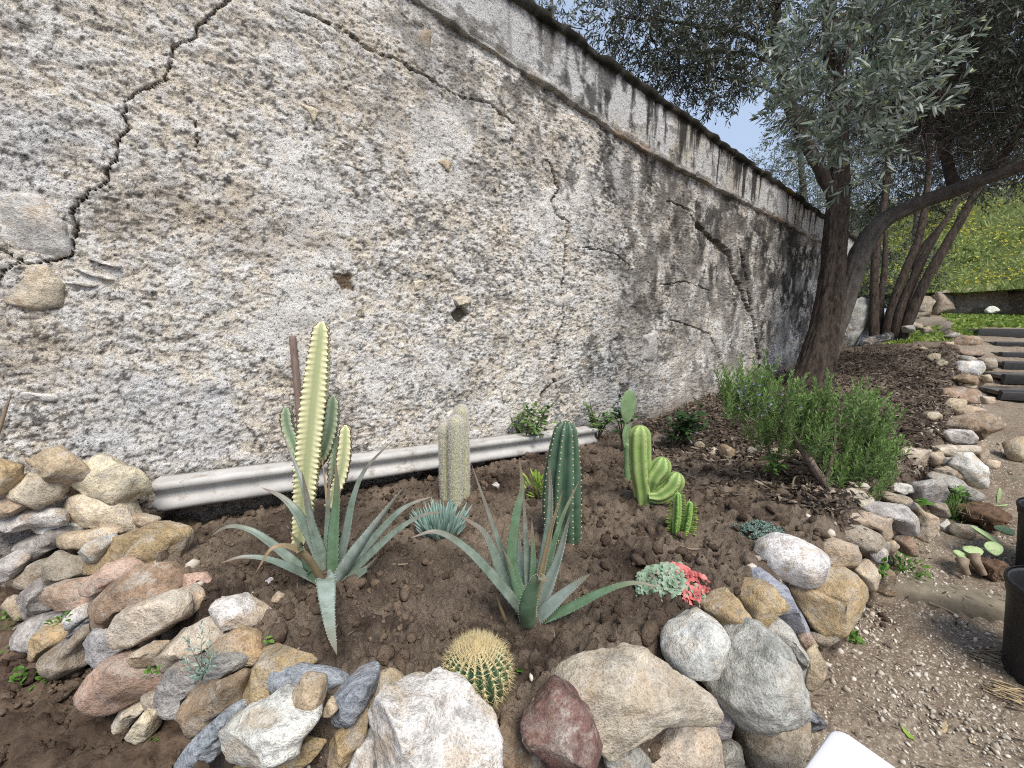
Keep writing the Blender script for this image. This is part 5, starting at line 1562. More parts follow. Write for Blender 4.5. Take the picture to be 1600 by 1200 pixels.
# ------------------------------------------------------------------ golden barrel
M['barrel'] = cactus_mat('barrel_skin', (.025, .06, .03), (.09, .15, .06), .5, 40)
def barrel():
    b0 = bed_at(745, 1078)
    e = empty('barrel_cactus', b0, 'round golden barrel cactus bristling with yellow spines', 'cactus')
    sc = scale_at(b0)
    R = 53 * sc; nr = 20; sub = 8; rings = 44
    th = np.linspace(0, 2 * np.pi, nr * sub, endpoint=False)
    ph = np.linspace(-.62, np.pi / 2 - .02, rings)
    w = (.5 + .5 * np.cos(nr * th)) ** .8
    cc = b0 + np.array([0, .012, R * .46])
    D = np.stack([np.cos(ph)[:, None] * np.cos(th), np.cos(ph)[:, None] * np.sin(th), np.sin(ph)[:, None] + 0 * th], -1)
    dep = 1 - .17 * (1 - w)[None] * np.cos(ph)[:, None] ** .6
    V = cc + D * dep[..., None] * np.array([R, R, R * .86])
    Vf = np.vstack([V.reshape(-1, 3), cc + [0, 0, R * .84]]); k = len(Vf) - 1; sg = nr * sub
    a = np.arange(sg); b = (a + 1) % sg
    o = obj('body', Vf, [grid_faces(rings, sg, True), np.stack([a + (rings - 1) * sg, b + (rings - 1) * sg, np.full(sg, k)], 1)], M['barrel'], e, attr=np.append(np.broadcast_to(w, (rings, sg)).ravel(), 1))
    g = Geo(); ga = Geo(); D1, F1 = ico(1)
    for k in range(nr):
        t = th[k * sub]
        for p_ in np.concatenate([np.linspace(-.5, .7, 8), np.linspace(.8, 1.5, 9)]):
            d = np.array([math.cos(p_) * math.cos(t), math.cos(p_) * math.sin(t), math.sin(p_)])
            p = cc + d * np.array([R, R, R * .86]) * .985
            N = 10 if p_ < .75 else 7
            lon = np.array([-math.sin(t), math.cos(t), 0])
            Lm = .028 if p_ < .75 else .026
            dirs = d * RNG.uniform(.35, 1.0, (N, 1)) + np.array([0, 0, 1.]) * (RNG.uniform(-.8, .5, (N, 1)) if p_ < .75 else RNG.uniform(.2, .9, (N, 1))) + lon * RNG.uniform(-.9, .9, (N, 1))
            vv, tt, aa = spikes(np.repeat(p[None], N, 0), dirs, RNG.uniform(.55, 1.05, N) * Lm * R / .085, .0011, RNG.uniform(0, 1, N))
            g.add(vv, tris=tt, a=aa)
            ga.add(p + D1 * np.array([.0035, .0035, .005]), tris=F1)
    N = 420
    uu_ = RNG.uniform(0, 2 * np.pi, N); r_ = np.sqrt(RNG.uniform(0, 1, N)) * .62
    d = np.stack([r_ * np.cos(uu_), r_ * np.sin(uu_), np.sqrt(1 - r_ ** 2)], 1)
    vv, tt, aa = spikes(cc + d * np.array([R, R, R * .86]) * .97, d + rdir(N) * .45 + [0, 0, .3], RNG.uniform(.012, .032, N) * R / .085, .0008, RNG.uniform(.3, 1, N)); g.add(vv, tris=tt, a=aa)
    s = g.build('spines', M['spine_gold'], o, False); s['kind'] = 'stuff'
    ga.build('areoles', M['areole'], o)['kind'] = 'stuff'
barrel()

# ------------------------------------------------------------------ small succulents
M['sen'] = leaf_mat('blue_chalk_leaf', (.20, .33, .27), (.38, .50, .44), .5, .15)
M['sedum'] = leaf_mat('grey_blue_sedum', (.10, .16, .13), (.25, .33, .28), .6, .1)
def ech():
    m = NM('rosette_green', .5, .35); m.base(m.ramp(m.attr(), [(0, (.035, .08, .045)), (.3, (.13, .23, .14)), (.6, (.24, .35, .24)), (.85, (.4, .25, .21)), (1, (.5, .22, .2))])); return m.m
M['ech_g'] = ech()
M['ech_e'] = leaf_mat('rosette_pink', (.4, .08, .08), (.82, .27, .24), .5, .2)
M['jade'] = leaf_mat('bright_green_leaf', (.20, .32, .05), (.38, .50, .10), .4, .2)
M['trigona'] = leaf_mat('bright_stem', (.13, .28, .06), (.34, .50, .17), .5, 0)

def fat_leaves(base, d, L, W, T=None, a=None, seg=6, rings=7, tipw=.15):
    """thick finger-like leaves: swept ellipses"""
    g = Geo(); N = len(base); d = nrm(d)
    u = np.linspace(0, 1, rings); prof = np.sin(np.pi * np.clip(.08 + .90 * u, 0, 1)) ** .6 * (1 - .25 * u)
    th = np.linspace(0, 2 * np.pi, seg, endpoint=False)
    s1 = nrm(np.cross(d, [0, 0, 1.] + rdir(N) * .05)); s2 = np.cross(s1, d)
    T = W if T is None else T
    bend = RNG.uniform(-.1, .15, N)
    for i in range(N):
        C = base[i] + np.outer(u * L[i], d[i]) + np.outer(u ** 2 * L[i] * bend[i], s2[i])
        V = C[:, None] + (s1[i] * np.cos(th)[:, None] * W[i] / 2 + s2[i] * np.sin(th)[:, None] * T[i] / 2)[None] * prof[:, None, None]
        g.add(V.reshape(-1, 3), quads=grid_faces(rings, seg, True), a=(RNG.uniform(0, 1) if a is None else a[i]))
    return g

def senecio():
    b0 = bed_at(690, 846)
    e = empty('blue_chalk_sticks', b0, 'clump of pale blue-green finger-leaved succulent before the hairy cactus', 'succulent')
    sc = scale_at(b0); N = 150
    an = RNG.uniform(0, 2 * np.pi, N); r = np.sqrt(RNG.uniform(0, 1, N))
    base = b0 + np.stack([np.cos(an) * r * 22 * sc, np.sin(an) * r * 20 * sc, np.zeros(N)], 1)
    base[:, 2] = bed_h(base[:, 0], base[:, 1]) - .005
    base[:, 2] += RNG.uniform(0, 20, N) * sc * (1 - r)
    d = np.stack([np.cos(an) * r * .75, np.sin(an) * r * .75, np.full(N, 1.0)], 1) + rdir(N) * .22
    L = RNG.uniform(28, 54, N) * sc; W = RNG.uniform(4.0, 6.0, N) * sc
    fat_leaves(base, d, L, W).build('leaves', M['sen'], e)
senecio()

def rosettes(c_px, rx, ry, n, label, name):
    b0 = bed_at(*c_px)
    e = empty(name, b0, label, 'succulent')
    sc = scale_at(b0)
    gg, gr = Geo(), Geo()
    k = 0
    for i in range(n):
        an = RNG.uniform(0, 2 * np.pi); r = math.sqrt(RNG.uniform(0, 1))
        x, y = math.cos(an) * r, math.sin(an) * r
        c = b0 + np.array([x * rx * sc, y * rx * .75 * sc, 0]); c[2] = b0[2] + ry * sc * (1.2 - .85 * r * r)
        axis = nrm(np.array([x * .8, y * .8 - .25, 1.0]))
        t1 = nrm(np.cross(axis, [0.3, 1, 0])); t2 = np.cross(axis, t1)
        pink = x > .1 and y < .6 and RNG.uniform() < .92
        for ring, (m, til, Lp) in enumerate(((8, 1.0, 19), (7, .6, 15), (4, .25, 10))):
            a_ = np.arange(m) / m * 2 * np.pi + ring * .5 + i
            d = axis * (1.15 - til)[..., None] if False else axis[None] * (1.1 - til) + (np.cos(a_)[:, None] * t1 + np.sin(a_)[:, None] * t2) * (til + .12)
            base = np.repeat(c[None], m, 0)
            L = np.full(m, Lp * sc) * RNG.uniform(.85, 1.15, m); side = np.cross(d, axis)
            vv, tt, aa = blades(base, d, side, L, L * .62, -.12, RNG.uniform(0, 1, m), .5, (.45, .9, .82, .8))
            if not pink: aa = np.tile([.0, .25, .25, .5, .5, 1.0], m) * .8 + np.repeat(RNG.uniform(0, .2, m), 6)
            (gr if pink else gg).add(vv, tris=tt, a=aa)
    gg.build('green_rosettes', M['ech_g'], e, False); gr.build('pink_rosettes', M['ech_e'], e, False)
rosettes((1052, 928), 50, 27, 46, 'low cushion of green rosettes with a coral pink patch at its right', 'rosette_succulent')

def sedum():
    b0 = bed_at(1190, 838)
    e = empty('stonecrop', b0, 'low grey-blue stonecrop cushion beside the round white boulder', 'succulent')
    sc = scale_at(b0); g = Geo()
    N = 130
    an = RNG.uniform(0, 2 * np.pi, N); r = np.sqrt(RNG.uniform(0, 1, N))
    x = np.cos(an) * r; y = np.sin(an) * r
    cs = b0 + np.stack([x * 32 * sc, y * 22 * sc, (18 - 14 * r * r) * sc + RNG.uniform(-2, 4, N) * sc], 1)
    cs = np.vstack([cs, b0 + np.array([[-38 * sc, .02, 14 * sc]])])
    for c in cs:
        m = 11; d = rdir(m); d[:, 2] = np.abs(d[:, 2]) + .15
        gg = fat_leaves(np.repeat(c[None], m, 0), d, np.full(m, 4.8 * sc), np.full(m, 2.6 * sc), None, RNG.uniform(0, 1, m), 5, 4)
        for V in gg.V: pass
        off = np.concatenate(gg.V); g.add(off, quads=np.concatenate(gg.Fq), a=np.concatenate(gg.A))
    g.build('leaves', M['sedum'], e)
sedum()

def leafy_euphorbia():
    b0 = bed_at(1063, 838)
    e = empty('leafy_succulent', b0, 'pair of small bright green ribbed stems fringed with tiny leaves', 'succulent')
    sc = scale_at(b0)
    for x0, x1, y1, w, dy in ((1055, 1059, 769, 13, 0), (1069, 1078, 783, 12, -.01)):
        C = [PV(x0, 838, b0, dy), PV((x0 + x1) / 2 + 1, (838 + y1) / 2, b0, dy), PV(x1, y1, b0, dy)]
        V, q, t, a, crest, cn, T, u = column(C, [w * sc * .35, w * sc * .5, w * sc * .5, w * sc * .36], 4, .5, 50, 8, 1.2, .08, 90)
        o = obj('stem', V, [q, t], M['trigona'], e, attr=a)
        g = Geo()
        for k in range(4):
            ids = np.arange(3, 49, 1)
            L = (10 * (1 - .65 * u[ids]) + 1.5) * sc * RNG.uniform(.6, 1.25, len(ids))
            d = cn[ids, k] + T[ids] * .35 + rdir(len(ids)) * .25
            vv, tt, aa = blades(crest[ids, k], d, np.cross(d, T[ids]), L, L * .42, .1, None, .2, (.5, .8, .8, 1.0)); g.add(vv, tris=tt, a=aa)
        g.build('leaves', M['jade'], o, False)
leafy_euphorbia()

def jade():
    b0 = bed_at(842, 782)
    e = empty('jade_succulent', b0, 'small bright yellow-green paddle-leaved succulent left of the dark column', 'succulent')
    sc = scale_at(b0); N = 75
    c = b0 + np.stack([RNG.normal(0, 9, N) * sc, RNG.normal(0, 8, N) * sc, RNG.uniform(2, 36, N) * sc], 1)
    d = nrm(c - b0 - [0, 0, .02]) + [0, 0, .5] + rdir(N) * .4
    L = RNG.uniform(10, 17, N) * sc
    fat_leaves(c, d, L, L * .42, L * .16).build('leaves', M['jade'], e)
    g = Geo()
    for i in range(6):
        V, f, t = tube([b0, b0 + np.array([RNG.normal(0, 5), RNG.normal(0, 5), 22]) * sc], [2 * sc, 1.2 * sc], 4, 6); g.add(V, quads=f, tris=t)
    g.build('stems', M['twig'], e)
jade()

# ------------------------------------------------------------------ leafy shrubs and weeds
M['rose'] = leaf_mat('rose_leaf', (.09, .17, .05), (.22, .34, .11), .45, .3)
M['rose_dark'] = leaf_mat('dark_shrub_leaf', (.02, .05, .018), (.06, .12, .035), .4, .2)
M['weed'] = leaf_mat('weed_leaf', (.08, .2, .03), (.2, .36, .07), .5, .35)
M['weed2'] = leaf_mat('lush_weed_leaf', (.12, .2, .035), (.36, .45, .1), .5, .35)
def shrub(b0, hpx, wpx, nst, nl, leaf_px, mat, name, label, cat, depth=.7, lean=(0, 0)):
    e = empty(name, b0, label, cat); sc = scale_at(b0)
    gs, gl = Geo(), Geo()
    for i in range(nst):
        tip = b0 + np.array([RNG.uniform(-.5, .5) * wpx * sc + lean[0] * sc, RNG.uniform(-.5, .5) * wpx * sc * depth, RNG.uniform(.55, 1.0) * hpx * sc])
        mid = b0 * .5 + tip * .5 + np.array([RNG.normal(0, .06) * wpx * sc, RNG.normal(0, .06) * wpx * sc, .08 * hpx * sc])
        C = [b0 - [0, 0, .01], mid, tip]
        V, f, t = tube(C, [1.6 * sc, 1.1 * sc, .5 * sc], 9, 5); gs.add(V, quads=f, tris=t)
        CC = catmull(C, 30)
        m = nl; k = RNG.integers(9, 30, m)
        stem_d = rdir(m); stem_d[:, 2] = np.abs(stem_d[:, 2]) * .6
        base = CC[k]
        for q in range(5):   # compound leaf: five leaflets on a stalk
            L = RNG.uniform(.75, 1.2, m) * leaf_px * sc
            pos = base + stem_d * (L * (.5 + .55 * (q // 2)))[:, None]
            sidev = nrm(np.cross(stem_d, [0, 0, 1.])) * (0 if q == 4 else (1 if q % 2 else -1))
            d = stem_d * (.9 if q == 4 else .45) + sidev * .9 + rdir(m) * .25
            vv, tt, aa = blades(pos, d, np.cross(d, [0, 0, 1.] + rdir(m) * .5), L, L * .58, .15, None, .2, (.38, 1., .75, .75)); gl.add(vv, tris=tt, a=aa)
    gs.build('stems', M['twig'], e); gl.build('leaves', M[mat], e, False)
    return e
bW = onwall(825, 712, .14); bW[2] = bed_h(bW[0], bW[1])[0]
shrub(bW, 88, 84, 8, 7, 9.5, 'rose', 'rose_bush', 'spindly young rose bush behind the beam left of the dark column', 'rose bush', lean=(-12, 0))
bW = onwall(932, 716, .2); bW[2] = bed_h(bW[0], bW[1])[0]
shrub(bW, 70, 44, 8, 7, 7.5, 'rose', 'rose_bush', 'small leafy rose bush at the far end of the beam', 'rose bush')
b = bed_at(1050, 705); shrub(b, 72, 84, 9, 10, 10, 'rose_dark', 'dark_shrub', 'dark green straggling shrub against the wall right of the light green cactus', 'shrub', lean=(10, 0))
b = bed_at(975, 712) + np.array([0.02, .1, 0]); shrub(b, 92, 36, 4, 6, 10, 'rose_dark', 'dark_shrub', 'few dark leaves showing behind the prickly pear', 'shrub')
b = bed_at(1207, 755); shrub(b, 55, 40, 4, 5, 9, 'weed', 'weed', 'light green leafy weed left of the rosemary stem', 'weed')

def weed(b0, hpx, wpx, n, label, mat='weed', L0=9, name='weed', asp=.55):
    e = obj_ = None
    sc = scale_at(b0); g = Geo()
    an = RNG.uniform(0, 2 * np.pi, n); r = np.sqrt(RNG.uniform(0, 1, n))
    tip = b0 + np.stack([np.cos(an) * r * wpx * .5 * sc, np.sin(an) * r * wpx * .5 * sc, RNG.uniform(.2, 1, n) * hpx * sc * (1.1 - .6 * r)], 1)
    L = RNG.uniform(.7, 1.3, n) * L0 * sc
    d = tip - b0 + rdir(n) * L[:, None]; d[:, 2] += .3 * L
    vv, tt, aa = blades(tip - nrm(d) * L[:, None] * .5, d, np.cross(d, [0, 0, 1.] + rdir(n) * .3), L, L * asp, .25, None, .25, (.4, 1, .75, .8)); g.add(vv, tris=tt, a=aa)
    st = RNG.permutation(n)[:max(3, n // 3)]
    vv, tt, aa = spikes(np.repeat(b0[None], len(st), 0), tip[st] - b0, np.linalg.norm(tip[st] - b0, axis=1), .7 * sc, .3); g.add(vv, tris=tt, a=aa)
    o = g.build(name, M[mat], None, False, origin=b0); tag(o, label, 'weed'); return o
for px, py, h, w, n, lab in ((14, 985, 40, 46, 40, 'tuft of green weed at the left edge beside the rock pile'), (20, 1020, 16, 24, 16, 'small weed below the tuft at the left edge'), (34, 1068, 34, 22, 26, 'upright small weed in the soil at far lower left'),
                             (88, 1058, 26, 50, 34, 'spreading weed in the soil under the left pile'), (236, 1170, 40, 26, 24, 'thin light weed between the pink rock and the white front rock')):
    weed(gnd_at(px, py), h, w, n, lab)
def weed_face(px, py, h, w, n, lab, dt=-.05, **k):
    weed(P(px, py, bt(px, py) + dt), h, w, n, lab, **k)
weed_face(95, 972, 18, 32, 22, 'weed sprouting between rocks in the middle of the left pile', -.13)
weed_face(238, 1052, 14, 22, 12, 'tiny weed on top of the pink rock', -.16)
weed_face(421, 1003, 9, 13, 6, 'tiny seedling in the soil above the orange cobble', -.02)
weed(gnd_at(1330, 1003), 26, 28, 44, 'bright green weed in the gravel at the foot of the border')
weed(gnd_at(1412, 893), 34, 62, 90, 'low spreading green weed on the path under the border stones', asp=.45)
weed_face(1378, 905, 48, 12, 26, 'narrow weed growing up between two border stones', -.1)
weed_face(1500, 775, 16, 24, 14, 'small broad-leaved weed on the dark grey slab', -.1)
weed(gnd_at(1490, 815), 62, 44, 220, 'feathery green weed behind the border beside the path', asp=.12, L0=10)
weed_face(1443, 788, 12, 18, 6, 'single bright leaf tuft between the grey cobble and the pale boulder', -.12, L0=13)
weed(bed_at(806, 1052), 14, 14, 3, 'round pale green seed leaf beside the barrel cactus', L0=15, asp=.8)

M['rosm'] = leaf_mat('rosemary_needle', (.055, .115, .032), (.28, .42, .13), .5, .28)
def needles(gN, gT, o_, d_, Ls, m, Ln, wn, sc, a0=0, a1=1):
    """shoots: o_ (N,3), d_ (N,3), lengths; needles round each"""
    N = len(o_); d_ = nrm(d_)
    u = np.tile(np.linspace(.05, 1, m), N); idx = np.repeat(np.arange(N), m)
    base = o_[idx] + d_[idx] * (u * Ls[idx])[:, None]
    pr = nrm(np.cross(d_[idx], rdir(N * m)))
    dd = d_[idx] * (.55 + .6 * u)[:, None] + pr * (1.0 - .45 * u)[:, None]
    L = Ln * RNG.uniform(.7, 1.2, N * m) * (1 - .35 * u)
    V, t, a = blades(base, dd, np.cross(dd, rdir(N * m)), L, wn, .0, np.clip(a0 + (a1 - a0) * (u * .6 + RNG.uniform(0, .4, N * m)), 0, 1), .15, (.3, 1, .8, .9))
    gN.add(V, tris=t, a=a)
    vv, tt, aa = spikes(o_, d_, Ls, .0014); gT.add(vv, tris=tt, a=aa)
def rosemary():
    b0 = bed_at(1296, 764)
    e = empty('rosemary_bush', b0, 'leaning green rosemary bush with a bare twisted stem under the tree', 'shrub')
    sc = scale_at(b0)
    gb = Geo()
    main = [[(1297, 766), (1275, 735), (1252, 700), (1228, 668), (1195, 640), (1165, 612)], [(1270, 728), (1262, 700), (1256, 676)], [(1290, 756), (1300, 715), (1305, 670), (1298, 610)], [(1297, 762), (1330, 730), (1350, 690), (1362, 640)], [(1236, 680), (1215, 665), (1200, 660)], [(1278, 640), (1277, 660), (1276, 690)]]
    curves = []
    for k, m in enumerate(main):
        C = [PV(x, y, b0, (.02, .05, .02, .08, .05, .05)[k] * i) for i, (x, y) in enumerate(m)]
        V, f, t = tube(C, [(7, 4, 4, 4, 2, 1.6)[k] * sc, (5, 2, 2.5, 2.5, 1.5, 1.4)[k] * sc, 1.4 * sc], 30, 9, .25, 40, k); gb.add(V, quads=f, tris=t)
        curves.append(catmull(C, 40))
    gN, gT = Geo(), Geo()
    lobes = [(c, rx, ry, int(n * .72), dy) for c, rx, ry, n, dy in [((1185, 628), 52, 42, 95, .05), ((1150, 612), 24, 28, 26, .05), ((1245, 655), 42, 44, 85, .04), ((1318, 690), 52, 68, 150, .05), ((1355, 695), 42, 66, 110, .1), ((1290, 645), 30, 40, 45, .03), ((1215, 672), 42, 20, 50, .08), ((1340, 740), 50, 30, 70, .05)]]
    allc = np.vstack(curves)
    for (cx, cy), rx, ry, n, dy in lobes:
        an = RNG.uniform(0, 2 * np.pi, n); r = np.sqrt(RNG.uniform(0, 1, n)); dz = RNG.normal(0, .6, n)
        o_ = np.array([PV(cx + math.cos(a) * q * rx, cy + math.sin(a) * q * ry + 22, b0, dy + d * rx * sc * .6) for a, q, d in zip(an, r, dz)])
        d_ = np.stack([np.cos(an) * r * .35, dz * .25, np.full(n, 1.0)], 1) + rdir(n) * .16
        Ls = RNG.uniform(30, 62, n) * sc
        needles(gN, gT, o_, d_, Ls, 44, 10.0 * sc, 1.5 * sc, sc)
        near_ = allc[np.argmin(np.linalg.norm(allc[None] - o_[:, None], axis=2), 1)]
        vv, tt, aa = spikes(near_, o_ - near_, np.linalg.norm(o_ - near_, axis=1), .0024); gT.add(vv, tris=tt, a=aa)
    gb.build('woody_stem', M['stake'], e); gT.build('twigs', M['twig'], e, False)
    lv = gN.build('needles', M['rosm'], e, False); lv['kind'] = 'stuff'
    n = 40
    fl = np.array([PV(RNG.normal(1175, 24), RNG.normal(614, 15), b0, RNG.normal(-.04, .06)) for _ in range(n)])
    g = Geo()
    for q in range(4):
        d = rdir(n); vv, tt, aa = blades(fl, d, rdir(n), 3.2 * sc, 1.8 * sc); g.add(vv, tris=tt, a=aa)
    g.build('flowers', M['lilac'], e, False)['kind'] = 'stuff'
M['lilac'] = leaf_mat('lilac_petal', (.30, .28, .5), (.5, .48, .68), .6, .3)
rosemary()
def sprig():
    c = P(316, 1062, bt(330, 1050) - .12)
    e = empty('rosemary_sprig', c, 'thin rosemary sprig growing between the rocks at left', 'shrub'); sc = scale_at(c)
    gN, gT = Geo(), Geo()
    o_ = np.array([c, c, c + [0, 0, .03], c + [0.01, 0, .02], c]); d_ = np.array([[.05, .05, 1.], [.3, 0, 1], [-.2, -.1, 1], [.5, -.1, .9], [-.35, -.1, .7]])
    needles(gN, gT, o_, d_, np.array([92, 70, 60, 48, 46]) * sc, 30, 13 * sc, 2.0 * sc, sc)
    gT.build('twigs', M['twig'], e, False)['kind'] = 'stuff'; gN.build('needles', M['sen'], e, False)['kind'] = 'stuff'
sprig()

# ------------------------------------------------------------------ uprooted prickly pear cuttings on the path
M['root'] = simple('root_ball', (.085, .05, .032), (.19, .12, .075), 30, 1, .9, .02)
def rootball(c, w, h, parent, seed):
    V, Fc = rock_geo(c, CR, np.array([0, 0, 1.]), np.array([0, 1., 0]), *[np.array(q) for q in ((w * .5, w * .2, -w * .4, -w * .5, -w * .2, w * .3), (0, h * .5, h * .4, 0, -h * .5, -h * .5))], w * .45, seed, 4, 3, .2)
    o = obj('root_ball', V, [Fc], M['root'], parent)
    N = 160; d = rdir(N); d[:, 2] *= .5
    p = c + d * np.array([w * .48, w * .4, h * .45])
    g = Geo(); vv, tt, aa = spikes(p, d + rdir(N) * .9, RNG.uniform(.2, .6, N) * w * .6, w * .012); g.add(vv, tris=tt, a=aa)
    g.build('roots', M['stick'], o, False)
up3 = np.array([0, 0, 1.])
def cutting1():
    b0 = gnd_at(1536, 820); b0[2] += .004
    e = empty('cactus_cutting', b0, 'uprooted prickly pear cutting with upright pad and big root ball on the path', 'cactus cutting'); sc = scale_at(b0)
    rootball(P(1533, 803, 2.42), 62 * sc * 1.1, 34 * sc, e, 71)
    pad(P(1559, 793, 2.45), nrm([1, .2, .0]), nrm([.1, -.5, .5]), nrm([0, .7, .7]), 27 * sc * 1.1, 22 * sc, .02, e, 'opu2', seed=8)
    pad(P(1560, 774, 2.5), nrm([1, .4, 0]), up3, nrm([.4, -1, 0]), 11 * sc * 1.1, 26 * sc, .012, e, 'opu2', seed=9)
def cutting2():
    b0 = gnd_at(1545, 905); b0[2] += .004
    e = empty('cactus_cutting', b0, 'pale prickly pear cuttings with thick stubs and tangled roots on the path', 'cactus cutting'); sc = scale_at(b0)
    t0 = float((b0 - CAM) @ CF)
    rootball(P(1548, 889, t0), 48 * sc, 34 * sc, e, 72)
    pad(P(1541, 837, t0 + .12), nrm([1, .3, -.25]), nrm([-.5, .55, .45]), nrm([.2, -.6, .75]), 26 * sc, 42 * sc, .02, e, 'opu2', seed=10)
    pad(P(1552, 857, t0 + .05), nrm([1, -.2, .1]), nrm([.1, .5, .6]), nrm([0, -.75, .65]), 24 * sc, 22 * sc, .02, e, 'opu2', seed=11)
    pad(P(1570, 829, t0 + .2), nrm([1, 0, 0]), nrm([0, 1, .25]), nrm([0, -.25, 1]), 28 * sc, 24 * sc, .02, e, 'opu2', seed=12)
    for (x0, y0, x1, y1, x2, y2) in ((1503, 874, 1506, 885, 1512, 898), (1520, 865, 1527, 880, 1538, 898)):
        V, f, t = tube([P(x0, y0, t0), P(x1, y1, t0 - .02), P(x2, y2, t0 - .03)], [8 * sc, 5.5 * sc, 4 * sc], 18, 12, .15, 30)
        obj('stub', V, [f, t], M['stick'], e)
    pad(P(1502, 868, t0 + .02), nrm([1, 0, -.1]), nrm([-.2, .6, .5]), nrm([0, -.5, .8]), 20 * sc, 18 * sc, .022, e, 'opu2', seed=13)
    pad(P(1520, 861, t0 + .02), nrm([1, 0, 0]), nrm([0, .8, .4]), nrm([0, -.4, .9]), 30 * sc, 18 * sc, .022, e, 'opu2', seed=14)
cutting1(); cutting2()
# ------------------------------------------------------------------ trees
def olive_mat(name, top, under, vary=.35):
    m = NM(name, .5, .4)
    ge = m.n.new('ShaderNodeNewGeometry')
    t = m.mix(m.attr(), tuple(q * (1 - vary) for q in top), tuple(q * (1 + vary) for q in top))
    c = m.mix(ge.outputs['Backfacing'], t, under)
    m.base(c).trans(c, .22)
    return m.m
M['olive'] = olive_mat('olive_leaf', (.054, .066, .036), (.13, .142, .11))
M['olive_near'] = olive_mat('olive_leaf_near', (.135, .175, .125), (.33, .37, .32), .3)
M['olive_tip'] = olive_mat('olive_young_leaf', (.27, .30, .14), (.36, .4, .26), .25)
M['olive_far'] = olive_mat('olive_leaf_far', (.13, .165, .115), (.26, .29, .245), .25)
M['dead_twig'] = simple('dead_twig', (.06, .045, .038), (.13, .1, .085), 30, .95, .3, .002)

def twig_leaves(gl, gt, centres, rads, ntw, m, L, W, Lt=(.16, .34), droop=.25, thin=.0016, flat=.75, tips=None):
    for c, r, n in zip(centres, rads, ntw):
        n = int(n)
        q = rdir(n) * (RNG.uniform(0, 1, n) ** .45)[:, None] * r; q[:, 2] *= flat
        o_ = np.asarray(c) + q
        d = nrm(q + 1e-6) * .8 + rdir(n) * .8; d[:, 2] -= droop; d = nrm(d)
        Ls = RNG.uniform(*Lt, n)
        vv, tt, aa = spikes(o_ - d * (Ls * .3)[:, None], d, Ls * 1.3, thin); gt.add(vv, tris=tt, a=aa)
        u = np.tile(np.linspace(.0, 1, m), n); ix = np.repeat(np.arange(n), m)
        base = o_[ix] + d[ix] * (u * Ls[ix])[:, None]
        s = nrm(np.cross(d[ix], rdir(n * m)))
        ld = d[ix] * .75 + s * .8
        V, t, a = blades(base, ld, np.cross(ld, rdir(n * m)), L * RNG.uniform(.6, 1.15, n * m), W, .08, None, .15, (.35, 1, .75, .75))
        gl.add(V, tris=t, a=a)
        if tips is not None:
            mm = 6
            ix = np.repeat(np.arange(n), mm); e_ = o_ + d * Ls[:, None]
            ld = d[ix] * 1.2 + rdir(n * mm) * .5
            V, t, a = blades(e_[ix], ld, np.cross(ld, rdir(n * mm)), L * .55 * RNG.uniform(.6, 1.1, n * mm), W * .8, 0, None, .15); tips.add(V, tris=t, a=a)

def limb(g, pts, rad, seg=14, rough=.16, freq=10, seed=0, n=None):
    V, f, t = tube(pts, rad, n or max(24, len(pts) * 12), seg, rough, freq, seed); g.add(V, quads=f, tris=t)
    return catmull(pts, 60)

def L3(pts): return [P(*q) for q in pts]
def trunk_mesh(pts, rads, name, mat, parent, seg=72, n=150, seed=0, flare=True):
    C = catmull(pts, n); u = np.linspace(0, 1, n)
    r = np.interp(u, np.linspace(0, 1, len(rads)), rads)
    T, A, B = frames(C); th = np.linspace(0, 2 * np.pi, seg, endpoint=False)
    D = A[:, None] * np.cos(th)[None, :, None] + B[:, None] * np.sin(th)[None, :, None]
    lob = 1 + .09 * np.sin(3 * th + 1)[None] * (1 - .5 * u[:, None]) + .06 * np.sin(5 * th + 2.2 + 4 * u[:, None])
    if flare:
        k = np.clip(1 - u / .16, 0, 1)[:, None] ** 2
        lob = lob * (1 + k * (.35 + .3 * np.sin(4 * th + .6)[None]))
    V = C[:, None] + D * (r[:, None] * lob)[..., None]
    th3 = np.broadcast_to(th, (n, seg)); s = np.concatenate([[0], np.cumsum(np.linalg.norm(np.diff(C, axis=0), axis=1))])
    q = np.stack([np.cos(th3) * 7 + 3, np.sin(th3) * 7, s[:, None] * 3.2 + 0 * th3], -1)
    bark = fbm(q, 4, 200 + seed, .6, ridge=True)
    V = V + D * (bark * .035 * (r[:, None] / .25) ** .5)[..., None] + D * (fbm(V * 3, 3, 9) * .05 * r[:, None])[..., None]
    return obj(name, V.reshape(-1, 3), grid_faces(n, seg, True), mat, parent)

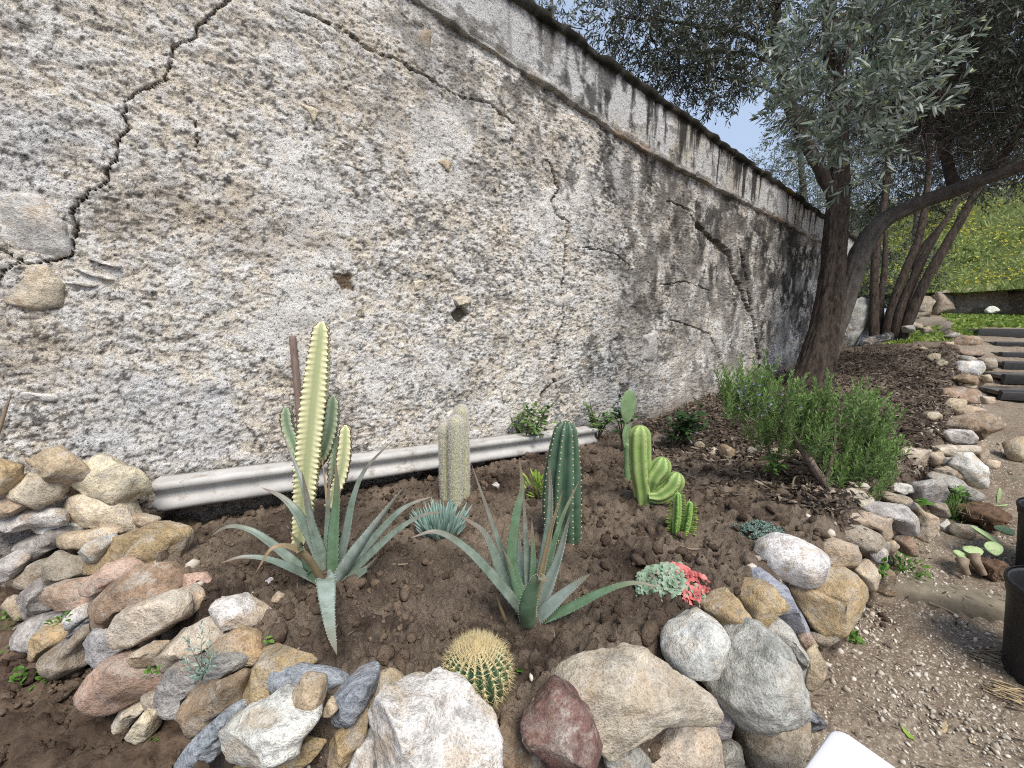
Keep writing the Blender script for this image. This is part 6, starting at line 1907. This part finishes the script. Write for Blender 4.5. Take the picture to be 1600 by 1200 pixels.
def main_tree():
    base = P(1272, 612, 4.75)
    e = empty('olive_tree', base, 'big old olive tree with thick dark trunk beside the wall end', 'tree')
    k = 4.75 / F
    trunk_mesh(L3([(1262, 628, 4.75), (1272, 585, 4.75), (1288, 515, 4.78), (1299, 440, 4.8), (1307, 350, 4.85), (1311, 270, 4.9), (1308, 190, 4.9), (1300, 90, 4.9), (1292, -40, 4.9), (1290, -160, 4.9)]),
               [30 * k, 23 * k, 18 * k, 15 * k, 14 * k, 13 * k, 12 * k, 10 * k, 8 * k, 6 * k], 'trunk', M['bark'], e, seed=1)
    g = Geo()
    c1 = trunk_mesh(L3([(1296, 560, 4.78), (1320, 470, 4.86), (1345, 395, 4.9), (1375, 350, 4.85), (1425, 322, 4.75), (1475, 303, 4.6), (1530, 283, 4.4), (1590, 262, 4.2), (1660, 235, 4.0), (1760, 160, 3.8)]),
                    [9 * k, 12 * k, 12.5 * k, 11 * k, 9.5 * k, 9 * k, 8 * k, 7 * k, 6 * k, 4 * k], 'limb', M['bark2'], e, 48, 140, 4, False)
    c1['label'] = 'thick grey limb sweeping out to the right'
    limbs = []
    for pts, rad in (
        ([(1312, 335, 4.87), (1280, 262, 4.85), (1248, 200, 4.8), (1222, 120, 4.7), (1212, 40, 4.6), (1222, -60, 4.5)], (10, 13, 13, 11, 9, 7)),
        ([(1494, 298, 4.55), (1482, 260, 4.6), (1470, 210, 4.65), (1472, 140, 4.6), (1490, 40, 4.5), (1500, -80, 4.4)], (11, 9, 8.5, 8, 6, 4)),
        ([(1220, 100, 4.7), (1190, 70, 4.6), (1150, 50, 4.5), (1090, 40, 4.4), (1020, 30, 4.2)], (6, 5, 4, 3, 2)),
        ([(1222, 120, 4.7), (1185, 88, 4.6), (1130, 82, 4.5), (1060, 80, 4.4)], (5, 4, 3, 2)),
        ([(1235, 165, 4.75), (1200, 140, 4.7), (1160, 128, 4.6), (1110, 120, 4.5)], (4, 3, 2, 1.4)),
        ([(1290, -40, 4.9), (1330, -120, 4.2), (1345, -150, 3.2), (1340, -90, 2.3), (1335, 10, 2.1)], (9, 8, 6, 4, 2.4)),
        ([(1292, -20, 4.9), (1400, -100, 4.6), (1520, -150, 4.2)], (8, 6, 3)),
        ([(1345, -150, 3.2), (1420, -200, 3.0), (1560, -160, 2.9)], (6, 5, 3)),
        ([(1530, 283, 4.4), (1570, 240, 4.3), (1600, 190, 4.2), (1640, 80, 4.0)], (8, 7, 6, 4)),
        ([(1222, -60, 4.5), (1140, -150, 4.2), (1040, -170, 3.9)], (8, 6, 4)),
    ):
        limbs.append(limb(g, L3(pts), [q * k * .72 for q in rad], 12, .18, 9, len(limbs)))
    allc = np.vstack(limbs)
    gl, gt = Geo(), Geo()
    spec = [  # px, py, t, radius, twigs
        (965, 25, 4.0, .32, 70), (1020, 60, 4.2, .45, 150), (1085, 55, 4.4, .5, 170), (1150, 45, 4.5, .42, 130), (1060, 115, 4.4, .34, 110), (1120, 130, 4.45, .3, 100), (1165, 120, 4.5, .26, 60), (1000, -40, 4.1, .5, 100), (1110, -50, 4.4, .6, 130), (1215, 10, 4.5, .5, 90), (1185, -10, 4.5, .3, 60), (1040, -160, 4, .7, 110), (1180, -170, 4.3, .7, 110),
        (1240, 90, 4.9, .3, 40), (1260, 170, 5.0, .3, 40), (1290, 60, 4.9, .5, 90),
        (1380, 40, 4.9, .6, 150), (1460, 60, 4.7, .6, 190), (1530, 60, 4.3, .6, 200), (1590, 90, 4.0, .6, 200), (1570, 170, 4.3, .5, 140), (1500, 150, 4.7, .5, 140), (1420, 150, 5.0, .5, 130), (1620, 20, 3.6, .6, 180), (1350, 180, 5.3, .4, 80), (1440, 210, 5.3, .4, 80), (1520, 230, 5.0, .35, 60), (1580, 225, 4.6, .35, 60),
        (1460, -60, 4.3, .8, 190), (1580, -80, 3.7, .8, 200), (1340, -110, 4.7, .7, 150), (1700, 60, 3.6, .8, 170), (1720, 220, 4.0, .6, 100), (1450, -190, 4.4, .8, 150), (1600, -220, 4.2, .8, 150), (1380, -330, 4.8, 1.0, 180), (1560, -330, 4.6, 1.0, 180), (1250, -300, 4.2, .9, 150), (1300, -480, 4.8, 1.2, 160),
        (1540, 285, 5.2, .2, 20)]
    cs = [P(*q[:3]) for q in spec]
    twig_leaves(gl, gt, cs, [q[3] for q in spec], [q[4] * (1.5 if q[0] > 1300 else 1.2) for q in spec], 13, .062, .0135, (.14, .32), .2)
    for c in cs:
        a = allc[np.argmin(np.linalg.norm(allc - c, axis=1))]
        mid = (a + c) / 2 + RNG.normal(0, .06, 3)
        V, f, t = tube([a, mid, c], [.016, .011, .005], 10, 6, .2, 12); g.add(V, quads=f, tris=t)
        for _ in range(5):
            q = c + rdir(1)[0] * .35; V, f, t = tube([mid, (mid + q) / 2 + RNG.normal(0, .04, 3), q], [.006, .004, .002], 7, 5); g.add(V, quads=f, tris=t)
    # bare dead twigs, dense in the shade at top right
    N = 2600
    p = np.array([P(x, y, t) for x, y, t in zip(RNG.uniform(1400, 1660, N), RNG.uniform(-30, 250, N), RNG.uniform(3.6, 5.4, N))])
    d = nrm(np.array([-.5, .2, -.35])[None] + rdir(N) * .75)
    vv, tt, aa = spikes(p, d, RNG.uniform(.2, .6, N), .0026); gt.add(vv, tris=tt, a=aa)
    g.build('branches', M['bark'], e)['kind'] = 'stuff'; gt.build('twigs', M['dead_twig'], e, False)['kind'] = 'stuff'
    cr = gl.build('crown', M['olive'], e, False)
    # leafy branch hanging close to the camera
    gl, gt, tp = Geo(), Geo(), Geo()
    sp2 = [(1300, 20, 2.1, .17, 34), (1380, 10, 2.0, .17, 34), (1340, 80, 2.05, .2, 46), (1260, 90, 2.15, .17, 34), (1420, 90, 2.05, .16, 30), (1300, 150, 2.1, .2, 46), (1370, 150, 2.0, .17, 40), (1430, 150, 2.1, .13, 22), (1250, 170, 2.2, .14, 24), (1320, 210, 2.1, .14, 26), (1270, 225, 2.2, .1, 14), (1375, 215, 2.1, .1, 14), (1340, 255, 2.15, .08, 9), (1460, 60, 2.0, .1, 13), (1320, 275, 2.2, .05, 4), (1230, 110, 2.3, .1, 12), (1400, -40, 2.0, .2, 30), (1310, -50, 2.1, .22, 36)]
    twig_leaves(gl, gt, [P(*q[:3]) for q in sp2], [q[3] for q in sp2], [q[4] * .8 for q in sp2], 14, .058, .0115, (.07, .15), -.25, .0014, .9, tp)
    root = P(1335, 10, 2.1)
    gb = Geo()
    for q in sp2:
        c = P(*q[:3]); V, f, t = tube([root, (root + c) / 2 + RNG.normal(0, .02, 3), c], [.006, .004, .0018], 9, 6); gb.add(V, quads=f, tris=t)
    h = gl.build('hanging_foliage', M['olive_near'], e, False); h['label'] = 'silvery leafy branch hanging nearest the camera'
    tp.build('young_tips', M['olive_tip'], h, False); gt.build('twigs', M['twig'], h, False); gb.build('branch', M['twig'], h)
main_tree()

def multi_stem():
    base = P(1385, 538, 7.1)
    e = empty('olive_tree', base, 'many-stemmed slender olive tree leaning right, behind the big trunk', 'tree')
    k = 7.1 / F
    stems = [([(1366, 540, 7.2), (1366, 470, 7.3), (1368, 400, 7.4), (1384, 300, 7.5), (1392, 180, 7.6), (1400, 40, 7.6)], (14, 12, 10, 9, 7, 4)),
             ([(1384, 540, 7.1), (1392, 490, 7.1), (1412, 430, 7.1), (1436, 370, 7.1), (1448, 300, 7.2), (1452, 220, 7.3), (1440, 120, 7.4)], (15, 13, 11, 10, 8, 6, 4)),
             ([(1396, 540, 7.05), (1404, 495, 7.0), (1430, 430, 7.0), (1452, 385, 7.0), (1474, 350, 7.1), (1500, 310, 7.2)], (14, 12, 11, 9, 7, 4)),
             ([(1406, 540, 7.0), (1420, 500, 6.9), (1446, 440, 6.8), (1480, 380, 6.7), (1512, 325, 6.6), (1540, 270, 6.5), (1570, 190, 6.4)], (14, 13, 12, 11, 9, 7, 4)),
             ([(1376, 540, 7.2), (1376, 470, 7.3), (1382, 420, 7.4), (1384, 360, 7.5)], (10, 9, 8, 5)),
             ([(1400, 530, 7.0), (1428, 450, 7.2), (1432, 400, 7.3), (1480, 340, 7.4)], (8, 7, 6, 4))]
    cur = []
    for i, (pts, rad) in enumerate(stems):
        g = Geo(); cur.append(limb(g, L3(pts), [q * k * .52 for q in rad], 16, .14, 6, i + 20, 60)); g.build('stem', M['bark'], e)
    rock_px([(1340, 545), (1352, 528), (1385, 520), (1415, 528), (1424, 540), (1400, 552), (1360, 556)], 7.1, 'dark', e, None, name='stump', rough=.12, facets=4, mat='sand', tint=.9)
    allc = np.vstack(cur)
    spec = [(1360, 260, 7.8, .6, 90), (1420, 250, 7.8, .6, 90), (1480, 270, 7.8, .6, 90), (1540, 255, 7.6, .6, 90), (1600, 270, 7.4, .4, 60), (1400, 170, 7.6, .8, 110), (1480, 180, 7.6, .8, 110), (1560, 180, 7.4, .8, 110), (1350, 330, 8.2, .35, 50), (1390, 320, 8.2, .4, 60), (1450, 330, 8.0, .22, 22), (1520, 300, 7.4, .22, 24), (1350, 400, 8.6, .35, 40), (1620, 230, 7, .7, 80), (1340, 180, 7.8, .7, 80), (1400, 60, 7.6, 1.0, 110), (1520, 60, 7.4, 1.0, 110), (1620, 100, 7, 1, 100)]
    gl, gt = Geo(), Geo()
    cs = [P(*q[:3]) for q in spec]
    twig_leaves(gl, gt, cs, [q[3] for q in spec], [q[4] * 1.7 for q in spec], 12, .07, .017, (.18, .4), .25, .003)
    g = Geo()
    for c in cs:
        a = allc[np.argmin(np.linalg.norm(allc - c, axis=1))]
        V, f, t = tube([a, (a + c) / 2 + RNG.normal(0, .08, 3), c], [.02, .014, .006], 8, 6, .2, 12); g.add(V, quads=f, tris=t)
    g.build('branches', M['bark'], e)['kind'] = 'stuff'; gt.build('twigs', M['dead_twig'], e, False)['kind'] = 'stuff'; gl.build('crown', M['olive'], e, False)
multi_stem()

def back_tree(trunk_pts, rad, spec, label, mat, leaf=.1):
    e = empty('olive_tree', P(*trunk_pts[0]), label, 'tree')
    g = Geo(); c0 = limb(g, L3(trunk_pts), rad, 12, .15, 5, 60)
    gl, gt = Geo(), Geo(); cs = [P(*q[:3]) for q in spec]
    twig_leaves(gl, gt, cs, [q[3] for q in spec], [q[4] for q in spec], 11, leaf, leaf * .26, (.25, .5), .1, .003)
    for c in cs:
        a = c0[np.argmin(np.linalg.norm(c0 - c, axis=1))]
        V, f, t = tube([a, (a + c) / 2 + RNG.normal(0, .1, 3), c], [.03, .02, .006], 8, 5); g.add(V, quads=f, tris=t)
    g.build('trunk', M['bark2'], e); gt.build('twigs', M['dead_twig'], e, False); gl.build('crown', M[mat], e, False)
back_tree([(1262, 520, 12.5), (1262, 420, 12.5), (1258, 330, 12.5), (1248, 220, 12.5)], [.16, .14, .11, .06],
          [(1235, 215, 12.5, .8, 120), (1215, 265, 12.5, .7, 110), (1265, 260, 12.5, .9, 130), (1245, 310, 12.5, .8, 120), (1275, 320, 12.5, .8, 120), (1275, 190, 12.5, .9, 110), (1340, 260, 13, 1.1, 120), (1335, 340, 13, 1.0, 110), (1262, 150, 12.5, .9, 90), (1340, 400, 13, .8, 80)],
          'pale hazy olive tree behind the far end of the wall', 'olive_far')
back_tree([(866, 300, 7.0), (868, 160, 7.0), (864, 40, 7.0), (860, -30, 7.0)], [.05, .045, .035, .02],
          [(840, 15, 7.0, .28, 14), (870, 25, 7.0, .26, 14), (892, 40, 7.0, .2, 9), (830, -30, 7, .4, 30), (880, -30, 7, .4, 30), (905, 45, 7, .12, 4)],
          'thin sapling showing above the parapet', 'olive_far', .085)
for i, (x, lab, hh) in enumerate(((1330, 'dark bushy tree far behind the stems, leftmost', 330), (1430, 'dark bushy tree far behind the stems, middle', 310))):
    back_tree([(x, 480, 14.5), (x, 400, 14.5), (x + 4, hh, 14.5)], [.16, .12, .06], [(x - 40, hh - 10, 14.5, 1.0, 70), (x + 35, hh - 20, 14.5, 1.0, 70), (x, hh - 60, 14.5, 1.3, 110), (x + 10, hh + 30, 14.5, .7, 50), (x - 30, hh - 120, 14.5, 1.3, 90), (x + 40, hh - 120, 14.5, 1.3, 90)] if i != 2 else
              [(x - 20, hh + 10, 14.5, .9, 70), (x + 40, hh, 14.5, 1.2, 80), (x, hh - 60, 14.5, 1.3, 110), (x + 60, hh - 120, 14.5, 1.3, 90)], lab, 'olive', .1)

for spec, lab in (([(1348, 440, 9.6, .3, 60), (1345, 400, 9.8, .35, 60), (1362, 470, 9.4, .25, 50)], 'dark leafy bush between the big trunk and the slender stems'),
                  ([(1418, 400, 10.2, .4, 80), (1440, 440, 10.0, .35, 70), (1400, 450, 10.0, .35, 70), (1455, 400, 10.3, .3, 50)], 'tangled grey-green bush behind the slender stems')):
    e = empty('bush', P(spec[0][0], 500, spec[0][2]), lab, 'bush'); gl, gt = Geo(), Geo()
    twig_leaves(gl, gt, [P(*q[:3]) for q in spec], [q[3] for q in spec], [q[4] for q in spec], 11, .075, .022, (.15, .35), -.1, .003)
    gt.build('twigs', M['dead_twig'], e, False)['kind'] = 'stuff'; gl.build('foliage', M['olive'], e, False)
# ------------------------------------------------------------------ flowering bank
BQ = nrm(np.array([.72, .69]))
BL = np.array([BQ[1], -BQ[0]])
def bank_z(q, l):
    z0 = float(P(1500, 455, 10.7)[2])
    k = sstep(15.2, 25.5, q)
    return z0 - .08 + (4.6) * k * (.85 + .15 * fbm(np.stack([q * .2, l * .2, 0 * q], -1), 3, 500)) + .18 * fbm(np.stack([q * .7, l * .7, 0 * q], -1), 3, 501) - 3.5 * sstep(26, 40, q)
qq, ll = np.meshgrid(np.linspace(15.15, 40, 110), np.linspace(-16, 18, 140), indexing='ij')
qq = qq + 0 * ll
XY = qq[..., None] * BQ + ll[..., None] * BL
zz = bank_z(qq, ll)
M['bank'] = simple('bank_earth', (.06, .075, .025), (.12, .14, .045), 3, 1, .8, .05)
bk = obj('hillside', np.concatenate([XY, zz[..., None]], -1).reshape(-1, 3), grid_faces(*qq.shape), M['bank'], origin=np.zeros(3)); tag(bk, 'grassy hillside behind the retaining wall', None, None, 'structure')
M['grass'] = leaf_mat('bank_grass', (.15, .215, .055), (.46, .52, .2), .6, .4)
M['yellow'] = leaf_mat('yellow_flower', (.66, .56, .06), (.80, .72, .16), .6, .3)
def bank_plants():
    N = 27000
    q = 15.2 + 11.5 * RNG.uniform(0, 1, N) ** 1.1; l = RNG.uniform(-6, 8, N)
    b = np.concatenate([q[:, None] * BQ + l[:, None] * BL, bank_z(q, l)[:, None] - .05], 1)
    tall = .5 + .5 * fbm(np.stack([q, l, 0 * q], 1) * .9, 3, 510)
    L = RNG.uniform(.18, .42, N) * (.6 + 1.0 * tall)
    d = rdir(N) * .6 + [0, 0, 1.]
    V, t, a = blades(b, d, rdir(N), L, RNG.uniform(.012, .045, N), .3, np.clip(tall + RNG.normal(0, .25, N), 0, 1))
    g = Geo(); g.add(V, tris=t, a=a)
    lu, lt = Geo(), Geo()
    n = 110; qs = 15.4 + 9 * RNG.uniform(0, 1, n) ** 1.4; ls = RNG.uniform(-5, 7, n)
    cs = np.concatenate([qs[:, None] * BQ + ls[:, None] * BL, bank_z(qs, ls)[:, None] + .18], 1)
    twig_leaves(lu, lt, cs, RNG.uniform(.2, .5, n), RNG.integers(14, 34, n), 9, .11, .045, (.12, .3), -.35, .003, .8)
    for V_, t_, a_ in zip(lu.V, lu.Ft, lu.A): pass
    g.add(np.concatenate(lu.V), tris=np.concatenate(lu.Ft), a=np.concatenate(lu.A))
    dens = .7 * fbm(np.stack([q, l, 0 * q], 1) * .8, 4, 511)
    o = g.build('bank_grass', M['grass'], None, False); tag(o, 'tangled green wild plants covering the hillside', 'wild plants', None, 'stuff')
    s = np.where((dens + RNG.normal(0, .25, N) > .0))[0][:8000]
    top = b[s] + np.stack([RNG.normal(0, .06, len(s)), RNG.normal(0, .06, len(s)), L[s] * RNG.uniform(.8, 1.3, len(s))], 1)
    g = Geo()
    for k in range(3):
        dd = rdir(len(s)); dd[:, 2] = np.abs(dd[:, 2]) * .7
        V, t, a = blades(top, dd, rdir(len(s)), .042, .038, 0, None, .1, (.4, 1, .8, .9)); g.add(V, tris=t, a=a)
    o = g.build('yellow_flowers', M['yellow'], None, False); tag(o, 'countless small yellow flowers on the hillside', 'flowers', None, 'stuff')
    # green weeds on the landing before the wall and round the second tree
    N = 19000
    px = RNG.uniform(1395, 1650, N); t_ = RNG.uniform(6.6, 10.4, N)
    b = np.array([P(x, 500, t) for x, t in zip(px, t_)])
    sdv = border_sd(b[:, 0], b[:, 1])
    b[:, 2] = np.where(sdv > 0, bed_z(b[:, 0], b[:, 1]), ground_z(b[:, 0], b[:, 1])) - .01
    keep = (fbm(b * [1.2, 1.2, 0], 3, 520) + (t_ - 7.2) * .3 > -.2) & ~((px > 1530) & (t_ < 7.6))
    b = b[keep]; n = len(b); L = RNG.uniform(.05, .15, n)
    V, t, a = blades(b, rdir(n) * .9 + [0, 0, .9], rdir(n), L, L * .4, .3)
    g = Geo(); g.add(V, tris=t, a=a); o = g.build('grass_patch', M['weed2'], None, False); tag(o, 'bright green weeds at the top of the steps and round the slender tree', 'weeds', None, 'stuff')
bank_plants()
# ------------------------------------------------------------------ loose earth, gravel, litter
def scatter_lumps(pts, size, mat, name, label, cat, flat=.7, sub=1, seed=0, a=None):
    D, Fc = ico(sub)
    N = len(pts)
    ax = rdir(N); bx = nrm(np.cross(ax, rdir(N))); cx = np.cross(ax, bx)
    sx = size * RNG.uniform(.7, 1.3, N); sy = size * RNG.uniform(.6, 1.1, N); sz = size * flat * RNG.uniform(.6, 1.1, N)
    jit = RNG.uniform(.72, 1.18, (N, len(D)))
    Dn = D[None] * jit[..., None]
    V = pts[:, None] + Dn[..., 0:1] * (ax * sx[:, None])[:, None] + Dn[..., 1:2] * (bx * sy[:, None])[:, None] + Dn[..., 2:3] * (cx * sz[:, None])[:, None]
    t = (Fc[None] + (np.arange(N) * len(D))[:, None, None]).reshape(-1, 3)
    at_ = np.repeat(RNG.uniform(0, 1, N) if a is None else a, len(D))
    o = obj(name, V.reshape(-1, 3), [t], mat, None, True, attr=at_); tag(o, label, cat, None, 'stuff'); return o

def pix_points(N, x0, x1, y0, y1, fn, keep=None):
    px = RNG.uniform(x0, x1, N); py = RNG.uniform(y0, y1, N)
    p = np.array([fn(a, b) for a, b in zip(px, py)]); return p

def area_points(N, rmin, rmax, a0, a1):
    r = np.sqrt(RNG.uniform(rmin ** 1.2, rmax ** 1.2, N) ** (2 / 1.2)); ph = np.radians(RNG.uniform(a0, a1, N))
    return np.stack([r * np.sin(ph), r * np.cos(ph)], 1)

q = area_points(15000, .75, 4.6, -56, 56)
sdv = border_sd(q[:, 0], q[:, 1]); wdv = (q - W0[:2]) @ WN[:2]
q = q[(sdv > .06) & (wdv > .05)]
dens = fbm(np.concatenate([q * 2.1, 0 * q[:, :1]], 1), 3, 600)
q = q[dens + RNG.normal(0, .3, len(q)) > -.15]
z = bed_h(q[:, 0], q[:, 1]); sz_ = np.clip(RNG.lognormal(math.log(.0075), .6, len(q)), .0025, .035)
bg = sz_ > .0085
for b_, nm_, lb_, sb_ in ((bg, 'soil_clods', 'loose clods of brown soil over the bed', 2), (~bg, 'soil_crumbs', 'fine crumbs of brown soil over the bed', 1)):
    scatter_lumps(np.concatenate([q, (z + sz_ * .25)[:, None]], 1)[b_], sz_[b_], M['clod'], nm_, lb_, 'soil clods', .8, sb_)

M['pebble'] = None
def peb():
    m = NM('pale_gravel', .85, .25); c = m.mix(m.attr(), (.27, .23, .175), (.68, .62, .53))
    m.base(c).bump(m.noise(90, 3), .3, .003); return m.m
M['pebble'] = peb()
q = area_points(28000, .7, 5.2, 18, 58)
sdv = border_sd(q[:, 0], q[:, 1]); q = q[sdv < -.05]
sdv = border_sd(q[:, 0], q[:, 1])
dens = fbm(np.concatenate([q * 1.7, 0 * q[:, :1]], 1), 3, 610) + .45 * sstep(-.55, -.1, sdv)
q = q[dens + RNG.normal(0, .22, len(q)) > -.06]
sz_ = np.clip(RNG.lognormal(math.log(.0048), .45, len(q)), .002, .014)
z = ground_z(q[:, 0], q[:, 1])
scatter_lumps(np.concatenate([q, (z + .004)[:, None]], 1), sz_, M['pebble'], 'gravel', 'small pale gravel strewn over the path', 'gravel', .65, 1)
q = area_points(5200, .9, 2.4, -56, -14); sdv = border_sd(q[:, 0], q[:, 1]); q = q[sdv < -.02]
sz_ = np.clip(RNG.lognormal(math.log(.008), .6, len(q)), .003, .028); z = ground_z(q[:, 0], q[:, 1])
scatter_lumps(np.concatenate([q, (z + .004)[:, None]], 1), sz_, M['clod'], 'earth_crumbs', 'crumbs of earth on the ground below the left rock pile', 'soil clods', .8, 1)

# dead leaves and bark litter under the trees
def litter():
    m = NM('leaf_litter', .9, .2); m.base(m.ramp(m.attr(), [(0, (.03, .022, .017)), (.6, (.13, .1, .075)), (1, (.33, .27, .21))])); return m.m
M['litter'] = litter()
N = 34000
r = RNG.uniform(2.3, 8.6, N); ph = np.radians(RNG.uniform(18, 50, N)); q = np.stack([r * np.sin(ph), r * np.cos(ph)], 1)
sdv = border_sd(q[:, 0], q[:, 1]); wdv = (q - W0[:2]) @ WN[:2]
ok = (sdv > .0) & (wdv > .03) & ((r > 3.0 + .5 * RNG.normal(size=N)) | (ph > math.radians(33)))
q = q[ok]; n = len(q); z = bed_h(q[:, 0], q[:, 1]) + RNG.uniform(.004, .02, n)
d = rdir(n); d[:, 2] *= .35
V, t, a = blades(np.concatenate([q, z[:, None]], 1), d, np.cross(d, [0, 0, 1.] + rdir(n) * .5), RNG.uniform(.025, .075, n), RNG.uniform(.007, .02, n), .05, RNG.uniform(0, 1, n) ** 1.6)
g = Geo(); g.add(V, tris=t, a=a); o = g.build('leaf_litter', M['litter'], None, False); tag(o, 'dry leaves and bark bits covering the ground under the trees', 'leaf litter', None, 'stuff')
N = 1300; q = area_points(N, 1.0, 4.5, 20, 58); sdv = border_sd(q[:, 0], q[:, 1]); q = q[sdv < -.03]; n = len(q)
z = ground_z(q[:, 0], q[:, 1]) + .012; d = rdir(n); d[:, 2] *= .1
V, t, a = blades(np.concatenate([q, z[:, None]], 1), d, np.cross(d, [0, 0, 1.]), RNG.uniform(.015, .05, n), RNG.uniform(.002, .008, n), .0, RNG.uniform(0, 1, n))
g = Geo(); g.add(V, tris=t, a=a); o = g.build('path_litter', M['litter'], None, False); tag(o, 'dry bits of leaf and stalk scattered on the path', 'leaf litter', None, 'stuff')
N = 900; q = area_points(N, .85, 3.2, -52, 50); sdv = border_sd(q[:, 0], q[:, 1]); wdv = (q - W0[:2]) @ WN[:2]; q = q[(sdv > .05) & (wdv > .05)]; n = len(q)
z = bed_h(q[:, 0], q[:, 1]) + .004; d = rdir(n); d[:, 2] = np.abs(d[:, 2]) * .25
V, t, a = blades(np.concatenate([q, z[:, None]], 1), d, np.cross(d, [0, 0, 1.]), RNG.uniform(.008, .035, n), RNG.uniform(.0012, .003, n), .0, RNG.uniform(.4, 1, n))
g = Geo(); g.add(V, tris=t, a=a); o = g.build('bed_litter', M['litter'], None, False); tag(o, 'tiny straws and root bits on the bed soil', 'leaf litter', None, 'stuff')

# single sticks, straw and leaves
def stick(pts, w, label, where='bed', mat='stick', lift=.006):
    fn = bed_at if where == 'bed' else gnd_at
    C = []
    for i, p_ in enumerate(pts):
        q_ = fn(p_[0], p_[1]); q_[2] += lift + (p_[2] if len(p_) > 2 else 0); C.append(q_)
    V, f, t = tube(C, [w, w * .9, w * .5], 16, 7, .2, 60); o = obj('stick', V, [f, t], M[mat]); tag(o, label, 'stick'); return o
stick([(1060, 858), (1075, 865), (1090, 876)], .003, 'pale dry stick above the pink rosettes, the lower of two', lift=.01)
stick([(1062, 857), (1078, 862), (1094, 862)], .003, 'pale dry stick above the pink rosettes, the upper of two', lift=.012)
stick([(1078, 752), (1110, 757), (1142, 762)], .004, 'long pale stick lying right of the light green cactus', lift=.01)
stick([(598, 880), (620, 886), (650, 883)], .004, 'dark twig on the soil right of the left aloe', lift=.01)
stick([(410, 808), (440, 812), (472, 812)], .007, 'grey split stick on the soil below the beam', lift=.012)
stick([(1236, 780), (1240, 762, .05), (1258, 757, .04)], .005, 'curved pale root left of the rosemary stem')
stick([(1246, 782), (1262, 768, .02), (1266, 760, .03)], .005, 'short broken branch at the foot of the rosemary')
stick([(957, 890), (970, 880), (985, 872)], .0025, 'thin stalk on the soil before the ribbed green stems')
stick([(1450, 943), (1480, 955), (1505, 970)], .008, 'dark piece of driftwood before the concrete step', 'g')
stick([(1430, 1040), (1450, 1055), (1466, 1062)], .003, 'thin twig on the gravel in the middle of the path', 'g')
stick([(1548, 1170), (1560, 1185), (1572, 1198)], .005, 'twig on the path near the bottom right corner', 'g')
stick([(1490, 973), (1500, 978), (1506, 984)], .004, 'short chip of wood below the driftwood', 'g')

def straw_bundle(px, py, w, n, label, mat):
    c = gnd_at(px, py); sc = scale_at(c); g = Geo()
    for i in range(n):
        a = c + np.array([RNG.normal(0, w * .2) * sc, RNG.normal(0, w * .16) * sc, .004 + RNG.uniform(0, .018)])
        d = np.array([.85, -.5, 0]) + RNG.normal(0, .28, 3) * [1, 1, .25]; L = RNG.uniform(.3, .9) * w * sc
        V, f, t = tube([a, a + d * L * .5 + RNG.normal(0, .01, 3) * [1, 1, .5], a + d * L], [.0022, .0025, .001], 6, 4); g.add(V, quads=f, tris=t)
    o = g.build('straw_bundle', M[mat], None); tag(o, label, 'straw')
straw_bundle(1555, 1078, 75, 46, 'bundle of yellow dry straw on the path by the near pot', 'straw')
straw_bundle(1540, 1028, 70, 60, 'tangle of grey dry fibres on the path behind the straw', 'stick')
straw_bundle(1580, 1105, 60, 18, 'dark dry stalks on the path below the straw', 'dead_twig')
def fallen(px, py, Lp, wp, ang, mat, label):
    c = gnd_at(px, py); sc = scale_at(c); c = c + [0, 0, .012]
    d = np.array([[math.cos(ang), math.sin(ang), .03]])
    V, t, a = blades(c[None], d, np.array([[-math.sin(ang), math.cos(ang), 0.]]), Lp * sc, wp * sc, -.1, np.array([.5]), .4)
    o = obj('fallen_leaf', V, [t], M[mat], None, True, attr=a); tag(o, label, 'leaf')
fallen(1430, 1162, 22, 9, 1.7, 'jade', 'fallen yellow-green leaf on the gravel near the white table')
fallen(1470, 1150, 30, 9, .6, 'straw', 'curled tan leaf on the gravel right of the yellow-green one')
fallen(1522, 1168, 12, 7, 1.2, 'straw', 'small orange-tan leaf on the path farthest right of the fallen ones')

# small stone chips and earth wedged along the border
seg = np.diff(BORDER[:18], axis=0); cum = np.concatenate([[0], np.cumsum(np.hypot(*seg.T))])
N = 1500; u = RNG.uniform(0, cum[-1], N); i = np.clip(np.searchsorted(cum, u) - 1, 0, 16)
q = BORDER[i] + seg[i] * ((u - cum[i]) / np.hypot(*seg[i].T))[:, None] + RNG.normal(0, .075, (N, 2))
sz_ = np.clip(RNG.lognormal(math.log(.011), .5, N), .004, .032)
z = np.maximum(bed_z(q[:, 0], q[:, 1]), ground_z(q[:, 0], q[:, 1])) + sz_ * .3
half = RNG.uniform(0, 1, N) < .5
scatter_lumps(np.concatenate([q, z[:, None]], 1)[half], sz_[half], M['pebble'], 'stone_chips', 'small stone chips wedged between the border rocks', 'stone chips', .7, 1)
scatter_lumps(np.concatenate([q, z[:, None]], 1)[~half], sz_[~half], M['clod'], 'border_earth', 'crumbs of earth wedged between the border rocks', 'soil clods', .8, 1)

V, f, t = tube([P(-14, 705, 1.42), P(4, 655, 1.42), P(19, 610, 1.43)], [.008, .006, .0015], 14, 7, .15, 30)
tag(obj('dry_stalk', V, [f, t], M['stick']), 'dry grey-brown stalk poking in at the left edge before the wall', 'stalk')
